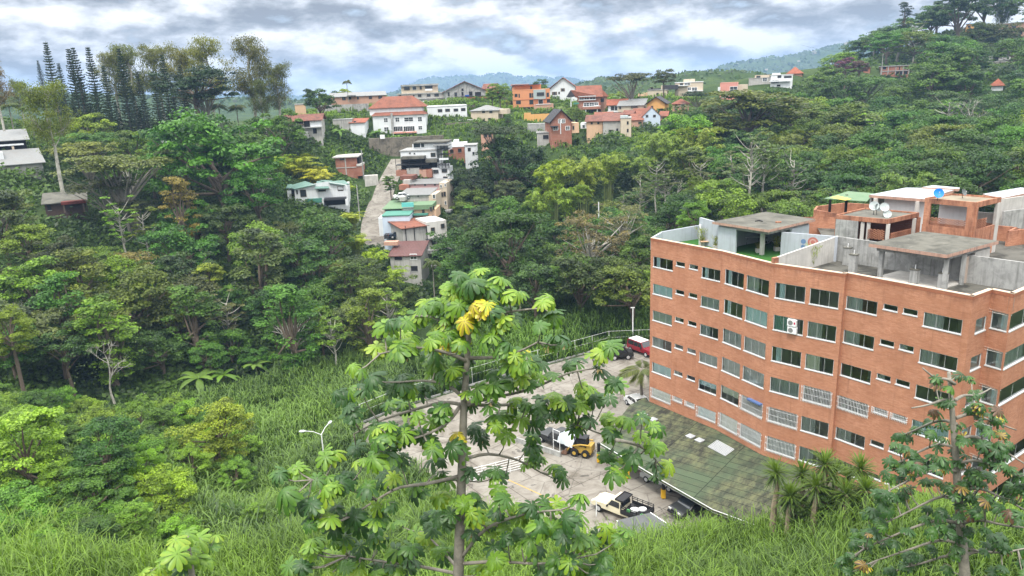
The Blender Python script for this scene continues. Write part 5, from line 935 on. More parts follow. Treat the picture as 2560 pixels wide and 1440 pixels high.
TP=[('dome',545,400,172,150,(0.06,0.17,0.026),'largest bright green dome tree on the left hill, like a broad mango'),('dome',640,480,160,80,(0.055,0.155,0.024),'dense green tree below the right shoulder of the largest dome tree'),('dome',450,380,176,80,(0.055,0.16,0.024),'green dome at the upper left of the largest dome tree'),
 ('round',225,330,214,52,YG,'small bright lime tree just below the pine grove'),('umbrella',300,420,186,130,OG,'wide olive umbrella tree with pale limbs, left of the largest dome tree'),('umbrella',210,380,192,90,OG,'olive umbrella tree behind the leaning pale trunk'),('umbrella',260,470,170,85,(0.06,0.085,0.045),'grey green layered tree below the wide olive umbrella tree'),('umbrella',330,520,165,70,(0.055,0.08,0.045),'dusky layered tree left of the tall tan tree'),
 ('euca',118,285,150,58,(0.12,0.15,0.04),'tall yellow green tree crown on a long white trunk at left'),
 ('round',700,330,205,60,MG,'rounded green tree left of the old tiled house'),('round',800,255,240,40,DG,'leafy dark shrub tree on the ridge left of the long brick house'),
 ('column',452,520,150,38,(0.17,0.17,0.05),'tall tan leaved tree standing free below the largest dome tree'),('pale',300,545,150,55,LG,'light green tree with white forked trunk in the left clearing'),('pale',360,560,150,50,(0.13,0.17,0.04),'pale yellow green tree right of the forked white trunk'),('round',70,610,140,60,(0.12,0.19,0.04),'light green tree at left edge above the bluish grey tree'),
 ('round',130,650,135,62,(0.045,0.07,0.045),'bluish grey tree with a white lower trunk'),('twiggy',330,680,138,70,BRN,'leafless brownish umbrella tree in the middle of the left forest'),('round',460,680,134,62,(0.04,0.085,0.045),'bluish green tree beside the bright yellow green one'),('round',520,690,132,40,YG,'bright yellow green young tree between bluish and olive trees'),
 ('dome',330,760,124,110,(0.085,0.115,0.025),'broad olive tree with bare pale limbs beneath'),('round',440,790,122,75,(0.075,0.10,0.022),'olive tree right of the broad olive one'),('round',160,870,108,62,(0.05,0.12,0.03),'green tree on a slanting pale trunk at the valley floor'),('near',25,830,104,60,(0.12,0.18,0.02),'yellow green leafy tree at the left edge of the valley floor'),
 ('bare',265,900,112,75,GG,'twisted white barked tree with few leaves on the valley floor'),('twiggy',170,760,122,30,BRN,'small grey twig tree near the white lower trunk'),('bare',40,770,124,45,GG,'bare pale branches at the left edge'),
 ('round',520,890,110,45,MG,'green sapling right of the twisted white tree'),('round',575,860,116,48,MG,'narrow green tree at the edge of the reed slope'),('round',680,770,122,62,(0.045,0.10,0.03),'slim trunked green tree left of the pale layered tree'),('umbrella',840,670,138,70,(0.10,0.14,0.06),'pale silvery layered tree below the yellow bamboo'),('round',900,690,134,55,(0.05,0.09,0.04),'dusky tree between the silvery tree and the bamboo'),
 ('round',560,560,152,60,(0.05,0.09,0.03),'dark tree under the shade of the largest dome tree'),('twiggy',640,590,150,50,(0.07,0.09,0.04),'thin grey stemmed tree right of centre in the left forest'),('twiggy',730,600,150,60,(0.07,0.085,0.035),'olive twiggy tree left of the yellow bamboo'),('dome',960,740,122,75,(0.06,0.11,0.025),'low olive green dome right above the young leaf tree'),
 ('round',800,800,118,42,LG,'small bright tree at the foot of the left forest'),('round',740,640,146,40,MG,'green knob of a tree under the villa'),('round',640,900,112,35,MG,'low green shrub tree above the reeds'),
 ('near',60,1120,62,115,(0.17,0.30,0.06),'big pale green leafy tree at lower left corner'),('near',40,1310,54,100,(0.10,0.20,0.04),'creeper covered green tree in the bottom left corner'),('near',262,1130,60,85,(0.05,0.11,0.04),'tall dark green leafy tree in the lower left'),('near',245,1240,56,85,(0.07,0.15,0.04),'dark green shrubby mass below the tall dark leafy tree'),
 ('near',415,1250,57,85,(0.15,0.29,0.03),'bright lime green shrub tree right of the dark leafy tree'),('near',535,1085,72,85,(0.19,0.28,0.04),'golden green round tree standing alone in the reeds'),('near',325,1300,49,50,(0.13,0.26,0.05),'small heart leaved sapling at lower left'),('near',480,1160,68,45,(0.16,0.28,0.04),'little green bush under the golden green tree'),
 ('near',95,1395,46,70,(0.12,0.22,0.04),'drooping creeper clad bush at bottom left'),
 ('near',160,1200,58,55,(0.12,0.23,0.03),'bright shrub between the big pale tree and the dark leafy tree'),('near',360,1180,62,60,(0.16,0.30,0.03),'lime shrub tree just right of the tall dark leafy tree'),('near',180,1330,50,60,(0.08,0.16,0.03),'green shrub under the dark shrubby mass'),('near',470,1330,52,40,(0.10,0.20,0.03),'low shrub in the grass right of the heart leaved sapling'),('near',590,1190,66,40,(0.12,0.24,0.04),'round shrub among reeds left of the big cecropia'),('near',640,1290,52,36,(0.11,0.22,0.04),'small leafy shrub beside the young cecropia'),
 ('dome',1265,620,124,118,(0.03,0.078,0.014),'large round dark green tree right of the red tile tower house'),('dome',1340,690,120,70,(0.032,0.08,0.018),'right lower lobe tree of the large round dark green tree'),('dome',1190,660,124,60,(0.03,0.075,0.016),'left lower lobe tree of the large round dark green tree'),
 ('twiggy',1480,600,124,85,(0.13,0.12,0.08),'greyish brown dried out tree above the reeds'),('twiggy',1560,560,130,60,(0.15,0.14,0.10),'bare twiggy grey tree top beside the dried out tree'),('round',1450,700,118,80,(0.05,0.08,0.025),'viny dull green tree under the dried out tree'),('round',1540,700,116,70,(0.045,0.085,0.02),'dark viny tree right of the dull green tree'),('round',1600,640,122,55,(0.06,0.11,0.02),'mid green tree touching the brick building corner'),
 ('near',1735,545,112,42,(0.09,0.2,0.025),'bright green tree peeking over the roof terrace corner'),
 ('umbrella',1235,335,186,88,(0.026,0.06,0.018),'tall dark layered tree top right of the mansion'),('dome',1260,410,182,80,(0.026,0.062,0.018),'middle crown of the tall dark layered tree'),('round',1190,470,178,60,(0.022,0.05,0.02),'black green tree just right of the terraced houses'),('round',1270,480,172,36,(0.075,0.10,0.06),'silvery grey green tree in front of the dark tree wall'),('round',1150,560,150,32,(0.07,0.11,0.055),'pale green tree beside the pink strip house'),('round',1190,560,158,50,(0.022,0.05,0.02),'dark tree behind the pale one beside the row houses'),
 ('bamboo',1380,440,170,62,(0.14,0.20,0.02),'big feathery yellow green bamboo clump, left one in the valley'),('bamboo',1460,430,172,66,(0.13,0.19,0.02),'feathery bamboo clump in the middle of the valley'),('bamboo',1350,500,160,48,(0.12,0.18,0.022),'lower bamboo clump left of the middle ones'),('bamboo',1420,490,160,52,(0.12,0.18,0.02),'lower bamboo clump under the middle one'),('bamboo',1520,410,180,50,(0.12,0.18,0.025),'right bamboo clump of the valley group'),
 ('bamboo',1660,370,200,72,(0.12,0.19,0.03),'light bamboo clump below the blue gable house'),('bamboo',1740,360,205,70,(0.13,0.19,0.03),'wide bamboo clump right below the village'),('bamboo',1610,420,190,55,(0.10,0.17,0.03),'bamboo clump between the two wide groups'),('bamboo',1780,400,200,50,(0.10,0.16,0.03),'drooping bamboo clump left of the pale trunk trees'),
 ('dome',1870,285,222,150,(0.085,0.115,0.022),'huge olive green dome tree on the right, widest crown of that hill'),('dome',1960,290,222,80,(0.08,0.11,0.022),'right shoulder of the huge olive dome tree'),('dome',1770,300,225,70,(0.075,0.11,0.025),'left shoulder of the huge olive dome tree'),
 ('bamboo',800,435,203,58,(0.22,0.27,0.02),'bright yellow bamboo clump behind the white villa'),('bamboo',740,405,208,60,(0.19,0.25,0.025),'yellow green bamboo clump left of the white villa'),('bamboo',862,468,199,34,(0.22,0.28,0.02),'yellow bamboo sloping down to the lane'),('bamboo',690,400,190,45,(0.15,0.22,0.03),'green bamboo left end of the yellow slope'),
 ('bamboo',890,600,148,45,(0.20,0.27,0.02),'yellow bamboo beside the lower lane'),('bamboo',930,650,140,45,(0.17,0.25,0.02),'yellow green bamboo left of the maroon roof house'),('bamboo',985,690,134,38,(0.15,0.22,0.025),'bamboo at the corner of the maroon roof house'),('bamboo',880,540,160,34,(0.2,0.26,0.03),'small yellow bamboo right of the villa'),
 ('near',975,458,184,19,(0.06,0.13,0.02),'clipped round tree beside the lane'),
 ('umbrella',1575,200,252,62,(0.055,0.075,0.04),'tall wide eucalyptus like tree alone on the ridge'),('round',1660,195,268,26,(0.06,0.085,0.05),'smaller feathery tree right of the tall ridge tree'),('umbrella',1740,240,236,40,(0.02,0.05,0.025),'dark flat tree among the lower cluster houses'),('round',1250,230,250,26,(0.11,0.19,0.03),'bright palm like clump left of the orange cubic house'),('round',1230,240,250,18,(0.10,0.18,0.03),'small bright clump beside the brick gable house'),
 ('round',2115,163,310,22,(0.14,0.055,0.19),'purple flowering tree on the right hillside'),('round',2150,170,310,22,(0.08,0.045,0.07),'dull wine coloured tree beside the purple one'),('round',2400,30,400,62,(0.035,0.07,0.025),'dark crown on the skyline at top right'),('column',2262,40,395,16,(0.022,0.045,0.03),'spiky dark pine standing alone on the right skyline'),
 ('bare',2420,290,250,62,GG,'white skeleton tree on the right hillside'),('bare',2520,290,250,40,GG,'white bare tree at right edge'),('bare',1690,470,165,50,GG,'sparse white branched tree left of the pale trunk group'),
 ('round',2510,95,390,45,(0.05,0.08,0.03),'dark clipped hedge like tree beside the lawn'),('round',2450,90,392,40,(0.045,0.08,0.03),'rounded tree left of the clipped hedge tree'),
]
for a in TP:
    if a[0]=='bamboo': a=a[:5]+(tuple(c*1.35 for c in a[5]),)+a[6:]
    tree_px(*a,flat=.5 if 'huge olive' in a[-1] else (.5 if a[0]=='bamboo' and 'yellow' in a[-1] and a[1]<900 else 1.0))
tree_base('pale',1870,330,536,150,(0.07,0.11,0.045),'tallest bare pale trunk tree just behind the roof terrace'); tree_base('pale',1905,340,520,156,(0.075,0.12,0.05),'slanting thin white trunk right of the tallest pale one'); 
for px,yt,yb,D in [(1640,400,535,160),(1660,405,540,163),(1750,395,520,168),(1825,380,500,172),(1940,380,520,170),(1600,440,560,150),(1560,470,560,155)]: tree_base('pale',px,yt,yb,D,(0.08,0.12,0.05))
for px,yt,yb,D in [(870,196,240,258),(1085,640,720,128),(1015,330,352,222),(555,250,330,222),(600,255,335,220),(35,250,330,215),(85,255,335,217),(1395,455,520,165)][:7]: tree_base('palm',px,yt,yb,D,(0.07,0.11,0.035))
for px,py,D in [(560,960,108),(500,970,107),(640,930,110),(350,980,102),(940,335,224),(990,330,224),(850,345,220),(180,575,148),(560,640,140),(1010,1010,80)]: 
    p=atd(px,py,D); tree('banana',(p[0],p[1],g1(p[0],p[1])-.3),random.uniform(1.0,1.6),(0.10,0.19,0.04))
# ---------------------------------------------------------------- fill the two forested slopes with individual trees
KEEP=[((690,390),(900,350),(1000,330),(1000,640),(1060,700),(1000,700),(930,640),(905,560),(890,420)),]
def blocked(px,py):
    """picture regions of houses, lane and yard that no filler crown may cover"""
    R=[(700,240,1180,475),(1100,200,1680,360),(925,330,1135,705),(715,440,895,520),(1680,190,2010,240),(2180,140,2300,205),(2440,130,2559,185),(2455,200,2520,222),(820,380,910,470),(0,330,120,430),(105,495,225,535),(60,60,760,310),(2480,40,2559,95)]
    return any(a<px<c and b<py<d for a,b,c,d in R)
FOREST=[[(-60,330),(60,330),(450,345),(720,350),(870,480),(900,620),(1010,760),(860,840),(700,870),(520,930),(350,980),(120,1010),(-60,1000)],
        [(1130,400),(1500,340),(1700,250),(2030,170),(2290,35),(2620,-60),(2620,520),(2100,560),(1800,560),(1640,600),(1630,760),(1450,760),(1130,700)]]
placed=[]; cand=[]
for D in np.arange(108,440,2.5):
    for a in np.arange(-44,44,max(.35,2.5/D*57/2)):
        a_=R_(a+random.uniform(-.3,.3)); cand.append((D*math.sin(a_),D*math.cos(a_)))
random.shuffle(cand); cand=np.array(cand); gz=ground(cand[:,0],cand[:,1])
def shape_at(px,py,left):
    h=math.sin(px*.011+py*.017)+math.sin(px*.023-py*.013+2)
    r=random.random()
    if left:
        if r<.48: k='round'
        elif r<.68: k='dome'
        elif r<.74: k='umbrella'
        elif r<.82: k='pale'
        elif r<.88: k='twiggy'
        else: k='column'
        c=random.choice([MG,(0.045,0.11,0.024),LG,(0.11,0.16,0.04),GG,(0.05,0.12,0.03),(0.07,0.14,0.03),(0.10,0.18,0.03),(0.06,0.15,0.03)])
    else:
        if r<.50: k='dome'
        elif r<.82: k='round'
        elif r<.89: k='umbrella'
        elif r<.94: k='pale'
        else: k='bamboo'
        c=random.choice([DG,DG,MG,(0.045,0.11,0.022),(0.055,0.13,0.028),(0.085,0.15,0.028),(0.045,0.10,0.035),(0.10,0.15,0.035),LG,MG])
    if k=='bamboo': c=(0.1,0.16,0.03)
    return k,c
tp=[(np.array(T.location)[:2],T.scale[0]*CLS[k][0]) for T,k,_ in TREES]
HP=[h['O'][:2]-h['n']*h['dep']/2 for h in HS]
nfill=0
for (x,y),z in zip(cand,gz):
    if nfill>=285: break
    D=math.hypot(x,y); px,py=proj((x,y,z+7)); left=px<1100
    if not any(inpoly(px,py,P) for P in FOREST): continue
    R=random.uniform(.75,1.2)*np.interp(D,[110,160,230,400],[4.6,5.8,7.5,9.5] if left else [4.6,6.0,8.0,10.5])
    k,c=shape_at(px,py,left); s=R/CLS[k][0]*(.85 if k in('pale','column','twiggy') else 1); sz=s*(.8 if s>1.3 else 1)
    px,py=proj((x,y,z+CLS[k][1]*sz)); _,pty=proj((x,y,z+(CLS[k][1]+CLS[k][2])*sz)); _,pby=proj((x,y,z)); dd=R*FPX/D
    if not any(inpoly(px,pty*.6+py*.4,P) for P in FOREST): continue
    if any(a<px<c_ and b<py<d for a,b,c_,d in [(60,60,760,300),(905,385,1010,690)]): continue
    if any(px+dd*.85>b[0] and px-dd*.85<b[2] and pty<b[3]+2 and pby>b[1] and D<b[4]+6 for b in HBOX): continue
    if min(np.hypot(*(np.array([x,y])-q)) for q in HP)<R*.7+5: continue
    dr,_=dpoly(np.array([x]),np.array([y]),ROAD,False)
    if dr[0]<R+3: continue
    if any(np.hypot(x-q[0],y-q[1])<(R+r_)*.62 for q,r_ in tp): continue
    tree(k,(x,y,z-.2),s,c,sz=sz); tp.append((np.array([x,y]),R)); nfill+=1
print('fill',nfill)
nv=0
for i in range(4000):
    if nv>=75: break
    px=random.uniform(800,1760); py=random.uniform(238,400); D=random.uniform(205,300)
    p=atd(px,py,D); z=g1(p[0],p[1]); 
    if abs(z-p[2])>6: continue
    R=random.uniform(1.5,3.4); ppx,ppy=proj((p[0],p[1],z+R)); dd=R*FPX/D
    if any(ppx+dd>b[0] and ppx-dd<b[2] and ppy+dd>b[1] and ppy-dd<b[3] and D<b[4]+5 for b in HBOX): continue
    if min(np.hypot(*(p[:2]-q)) for q in HP)<7: continue
    dr,_=dpoly(np.array([p[0]]),np.array([p[1]]),ROAD,False)
    if dr[0]<R+3 or any(np.hypot(*(p[:2]-q[0]))<(R+q[1])*.6 for q in tp): continue
    k=random.choice(['bush','bush','bush','round','banana']); s=R/CLS[k][0]
    if k=='banana': s=1.3
    tree(k,(p[0],p[1],z-.2),s,random.choice([MG,LG,DG,(0.08,0.15,0.03),YG])); tp.append((p[:2],R)); nv+=1
print('village',nv)
gq=random.Random(31); ns=0
for i in range(2500):
    if ns>=80: break
    px=gq.uniform(-20,620); py=gq.uniform(1020,1440); D=gq.uniform(46,100); p=atd(px,py,D); z=g1(p[0],p[1]); R=gq.uniform(1.2,2.6)*(D/70)**.5
    if px>430 and py>1150 and gq.random()<.6: continue
    if abs(z+R*.8-p[2])>2.8 or any(np.hypot(*(p[:2]-q[0]))<(R+q[1])*.5 for q in tp): continue
    s=R/5; tree('near',(p[0],p[1],z-2.0*s),s,gq.choice([(0.10,0.2,0.03),(0.07,0.15,0.03),(0.14,0.25,0.035),(0.05,0.11,0.03)])); TREES[-1][0].name='shrub'; tp.append((p[:2],R)); ns+=1
print('shrubs',ns)
# labels for trees that have none: look + neighbourhood + order from the left
SHP={'round':'rounded','dome':'domed','umbrella':'flat layered','pale':'sparse pale trunked','bamboo':'feathery','column':'narrow upright','twiggy':'thin twiggy','near':'leafy','palm':'feathery','banana':'broad leaved','bare':'bare','bush':'small','euca':'wispy','conifer':'tiered'}
def colname(c):
    g=c[1]
    if c[0]>c[1]*.9: return 'brownish olive'
    if g<.08: return 'dark green'
    if c[0]>.1 and g>.16: return 'yellow green'
    if c[2]>.05: return 'greyish green'
    return 'mid green' if g<.15 else 'light green'
def region(px,py):
    L=[(220,480,'near the left edge below the sheds'),(450,480,'left of the largest dome tree'),(720,480,'around the largest dome tree'),(1000,480,'under the villa and yellow bamboo')]
    if px<1080:
        col_=['at far left','left of the tall tan tree','below the largest dome tree','below the white villa','left of the terraced row'][min(4,int(px/216))] if px>0 else 'at far left'
        row=['high on the left hill','on the upper left slope','halfway down the left slope','on the lower left slope','on the valley floor'][min(4,max(0,int((py-300)/120)))]
    else:
        col_=['right of the terraced row','below the lower house cluster','behind the roof terrace','above the roof penthouses','under the brick hillside house','at the right edge'][min(5,int((px-1080)/250))]
        row=['on the right skyline','high on the right hill','on the middle right hill','low on the right hill','on the valley floor'][min(4,max(0,int((py-60)/120)))]
    return row+' '+col_
ORD=['first','second','third','fourth','fifth','sixth','seventh','eighth','ninth','tenth','eleventh','twelfth','thirteenth','fourteenth','fifteenth','sixteenth','seventeenth','eighteenth','nineteenth','twentieth']
grp={}
def ORD_(i):
    return ORD[i] if i<20 else ('twenty-'+ORD[i-20] if i<29 else str(i+1)+'th')
for T,k,c in TREES:
    if T.get('label'): continue
    p=np.array(T.location)+np.array([0,0,CLS[k][1]*T.scale[2]]); px,py=proj(p)
    noun={'bamboo':'bamboo clump','palm':'palm','banana':'banana plant','bush':'shrub'}.get(k,'tree')
    noun={'conifer':'pine'}.get(k,noun)
    grp.setdefault('slender dark pine with tiered branches in the left ridge grove' if k=='conifer' else f"{colname(c)} {SHP[k]} {noun} {region(float(px),float(py))}",[]).append((float(px),T,k))
for lb,l in grp.items():
    l.sort(key=lambda q:q[0])
    for i,(px,T,k) in enumerate(l):
        t=lb if len(l)==1 else ORD_(i)+'-from-left '+lb
        w=t.replace(',',' ,').split()
        T['label']=' '.join(t.split()[:16])
        T['group']={'bamboo':'bamboo clumps of the valley','conifer':'pines of the left ridge grove','palm':'palms on the ridge','banana':'banana plants on the slopes'}.get(k,'forest trees of the left slope' if px<1080 else 'forest trees of the right hill')
# ---------------------------------------------------------------- undergrowth and reed grass (uncountable)
def scatter_under(name,label,polys,NN,size,col,hmul=1.0,Dr=(60,420),seed=3):
    g=np.random.default_rng(seed); a=g.uniform(R_(-44),R_(44),NN*3); D=np.exp(g.uniform(math.log(Dr[0]),math.log(Dr[1]),NN*3)); x=D*np.sin(a);y=D*np.cos(a); z=ground(x,y)
    P=np.c_[x,y,z]; px,py=proj(P+np.array([0,0,1.0])); m=np.zeros(len(x),bool)
    for Q in polys: m|=inpoly(px,py,Q)
    dr,_=dpoly(x,y,ROAD,False); m&=dr>3.4; m&=~inpoly(x,y,LOT); 
    for h in HS: m&=np.hypot(*(P[:,:2]-(h['O'][:2]-h['n']*h['dep']/2)).T)>5.0
    P=P[m][:NN]; D=D[m][:NN]; n_=len(P)
    lump=(np.sin(P[:,0]*.5)*np.cos(P[:,1]*.43+1)+np.sin(P[:,0]*.23+2)*np.sin(P[:,1]*.19)+g.normal(size=n_)*.25)*.9+1.1
    P[:,2]+=np.clip(lump,0,4)*hmul*g.uniform(.4,1,n_)
    S=size*np.sqrt(D/120)*g.uniform(.6,1.4,n_); N=np.array([0,-.35,1])+g.normal(size=(n_,3))*.6
    V,F_=leaves(P,N,S,.6); v=np.clip(.42+.25*np.sin(P[:,0]*.31+P[:,1]*.17)+g.normal(size=n_)*.2,0,1)
    o=link(name,npmesh(name,V,F_,LEAF,v)); o.color=(*col,1); tag(o,label,'undergrowth',kind='stuff')
scatter_under('undergrowth','dark leafy undergrowth beneath the forest trees',[[(-80,300),(760,310),(1000,330),(1180,500),(1500,340),(2000,200),(2640,0),(2640,560),(1640,620),(1640,780),(1300,800),(1000,760),(700,920),(400,1060),(-80,1080)]],170000,.75,(0.05,0.10,0.025),1.0,(90,430))
def grass(name,label,reg,dens,bl,wd,col,seed,hgt=2.2,cull=None):
    g=np.random.default_rng(seed); x0,x1,y0,y1=reg; n_=int((x1-x0)*(y1-y0)*dens); x=g.uniform(x0,x1,n_);y=g.uniform(y0,y1,n_)
    z=ground(x,y); px,py=proj(np.c_[x,y,z+1.5]); m=(px>-150)&(px<2710)&(py<1640)&(py>200)
    m&=~inpoly(x,y,LOT); dl,_=dpoly(x,y,LOT); m&=dl>.5; m&=~inpoly(x,y,np.array([tuple(p) for p in BODY]))
    if cull is not None: m&=cull(x,y,px,py)
    x,y,z=x[m],y[m],z[m]; n_=len(x); T=np.repeat(np.arange(n_),bl); k=len(T)
    th=g.uniform(0,6.283,k); lean=g.uniform(.12,1.0,k)*g.uniform(.6,1.25,n_)[T]; hh=hgt*g.uniform(.5,1.15,k)*g.uniform(.65,1.25,n_)[T]*(.85+.3*np.sin(x[T]*.35)*np.cos(y[T]*.31)); w=wd*g.uniform(.7,1.3,k)
    d=np.c_[np.cos(th),np.sin(th),np.zeros(k)]; s_=np.c_[-np.sin(th),np.cos(th),np.zeros(k)]
    b=np.c_[x[T]+g.normal(size=k)*.22,y[T]+g.normal(size=k)*.22,z[T]-.1]
    prof=[(0,0,.7),(.42,.14,1.0),(.78,.48,.9),(.93,.95,.6),(.80,1.35,.06)]
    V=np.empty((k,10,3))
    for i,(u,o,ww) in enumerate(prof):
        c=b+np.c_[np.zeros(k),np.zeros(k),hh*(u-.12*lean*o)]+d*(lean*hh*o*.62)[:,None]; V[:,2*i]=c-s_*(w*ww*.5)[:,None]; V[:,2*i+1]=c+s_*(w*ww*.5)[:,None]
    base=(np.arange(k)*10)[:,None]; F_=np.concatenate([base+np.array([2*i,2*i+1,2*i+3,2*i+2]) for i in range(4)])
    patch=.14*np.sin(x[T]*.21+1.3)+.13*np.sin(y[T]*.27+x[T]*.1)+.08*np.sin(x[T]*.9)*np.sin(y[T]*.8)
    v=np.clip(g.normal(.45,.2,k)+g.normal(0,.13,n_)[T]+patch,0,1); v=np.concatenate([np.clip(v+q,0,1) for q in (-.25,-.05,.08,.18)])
    o=link(name,npmesh(name,V.reshape(-1,3),F_,LEAF,v)); o.color=(*col,1); tag(o,label,'grass',kind='stuff'); return o
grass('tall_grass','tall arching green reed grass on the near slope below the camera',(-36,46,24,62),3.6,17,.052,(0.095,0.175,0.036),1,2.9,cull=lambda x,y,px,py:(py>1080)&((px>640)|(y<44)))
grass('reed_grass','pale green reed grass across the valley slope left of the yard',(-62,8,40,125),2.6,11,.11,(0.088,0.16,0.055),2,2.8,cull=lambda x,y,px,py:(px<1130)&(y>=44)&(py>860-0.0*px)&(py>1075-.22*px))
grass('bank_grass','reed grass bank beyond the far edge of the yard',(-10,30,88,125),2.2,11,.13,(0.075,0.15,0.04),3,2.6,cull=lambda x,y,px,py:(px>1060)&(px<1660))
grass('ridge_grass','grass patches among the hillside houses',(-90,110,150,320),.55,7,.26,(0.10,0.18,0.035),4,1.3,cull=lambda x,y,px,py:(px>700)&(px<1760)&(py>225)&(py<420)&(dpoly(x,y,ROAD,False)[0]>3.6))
# ---------------------------------------------------------------- hero cecropia trees: palmate umbrella leaves on candelabra limbs
CECM=leafmat('cecropia_leaf',trans=.22,rough=.42,spec=.45,ramp_=[(0.0,(0.026,0.066,0.022)),(0.3,(0.042,0.11,0.024)),(0.5,(0.065,0.155,0.018)),(0.68,(0.155,0.285,0.022)),(0.84,(0.28,0.36,0.03)),(0.90,(0.62,0.52,0.02)),(0.95,(0.17,0.10,0.045)),(1.0,(0.10,0.055,0.035))])
def cec_leaf(c,up,sz,g,nl=10,val=.5,droop=.5):
    """peltate leaf of drooping rounded lobes round a centre; returns verts, quads, per-face values"""
    up=unit(np.array(up,float)); a=unit(np.cross(up,g.normal(size=3))); b=np.cross(up,a); V=[];F_=[];A_=[]
    for i in range(nl):
        th=2*math.pi*(i+g.uniform(-.1,.1))/nl; d=a*math.cos(th)+b*math.sin(th); s_=np.cross(up,d); L_=sz*(1.0 if i%nl else .8)*g.uniform(.8,1.08); dr=droop*g.uniform(.7,1.3)
        ts=[.04,.3,.6,.86,1.0]; ws=[.03,.085,.165,.155,.035]; o=len(V)
        for t,w in zip(ts,ws):
            p=c+d*L_*(t-.18*dr*t*t)+up*L_*(.10*t-dr*t*t)+np.array([0,0,-.12*dr*L_*t*t]); w*=L_*1.05
            V+=[p-s_*w-up*w*.35,p,p+s_*w-up*w*.35]
        for k in range(4):
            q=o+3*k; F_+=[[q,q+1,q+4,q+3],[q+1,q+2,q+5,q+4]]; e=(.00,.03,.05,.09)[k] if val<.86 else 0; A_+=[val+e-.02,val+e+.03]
    return np.array(V),np.array(F_),np.clip(np.array(A_),0,1)
def cecropia(name,label,base,D0,trunkpx,limbs,ros,seed,leafsz,nleaf,palette,trad=.12,flow=.1,depth=1.8):
    g=np.random.default_rng(seed); T=thing(name,label,'tree',base); off=np.array(base,float)
    tr=MB(); bx,by=base[0],base[1]
    def onray(px,py,dd):
        v=ray(px,py); return np.array([0,0,H])+v*((D0+dd)/math.hypot(v[0],v[1]))
    TP_=[onray(*p,0) for p in trunkpx]; tr.tube([(base[0],base[1],base[2]-1)]+TP_[::-1],[trad*1.35]+list(np.linspace(trad*1.15,trad*.35,len(TP_))),9)
    LM=[]; nodes=[(np.array(p),q,-1) for p,q in zip(trunkpx,TP_)]; 
    for lm in limbs:
        k=len(lm); dz=g.uniform(-depth,depth); pts=[]; 
        for i,p in enumerate(lm): pts.append(onray(*p,dz*i/(k-1)))
        # smooth
        P=[]; 
        for i in range(k-1):
            for t in (0,.33,.66): P.append(pts[i]+(pts[i+1]-pts[i])*t)
        P.append(pts[-1]); P=np.array(P); P[1:-1]=(P[:-2]+P[1:-1]*2+P[2:])/4; P[1:-1]=(P[:-2]+P[1:-1]*2+P[2:])/4
        m=MB(); m.tube(P,np.linspace(trad*.40,trad*.15,len(P)),7); LM.append(m)
        for i in range(3,len(P)): 
            q=P[i]; px,py=proj(q); nodes.append((np.array([px,py]),q,len(LM)-1))
    NX=np.array([n_[0] for n_ in nodes]); parts=[]
    for r in ros:
        px,py=r[:2]; kd=r[2] if len(r)>2 else ''
        dd=np.hypot(NX[:,0]-px,(NX[:,1]-py-25)*1.1); i=int(np.argmin(dd)); q=nodes[i][1]; qd=math.hypot(q[0],q[1])-D0; tw=tr if nodes[i][2]<0 else LM[nodes[i][2]]
        e=onray(px,py+10,qd+g.uniform(-.55,.55)*depth*.6); L_=np.linalg.norm(e-q)
        mid=q+(e-q)*.55+np.array([0,0,-.12*L_]); tw.tube([q,q+(mid-q)*.5,mid,e+(mid-e)*.4+np.array([0,0,-.03]),e],[trad*.17,trad*.15,trad*.13,trad*.11,trad*.09],5)
        n_=nleaf if kd!='B' else 1
        for k in range(int(g.integers(max(1,n_-1),n_+2))):
            az_=g.uniform(0,6.283); out=leafsz*g.uniform(.15,.8) if n_>1 and k else leafsz*.1; dirn=np.array([math.cos(az_),math.sin(az_),0]); c=e+dirn*out+np.array([0,0,g.uniform(-.15,.45)*leafsz])
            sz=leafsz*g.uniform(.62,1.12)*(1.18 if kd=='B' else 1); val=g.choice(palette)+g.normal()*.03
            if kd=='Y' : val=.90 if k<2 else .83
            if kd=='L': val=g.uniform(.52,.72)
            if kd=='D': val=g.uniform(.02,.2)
            up=np.array([0,0,1])+dirn*.55*(1 if k else .3)+np.array([0,-.35,0])+g.normal(size=3)*.16
            V,F_,A_=cec_leaf(c,up,sz,g,int(g.integers(8,11)),float(np.clip(val,0,1)),g.uniform(.32,.75)); parts.append((V-off,F_,A_)); tw.tube([e,(e+c)/2+np.array([0,0,.02]),c],[trad*.06]*3,4,cap=False)
        if g.random()<flow:
            fl_=MB()
            for k in range(7):
                a_=g.uniform(0,6.28); d=np.array([math.cos(a_),math.sin(a_),g.uniform(-1,.3)])*leafsz*.32; fl_.tube([e,e+d*.6,e+d+np.array([0,0,-.05])],[.012,.014,.008],5)
            fl_.build('flower_spike',pmat('flower_cream',(0.55,0.42,0.2),.7,.2,8),T)
    tr.build('trunk',BARKG,T,smooth=True)
    for m in LM: m.build('limb',BARKG,T,smooth=True)
    link('crown',leafmesh('cecropia_crown',parts,CECM),T)
    return T
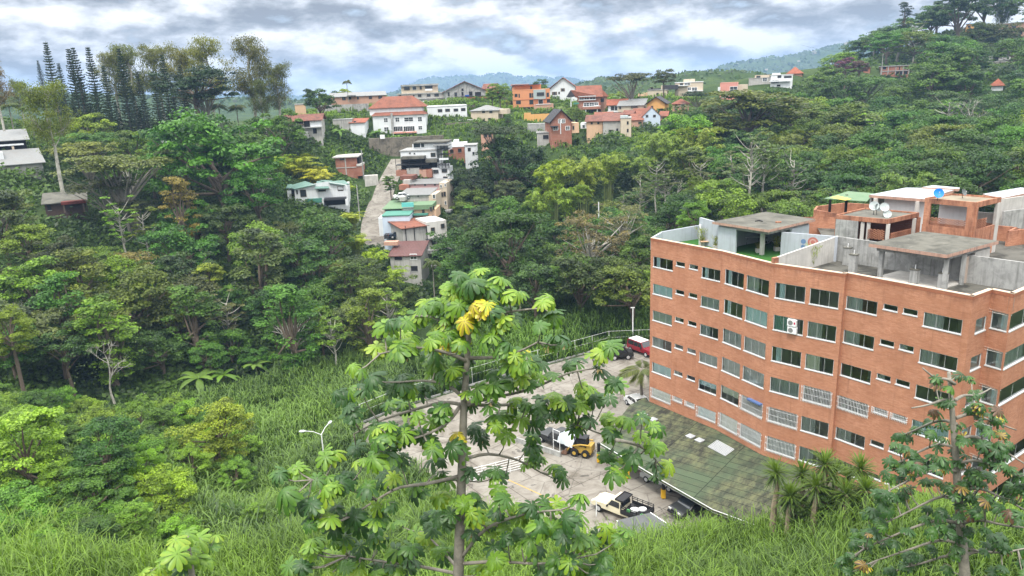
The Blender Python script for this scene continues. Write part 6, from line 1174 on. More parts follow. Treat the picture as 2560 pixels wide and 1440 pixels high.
ros=[(1150,680),(1205,675,'L'),(1240,700,'L'),(1165,730),(1187,722,'Y'),(1270,725),(1300,735,'L'),(1360,738,'L'),(1385,775),(1140,765),(1175,765),(1125,800,'Y'),(1165,795,'Y'),(1215,765),(1060,750,'L'),(1085,765),(1030,790,'L'),(1000,803),(1010,835,'L'),(1350,815,'B'),(1280,800),(1150,855,'B'),(1080,875,'B'),(960,812,'L'),(940,862,'L'),(990,868),(885,915,'L'),(930,930,'B'),(985,960),(850,970,'D'),(880,1015,'D'),
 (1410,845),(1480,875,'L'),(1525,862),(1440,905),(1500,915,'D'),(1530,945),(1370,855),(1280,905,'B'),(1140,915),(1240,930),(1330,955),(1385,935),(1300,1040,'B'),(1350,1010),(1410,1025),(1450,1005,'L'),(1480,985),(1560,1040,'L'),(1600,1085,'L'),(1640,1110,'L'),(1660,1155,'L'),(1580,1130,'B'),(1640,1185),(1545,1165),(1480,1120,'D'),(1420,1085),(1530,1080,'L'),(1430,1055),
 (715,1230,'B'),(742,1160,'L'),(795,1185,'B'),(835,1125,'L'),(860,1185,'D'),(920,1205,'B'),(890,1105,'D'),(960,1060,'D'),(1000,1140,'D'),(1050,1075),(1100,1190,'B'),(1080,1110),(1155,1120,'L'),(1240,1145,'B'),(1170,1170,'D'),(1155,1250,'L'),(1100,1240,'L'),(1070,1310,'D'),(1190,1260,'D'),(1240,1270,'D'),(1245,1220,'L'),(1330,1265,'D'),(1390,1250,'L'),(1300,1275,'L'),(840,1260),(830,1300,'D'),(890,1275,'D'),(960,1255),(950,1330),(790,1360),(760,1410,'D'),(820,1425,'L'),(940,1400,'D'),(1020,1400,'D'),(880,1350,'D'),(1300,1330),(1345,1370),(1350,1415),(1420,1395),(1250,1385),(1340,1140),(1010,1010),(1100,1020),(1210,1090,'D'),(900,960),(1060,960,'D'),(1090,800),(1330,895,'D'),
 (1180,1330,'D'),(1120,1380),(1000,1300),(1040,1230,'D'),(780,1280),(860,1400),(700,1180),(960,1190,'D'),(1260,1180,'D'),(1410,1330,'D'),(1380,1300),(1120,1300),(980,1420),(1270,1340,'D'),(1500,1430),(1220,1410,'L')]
gq=np.random.default_rng(77); rosx=[]
for i in range(215):
    t=gq.uniform(0,1); y=700+t*730; w=50+min(t,.6)*620; rosx.append((1165+gq.uniform(-1,1)*w-(20 if t>.6 else 0)+(110 if .35<t<.62 else 0),y,gq.choice(['','','','D','L','L'] if gq.random()>.03 else ['Y'])))
limbs=[[(1155,1012),(1110,1003),(1050,1020),(980,1040),(930,1060),(885,1085)],[(1160,1010),(1230,1014),(1290,1010),(1360,1035),(1440,1060),(1540,1100)],[(1163,1015),(1210,997),(1280,985),(1340,970),(1420,930),(1490,920)],[(1170,905),(1130,885),(1060,868),(1000,872),(950,885)],[(1172,895),(1240,895),(1300,880),(1345,855)],[(1178,830),(1195,800),(1240,785),(1300,775),(1360,770)],[(1150,1190),(1060,1212),(1000,1215),(940,1250),(880,1290)],
 [(1150,1400),(1200,1330),(1250,1302),(1330,1280),(1400,1275)],[(1150,1410),(1240,1402),(1350,1412),(1420,1400)],[(1148,1425),(1100,1370),(1060,1330)],[(1145,1435),(1050,1415),(960,1405),(870,1390)],[(1150,1015),(1120,1060),(1060,1090),(980,1110)],[(1165,1000),(1120,960),(1060,950),(1000,955)],[(1155,1150),(1220,1130),(1300,1150),(1350,1180)],[(1175,850),(1130,815),(1080,790),(1040,790)],[(1540,1100),(1600,1110),(1640,1150)],[(940,1250),(860,1215),(780,1200)]]
tb=atd(1143,1440,15)
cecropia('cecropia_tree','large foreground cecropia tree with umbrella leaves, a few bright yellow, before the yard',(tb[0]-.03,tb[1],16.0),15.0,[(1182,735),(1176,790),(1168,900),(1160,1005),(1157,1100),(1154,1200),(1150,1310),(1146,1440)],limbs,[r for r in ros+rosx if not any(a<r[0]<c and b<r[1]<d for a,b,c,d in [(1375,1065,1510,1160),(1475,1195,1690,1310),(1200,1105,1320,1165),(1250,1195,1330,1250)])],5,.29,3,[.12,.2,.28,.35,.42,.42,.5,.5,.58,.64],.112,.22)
g=np.random.default_rng(9); ros2=[]
for i in range(215):
    t=g.uniform(0,1)**.7; y=925+t*500; w=60+t*260; x=2385+t*15+g.uniform(-1,1)*w
    if x<2575: ros2.append((x,y))
limbs2=[]
for i,(y0,dx,dy) in enumerate([(960,-80,-40),(1000,90,-30),(1010,-110,10),(1045,150,30),(1060,-160,40),(1100,170,60),(1120,-190,60),(1160,180,40),(1180,-200,60),(1230,190,60),(1250,-170,50),(1310,170,10),(1310,-240,60),(1360,-210,40),(1390,160,-20),(1400,-150,20)]):
    x0=2385+(y0-925)*.045; limbs2.append([(x0,y0),(x0+dx*.25,y0-14),(x0+dx*.6,y0+dy*.3),(x0+dx,y0+dy)])
tb=atd(2412,1440,26)
cecropia('cecropia_tree','thin pale trunked cecropia with small dusty leaves in front of the brick building',(tb[0],tb[1],g1(tb[0],tb[1])),26.0,[(2372,930),(2378,1000),(2386,1100),(2393,1200),(2402,1320),(2412,1440)],limbs2,ros2,8,.26,3,[.02,.06,.1,.15,.18,.22,.28,.35,.1,.3,.2,.15,.25,.4,.97],.15,.15,2.6)
ros3=[(440,1340,'L'),(470,1330,'L'),(500,1335,'L'),(430,1380,'L'),(470,1375,'L'),(400,1400,'L'),(510,1395),(460,1420,'D'),(370,1420,'L'),(530,1350)]
tb=atd(480,1440,30)
cecropia('cecropia_tree','young cecropia sapling with bright leaves at the bottom left',(tb[0],tb[1],g1(tb[0],tb[1])),30.0,[(470,1340),(474,1390),(480,1440)],[[(474,1390),(450,1375),(430,1380)],[(476,1410),(500,1395),(515,1390)]],ros3,12,.62,2,[.5,.6,.7],.12,0,1.0)
# ---------------------------------------------------------------- dracaena cluster before the brick building
def dracaena(px,pyt,D,hh,label):
    p=atd(px,pyt,D); g=np.random.default_rng(int(px)); T=thing('dracaena_plant',label,'plant',(p[0],p[1],p[2]-hh),'spiky dracaenas below the brick building'); off=np.array([p[0],p[1],p[2]-hh])
    m=MB(); m.tube([off+(0,0,-2),off+(0,0,.0),off+(.15,0,hh*.6),off+(0,0,hh)],[.22,.2,.15,.12],7); m.build('trunk',pmat('dracaena_thatch',(0.30,0.24,0.17),.9,.4,5),T)
    pp=[]; n_=130; a=g.uniform(0,6.28,n_); el_=g.uniform(-.9,1.4,n_); L_=g.uniform(.95,1.45,n_)
    for i in range(n_):
        d=np.array([math.cos(a[i])*math.cos(el_[i]),math.sin(a[i])*math.cos(el_[i]),math.sin(el_[i])]); s_=unit(np.cross(d,(0,0,1.)))*.045; c=np.array([0,0,hh-.1*(el_[i]<0)]); q=c+d*L_[i]*.55; e=c+d*L_[i]+np.array([0,0,-.16]); V=np.array([c-s_*.5,c+s_*.5,q-s_,q+s_,e-s_*.1,e+s_*.1]); pp.append((V,np.array([[0,1,3,2],[2,3,5,4]]),np.full(2,np.clip(.45+.3*math.sin(el_[i])+g.normal()*.1,0,1))))
    c=link('crown',leafmesh('dracaena_crown',pp),T); c.color=(0.075,0.13,0.03,1)
for px,py,D,hh,lb in [(1940,1180,47,2.6,'tall spiky dracaena with hanging thatch, leftmost of its cluster'),(2005,1185,48,2.2,'second dracaena from the left in the cluster by the carport roof'),(2062,1160,47,2.8,'tallest dracaena head in the middle of the cluster'),(2085,1185,47.5,2.4,'dracaena head tucked against the tallest one, right side'),(2040,1215,46,1.6,'low dracaena head under the tallest one'),(2152,1172,48,2.3,'dracaena right of the cluster middle against brick wall'),(2165,1225,46,1.6,'low rightmost dracaena head of the cluster'),(2115,1235,46,1.3,'small dracaena low between the right heads'),(1975,1240,46,1.2,'small dracaena low at the cluster left'),(2120,1195,49,1.8,'darker dracaena behind the cluster right side')]: dracaena(px,py,D,hh,lb)
for px,py,r,lb in [(1990,1262,42,'dark green shrub at the foot of the dracaena cluster, left one'),(2075,1262,46,'dark green shrub at the foot of the dracaena cluster, middle one'),(2150,1265,40,'dark green shrub at the foot of the dracaena cluster, right one')]: tree_px('near',px,py,46.5,r,(0.035,0.085,0.02),lb)
# ---------------------------------------------------------------- carport
def carportmat():
    m=bpy.data.materials.new('carport_felt'); m.use_nodes=True; n=NT(m.node_tree); g=n('ShaderNodeNewGeometry')
    rot=n('ShaderNodeVectorRotate',inp={0:g.outputs['Position'],3:R_(-51)}); mp=n('ShaderNodeVectorMath',operation='MULTIPLY',inp={0:rot.outputs[0],1:(.35,1.0,1.0)})
    a=n('ShaderNodeTexNoise',inp={'Vector':mp.outputs[0],'Scale':1.6,'Detail':9.0,'Roughness':0.75}); b=n('ShaderNodeTexNoise',inp={'Vector':g.outputs['Position'],'Scale':0.22,'Detail':5.0,'Roughness':0.6})
    c=ramp(n,a.outputs[0],[(0.40,(0.035,0.036,0.028)),(0.50,(0.085,0.092,0.055)),(0.60,(0.135,0.145,0.075)),(0.75,(0.19,0.185,0.11))])
    c=mixc(n,ramp(n,b.outputs[0],[(0.45,(0,0,0)),(0.62,(1,1,1))]),c,(0.075,0.105,0.06))
    br=n('ShaderNodeTexBrick',inp={'Vector':rot.outputs[0],'Color1':(1,1,1,1),'Color2':(.82,.82,.82,1),'Mortar':(0.2,0.2,0.2,1),'Scale':1.0,'Mortar Size':0.035,'Brick Width':1.05,'Row Height':6.0,'Bias':0.0})
    c=mixc(n,1.0,c,br.outputs[0],'MULTIPLY'); bb=n('ShaderNodeBump',inp={'Height':br.outputs[1],'Strength':0.6,'Distance':0.05}); bb.invert=True
    p=n('ShaderNodeBsdfPrincipled',inp={'Base Color':c,'Roughness':.8,'Specular IOR Level':.3,'Normal':bb.outputs[0]}); n('ShaderNodeOutputMaterial',inp={0:p.outputs[0]}); return m
def pr(px,py,z): q=atz(px,py,z); return (q[0],q[1])
ZR=2.3
cpP=[FV[0]+(-.25,1.2),np.array(pr(1575,1012,ZR)),np.array(pr(1500,1110,ZR)),np.array(pr(1655,1203,ZR)),np.array(pr(1780,1275,ZR)),np.array(pr(1930,1330,ZR)),np.array([31.0,50.5]),FV[4]+(-.05,-.1),FV[3]+(-.1,-.05),FV[2]+(-.05,-.04),FV[1]+(-.05,-.04),FV[0]+(-.02,-.02)]
CPT=thing('carport','long carport with mossy green felt roof along the brick building','carport',(20,60,0))
m=MB(); m.prism([tuple(p) for p in cpP],ZR-.16,ZR); m.build('roof',[carportmat()],CPT)
m=MB()
for a,b in ((2,3),(3,4),(4,5)):
    a=cpP[a];b=cpP[b]; d=(b-a)/np.linalg.norm(b-a); q=np.array([d[1],-d[0]])*.05; m.ob((*(a-q*2),ZR-.24),(*(b-a),0),(*(q),0),(0,0,.28))
m.build('fascia',WHITEP,CPT)
YEL=pmat('safety_yellow',(0.62,0.36,0.02),.6,.1,2)
for px,py in ((1497,1156),(1568,1196),(1658,1246)):
    q=np.array(pr(px,py,0)); T=MB(); T.tube([(*q,0),(*q,ZR-.16)],.16,12); o=T.build('column',BLACK,CPT); m=MB(); m.box(q[0]-.19,q[1]-.19,.1,q[0]+.19,q[1]+.19,.95); m.build('yellow_guard',YEL,o)
m=MB()
a=cpP[7];b=cpP[0]
for i in range(4): 
    A_,B_=[FV[4],FV[3],FV[2],FV[1]][i],[FV[3],FV[2],FV[1],FV[0]][i]; m.q([(*A_,-.1),(*B_,-.1),(*B_,ZR),(*A_,ZR)])
m.build('back_wall',CONCD,CPT)
for i,(px,py) in enumerate([(1608,1037),(1633,1049),(1726,1091),(1749,1101)]):
    q=np.array(pr(px,py,ZR+.1)); T=thing('skylight',f"small white pyramid skylight on the carport roof, {ORD[i]} from the brick corner",'skylight',(*q,ZR),'skylights on the carport roof')
    m=MB(); d=np.array([.6,-.8])*.62; e=np.array([.8,.6])*.62; c=[q-d/2-e/2,q+d/2-e/2,q+d/2+e/2,q-d/2+e/2]; m.prism([tuple(x) for x in c],ZR,ZR+.16); m.build('curb',CONCL,T)
    m=MB(); c2_=[q+(x-q)*1.25 for x in c]; 
    for k in range(4): m.q([(*c2_[k],ZR+.17),(*c2_[(k+1)%4],ZR+.17),(*q,ZR+.42)])
    m.q([(*x,ZR+.165) for x in c2_][::-1]); m.build('cap',pmat('skylight_white',(0.38,0.40,0.42),.35,.05,2),T)
gr=[np.array(pr(*p,ZR+.05)) for p in ((1793,1101),(1835,1124),(1813,1140),(1770,1117))]
T=thing('roof_grating','white metal grating panel on the carport roof by the wall','grating',(*gr[0],ZR)); m=MB()
for k in range(15): p=gr[0]+(gr[1]-gr[0])*k/14; q=gr[3]+(gr[2]-gr[3])*k/14; m.tube([(*p,ZR+.08),(*q,ZR+.08)],.025,4)
for k in range(8): p=gr[0]+(gr[3]-gr[0])*k/7; q=gr[1]+(gr[2]-gr[1])*k/7; m.tube([(*p,ZR+.09),(*q,ZR+.09)],.025,4)
m.build('bars',FRAME,T); m=MB(); m.prism([tuple(p) for p in gr],ZR+.012,ZR+.03); m.build('panel',pmat('grating_grey',(0.16,0.18,0.20),.6,.15,2),T)
er=[np.array(pr(*p,2.6)) for p in ((1545,1300),(1625,1282),(1690,1325),(1640,1400),(1560,1385))]
T=thing('entrance_roof','small dark grey flat roof sticking out of the tall grass at the yard edge','roof',(*er[0],0)); m=MB(); m.prism([tuple(p) for p in er],2.4,2.6); m.build('roof',pmat('grey_felt',(0.12,0.125,0.13),.85,.25,1.5,stain=.3,dark=(.07,.07,.07)),T)
m=MB(); d=er[2]-er[1]; m.ob((*er[1],2.36),(*d,0),(.05,.05,0),(0,0,.28)); m.build('fascia',WHITEP,T)
for q in er[:3]: m=MB(); m.box(q[0]-.08,q[1]-.08+.2,0,q[0]+.08,q[1]+.28,2.4); m.build('post',WHITEP,T)
# ---------------------------------------------------------------- vehicles
def carbody(prof,W,tumble,zb,belt):
    """closed side profile (x,z) lofted across the width, narrowing above the belt"""
    ys=[-1,-.93,-.6,0,.6,.93,1]; mb=MB(); n_=len(prof); V=[]
    for y in ys:
        k=abs(y)
        for (x,z) in prof:
            f=1-(tumble*max(0,(z-belt))/(.6)) ; edge=0.0 if k<.93 else (.03 if k<1 else .07)
            V.append((x*(1-edge*.35),y*W/2*f,z-edge*(.8 if z>belt else 0)*.6+(edge*.5 if z<zb+.1 else 0)))
    mb.v=V
    for j in range(len(ys)-1):
        for i in range(n_):
            l=(i+1)%n_; mb.f.append([j*n_+i,(j+1)*n_+i,(j+1)*n_+l,j*n_+l]); mb.m.append(0)
    mb.f.append([i for i in range(n_)]); mb.m.append(0); mb.f.append([(len(ys)-1)*n_+i for i in range(n_)][::-1]); mb.m.append(0)
    return mb
def glassband(mb,pts,y,out=.012):
    mb.q([(x,y,z) for x,z in pts],flip=y>0)
def vehicle(name,label,kind,col,loc,rz,cat='car',L_=4.4,W=1.75,parts=True):
    T=thing(name,label,cat,loc,rz=rz); paint=pmat('paint_'+'_'.join(str(int(c*100)) for c in col),col,.28,.04,1,spec=.6,stain=.12,stsc=.9,dark=tuple(c*.6+.02 for c in col))
    h=L_/2; R=.33
    if kind=='sedan': prof=[(-h,.35),(-h,.82),(-h+.15,.92),(-h+.75,.98),(-h+1.25,1.36),(-.1,1.43),(.55,1.38),(1.15,.98),(h-.25,.84),(h,.66),(h,.35)]; belt=.95; zb=.35; gl=[[(-h+.88,.99),(-h+1.28,1.32),(-.15,1.38),(-.15,.97)],[(-.08,.97),(-.08,1.38),(.52,1.33),(1.02,.98)]]; ws=((1.15,.99),(.57,1.375)); rw=((-h+.76,.99),(-h+1.23,1.345)); hood=.9
    elif kind in('suv','jeep'): prof=[(-h,.45),(-h,1.0),(-h+.08,1.72),(-h+.2,1.82),(.45,1.82),(.95,1.16),(h-.1,1.04),(h,.85),(h,.45)]; belt=1.08; zb=.45; gl=[[(-h+.25,1.12),(-h+.28,1.68),(-.95,1.70),(-.95,1.12)],[(-.88,1.12),(-.88,1.70),(-.1,1.70),(-.1,1.12)],[(-.03,1.12),(-.03,1.70),(.42,1.70),(.80,1.14)]]; ws=((.93,1.18),(.47,1.79)); rw=((-h,1.1),(-h+.07,1.68)); R=.38; hood=1.08
    elif kind=='pickup': prof=[(-h,.6),(-h,.75),(-.62,.75),(-.62,1.05),(-.58,1.68),(-.45,1.76),(.35,1.76),(.85,1.12),(h-.35,1.02),(h,.82),(h,.5),(-.6,.5)]; belt=1.05; zb=.5; gl=[[(-.5,1.12),(-.48,1.64),(.30,1.66),(.68,1.13)]]; ws=((.87,1.13),(.37,1.74)); rw=((-.62,1.12),(-.585,1.64)); R=.38; hood=1.05
    b=carbody(prof,W,.10,zb,belt); b.build('body',paint,T,smooth=False)
    for s in(-1,1):
        for q in gl: 
            gm=MB(); gm.q([(x,s*(W/2*(1-.10*(z-belt)/.6)+.008),z) for x,z in q],flip=s>0); gm.build('side_window',CARGL,T)
    for nm,(p,q) in (('windscreen',ws),('rear_window',rw)):
        g_=MB(); dx,dz=q[0]-p[0],q[1]-p[1]; nx,nz=(dz,-dx); l=math.hypot(nx,nz); sg=1 if nm=='windscreen' else -1; ox,oz=sg*nx/l*.02,abs(nz/l)*.02; w0=W/2*.86;w1=W/2*.78
        g_.q([(p[0]+ox,-w0,p[1]+oz),(p[0]+ox,w0,p[1]+oz),(q[0]+ox,w1,q[1]+oz),(q[0]+ox,-w1,q[1]+oz)],flip=sg<0); g_.build(nm,CARGL,T)
    for x in (-h+.8,h-.82):
        for s in(-1,1):
            m=MB(); m.tube([(x,s*(W/2-.2),R),(x,s*(W/2+.03),R)],R,16); w=m.build('wheel',TYRE,T); m=MB(); m.tube([(x,s*(W/2+.02),R),(x,s*(W/2+.045),R)],R*.58,12); m.build('rim',RIM,w)
    for s in(-1,1):
        m=MB(); m.box(h-.06,s*(W/2-.3)-.17,.68,h+.015,s*(W/2-.3)+.17,.84); m.build('headlight',pmat('lamp_glass',(0.6,0.6,0.58),.15,.05,2,spec=.6),T)
        m=MB(); m.box(-h-.015,s*(W/2-.16)-.11,.62,-h+.05,s*(W/2-.16)+.11,.86); m.build('tail_light',pmat('tail_red',(0.3,0.02,0.02),.3,.05,2),T)
        m=MB(); m.box(.62,s*(W/2+.11)-.1,1.0 if kind!='sedan' else .92,.72,s*(W/2+.11)+.1,1.15 if kind!='sedan' else 1.04); m.build('mirror',BLACK,T)
    m=MB(); m.box(h-.05,-W/2+.05,.4,h+.08,W/2-.05,.56); m.build('bumper',RIM if kind!='sedan' else BLACK,T)
    m=MB(); m.box(-h-.08,-W/2+.05,.42,-h+.05,W/2-.05,.58); m.build('bumper',RIM if kind!='sedan' else BLACK,T)
    m=MB(); m.box(h-.02,-.42,.62,h+.02,.42,.82); m.build('grille',BLACK,T)
    return T
def heading(p0,p1,z=0):
    a=atz(*p0,z);b=atz(*p1,z); c=(a+b)/2; return (c[0],c[1],z),math.atan2(b[1]-a[1],b[0]-a[0]),float(np.linalg.norm((b-a)[:2]))
# cream pickup with black flat bed facing upper left
loc,rz,_=heading((1600,1305),(1500,1265)); 
pk=vehicle('pickup_truck','cream pickup truck with open black railed bed loaded with white sacks','pickup',(0.66,0.60,0.44),loc,rz,'truck',5.0,1.75)
m=MB(); m.box(-2.9,-.98,.78,-.70,.98,.9); 
for y in (-.98,.94): m.box(-2.9,y,.9,-.70,y+.04,1.2); m.box(-2.9,y,1.36,-.7,y+.04,1.41); m.box(-2.9,y,1.52,-.7,y+.04,1.57)
for x in (-2.9,-2.35,-1.8,-1.25,-.74):
    for y in (-.98,.94): m.box(x,y-.003,.9,x+.05,y+.043,1.6)
m.box(-2.94,-.98,.9,-2.9,.98,1.25); m.box(-2.94,-.98,1.4,-2.9,.98,1.45); m.build('bed',BLACK,pk)
m=MB(); m.box(-.85,-.8,1.80,.0,.8,1.86); m.box(-.85,-.8,1.86,-.8,.8,1.92); m.box(-.05,-.8,1.86,0,.8,1.92); m.box(-.85,-.8,1.86,0,-.75,1.92); m.box(-.85,.75,1.86,0,.8,1.92); m.build('roof_rack',BLACK,pk)
M4=Matrix.Translation(Vector(loc))@Matrix.Rotation(rz,4,'Z')
def onpk(x,y,z): return M4@Vector((x,y,z))
for i,(x,y,sx,sy,c,lb) in enumerate([(-2.1,-.4,.7,.35,WHITE,'white sack lying on the truck bed by the tailgate'),(-1.6,.1,.75,.4,WHITE,'long white sack across the middle of the truck bed'),(-1.1,-.35,.5,.35,BLACK,'black bundle on the truck bed behind the cab'),(-1.3,.6,.3,.2,pmat('green_can',(0.1,0.4,0.12),.5,.1,3),'small green container on the truck bed beside the cab'),(-2.6,.55,.25,.25,pmat('green_can',(0.1,0.4,0.12),.5,.1,3),'small green container at the truck tailgate corner')]):
    m=MB(); a=onpk(x,y,.9); m.v=[];
    for k in range(6):
        r=[.5,.9,1,1,.9,.5][k]; zz=[0,.03,.12,.2,.27,.3][k]*(1.2 if i>2 else 1)
        for j in range(10): t=j*.628; m.v.append((a.x+math.cos(t)*sx*.55*r,a.y+math.sin(t)*sy*.8*r,a.z+zz))
    for k in range(5):
        for j in range(10): l=(j+1)%10; m.f.append([k*10+j,k*10+l,k*10+10+l,k*10+10+j]); m.m.append(0)
    m.f.append(list(range(50,60))); m.m.append(0)
    o=m.build('sack' if i<3 else 'container',c,None,smooth=True); tag(o,lb,'sack' if i<3 else 'container')
loc,rz,_=heading((1745,1268),(1690,1290)); vehicle('sedan','black sedan nosing out from under the carport edge','sedan',(0.025,0.027,0.028),(loc[0]+.5,loc[1],0),rz,L_=4.3)
loc,rz,_=heading((1580,872),(1635,893)); suv=vehicle('parked_suv','dark red off road wagon with white roof at the far yard corner','suv',(0.22,0.012,0.02),loc,rz,L_=4.7,W=1.85); m=MB(); m.box(-2.1,-.78,1.825,.4,.78,1.87); m.build('white_roof',WHITE,suv)
loc,rz,_=heading((1530,893),(1572,898)); jp=vehicle('open_jeep','small black jeep with soft top beside the red wagon','jeep',(0.012,0.013,0.013),loc,rz+.5,L_=3.5,W=1.6); m=MB(); m.tube([(-1.95,0,.95),(-1.78,0,.95)],.36,14); w=m.build('spare_wheel',TYRE,jp); m=MB(); m.box(-1.7,-.72,1.825,.4,.72,1.88); m.build('soft_top',pmat('soft_top_grey',(0.06,0.065,0.07),.8,.1,3),jp)
loc,rz,_=heading((1582,1008),(1612,1030)); vehicle('sedan','white car half hidden behind the yard palm and brick corner','sedan',(0.7,0.7,0.7),loc,rz,L_=4.2)
loc,rz,_=heading((1625,1215),(1655,1228)); vehicle('sedan','silver car parked in the dark beneath the carport','sedan',(0.35,0.36,0.37),(loc[0]+.8,loc[1]+.8,0),rz,L_=4.2)
# tarpaulin covered truck
loc,rz,_=heading((1360,1095),(1440,1130)); tt=vehicle('covered_truck','dark truck with silver grey tarpaulin over its load behind the low wall','pickup',(0.02,0.02,0.022),loc,rz+math.pi,'truck',5.4,1.9)
g=np.random.default_rng(4); mb=MB(); NXX,NYY=14,10; 
for i in range(NXX+1):
    for j in range(NYY+1):
        u=i/NXX;v=j/NYY; x=-2.7+2.15*u; s=(v-.5)*2; prof=1-abs(s)**5; y=s*1.0; z=.95+1.05*prof*(1-.3*abs(u-.5)**2*4)+g.normal()*.035; mb.v.append((x+g.normal()*.02,y+g.normal()*.03,z))
for i in range(NXX):
    for j in range(NYY): a=i*(NYY+1)+j; mb.f.append([a,a+NYY+1,a+NYY+2,a+1]); mb.m.append(0)
mb.build('tarpaulin',pmat('tarp_silver',(0.46,0.50,0.54),.45,.15,3,bump=.3),tt,smooth=True)
m=MB(); m.box(-2.7,-.95,.55,-.62,.95,.95); m.build('bed',BLACK,tt)
# skid steer loader
loc,rz,_=heading((1480,1140),(1425,1130)); T=thing('skid_loader','yellow skid steer loader with bucket, parked by the carport column','loader',loc,rz=rz); YP=pmat('loader_yellow',(0.42,0.27,0.05),.5,.15,2,stain=.3,dark=(.15,.1,.05))
m=MB(); m.box(-1.25,-.5,.35,.85,.5,1.05); m.box(-1.35,-.55,.6,-.9,.55,1.35); m.build('chassis',YP,T)
m=MB()
for x in (-.75,.45):
    for y in (-.46,.46): m.box(x,y-.04,1.05,x+.08,y+.04,2.0)
m.box(-.8,-.52,1.98,.6,.52,2.06); m.build('cab_frame',BLACK,T); m=MB(); m.box(-.7,-.4,1.05,.4,.4,1.85); m.build('cab',DARK,T)
for s in (-1,1):
    m=MB(); y=s*.66; m.tube([(-1.15,y,1.45),(-.2,y,1.4),(.9,y,1.05),(1.35,y,.4)],[.09,.09,.08,.07],6); m.build('lift_arm',YP,T)
    for x in (-.72,.45):
        m=MB(); m.tube([(x,s*.52,.42),(x,s*.82,.42)],.42,16); w=m.build('wheel',TYRE,T); m=MB(); m.tube([(x,s*.8,.42),(x,s*.835,.42)],.2,12); m.build('rim',YP,w)
m=MB(); m.prism([(1.25,-.85),(1.35,-.85),(1.35,.85),(1.25,.85)],.1,.75); m.prism([(1.3,-.85),(1.95,-.85),(1.95,.85),(1.3,.85)],.08,.14)
for y in (-.87,.83): m.q([(1.3,y,.1),(1.95,y,.1),(1.35,y,.75)]); m.q([(1.3,y+.04,.1),(1.95,y+.04,.1),(1.35,y+.04,.75)],flip=True)
m.build('bucket',pmat('bucket_rust',(0.16,0.09,0.06),.8,.3,3),T)
# village cars
for (px,py,D,c,lb,dr) in [(1299,278,258,(0.45,0.46,0.48),'silver car parked before the orange cubic house',0),(1332,281,256,(0.7,0.7,0.7),'white car parked below the pink stair of the orange house',0),(1476,284,246,(0.65,0.66,0.68),'white car under the glazed house',0),(1007,497,168,(0.7,0.72,0.72),'white car on the deck beside the grey corrugated roof house',.2),(998,594,153,(0.02,0.03,0.05),'dark blue car in front of the pale blue wall',.1)]:
    p=atd(px,py,D); vehicle('parked_car',lb,'sedan',c,tuple(p),dr,L_=4.2)
# ---------------------------------------------------------------- yard wall, gate, lamps, fence
def yardwall(pts,h,th,mt,name,label,cat='wall'):
    m=MB()
    for a,b in zip(pts[:-1],pts[1:]):
        a=np.array(pr(*a,0));b=np.array(pr(*b,0)); d=b-a; q=np.array([-d[1],d[0]])/np.linalg.norm(d)*th; m.ob((*a,-.2),(*d,0),(*q,0),(0,0,h+.2))
    T=thing(name,label,cat,(*pr(*pts[0],0),0)); m.build('wall',mt,T)
    return T
yardwall([(1268,1098),(1400,1143)],.55,.2,CONC,'low_wall','low stained concrete wall in front of the covered truck')
def railing(p0,p1,h,n_,name,label,bars=4,cat='gate',z=0):
    a=atz(*p0,z);b=atz(*p1,z); T=thing(name,label,cat,tuple(a)); fr=MB(); pk_=MB()
    for k in range(bars): fr.tube([a+(0,0,.15+k*(h-.2)/(bars-1)),b+(0,0,.15+k*(h-.2)/(bars-1))],.03,5)
    for k in range(n_+1): q=a+(b-a)*k/n_; pk_=MB(); pk_.tube([q,q+(0,0,h)],.035,5); pk_.build('post',WHITEP,T)
    fr.build('rails',WHITEP,T); return T
railing((1170,1208),(1310,1172),1.5,4,'yard_gate','open white tubular steel gate across the yard, left of the drive',6); railing((1400,1135),(1384,1128),2.6,1,'gate_post_frame','white diagonal braced gate post at the end of the low wall',3)
m=MB(); a=atz(1170,1212,0);b=atz(1320,1176,0); 
def lamp(name,label,p,h,arms,group=None):
    T=thing(name,label,'lamp',tuple(p),group); m=MB(); p=np.array(p); m.tube([p-(0,0,.5),p+(0,0,h)],[.09,.06],8); m.build('pole',WHITEP,T)
    for d in arms:
        e=p+np.array([d[0],d[1],h+.55]); m=MB(); m.tube([p+(0,0,h-.05),p+np.array([d[0]*.5,d[1]*.5,h+.4]),e],.035,6); ar=m.build('arm',WHITEP,T)
        m=MB(); u=unit(np.array([d[0],d[1],0.])); 
        m.tube([e-u*.05,e+u*.12,e+u*.4,e+u*.62],[.05,.13,.15,.06],8); m.build('lamp_head',pmat('lamp_head',(0.62,0.66,0.68),.4,.05,2),ar)
    return T
q=atz(812,1160,-1.0); tz=atz(808,1085,0); D_=math.hypot(q[0],q[1]); top=atd(808,1085,D_); lamp('street_lamp','white double headed street lamp left of the big cecropia',q,float(top[2]-q[2]),[(-1.6,-.2),(.5,1.4)])
q=atz(1582,858,0); D_=math.hypot(q[0],q[1]); top=atd(1582,770,D_); T=thing('light_pole','plain tall white pole beyond the red wagon','pole',tuple(q)); m=MB(); m.tube([q-(0,0,1),(q[0],q[1],top[2])],[.10,.08],8); m.build('pole',WHITEP,T); m=MB(); m.box(q[0]-.35,q[1]-.08,top[2],q[0]+.25,q[1]+.08,top[2]+.12); m.build('lamp_head',WHITEP,T)
q=atz(1491,1290,0); T=thing('marker_post','thin white post at the grass edge near the pickup nose','post',tuple(q)); m=MB(); m.tube([q,q+(0,0,1.8)],.05,6); m.build('pole',WHITEP,T)
T=thing('chain_fence','thin grey chain link fence along the far yard edge','fence',(*LOT[1],0)); m=MB(); w=MB(); Fp=[LOT[i]+(-.3,.9) for i in range(0,7)]
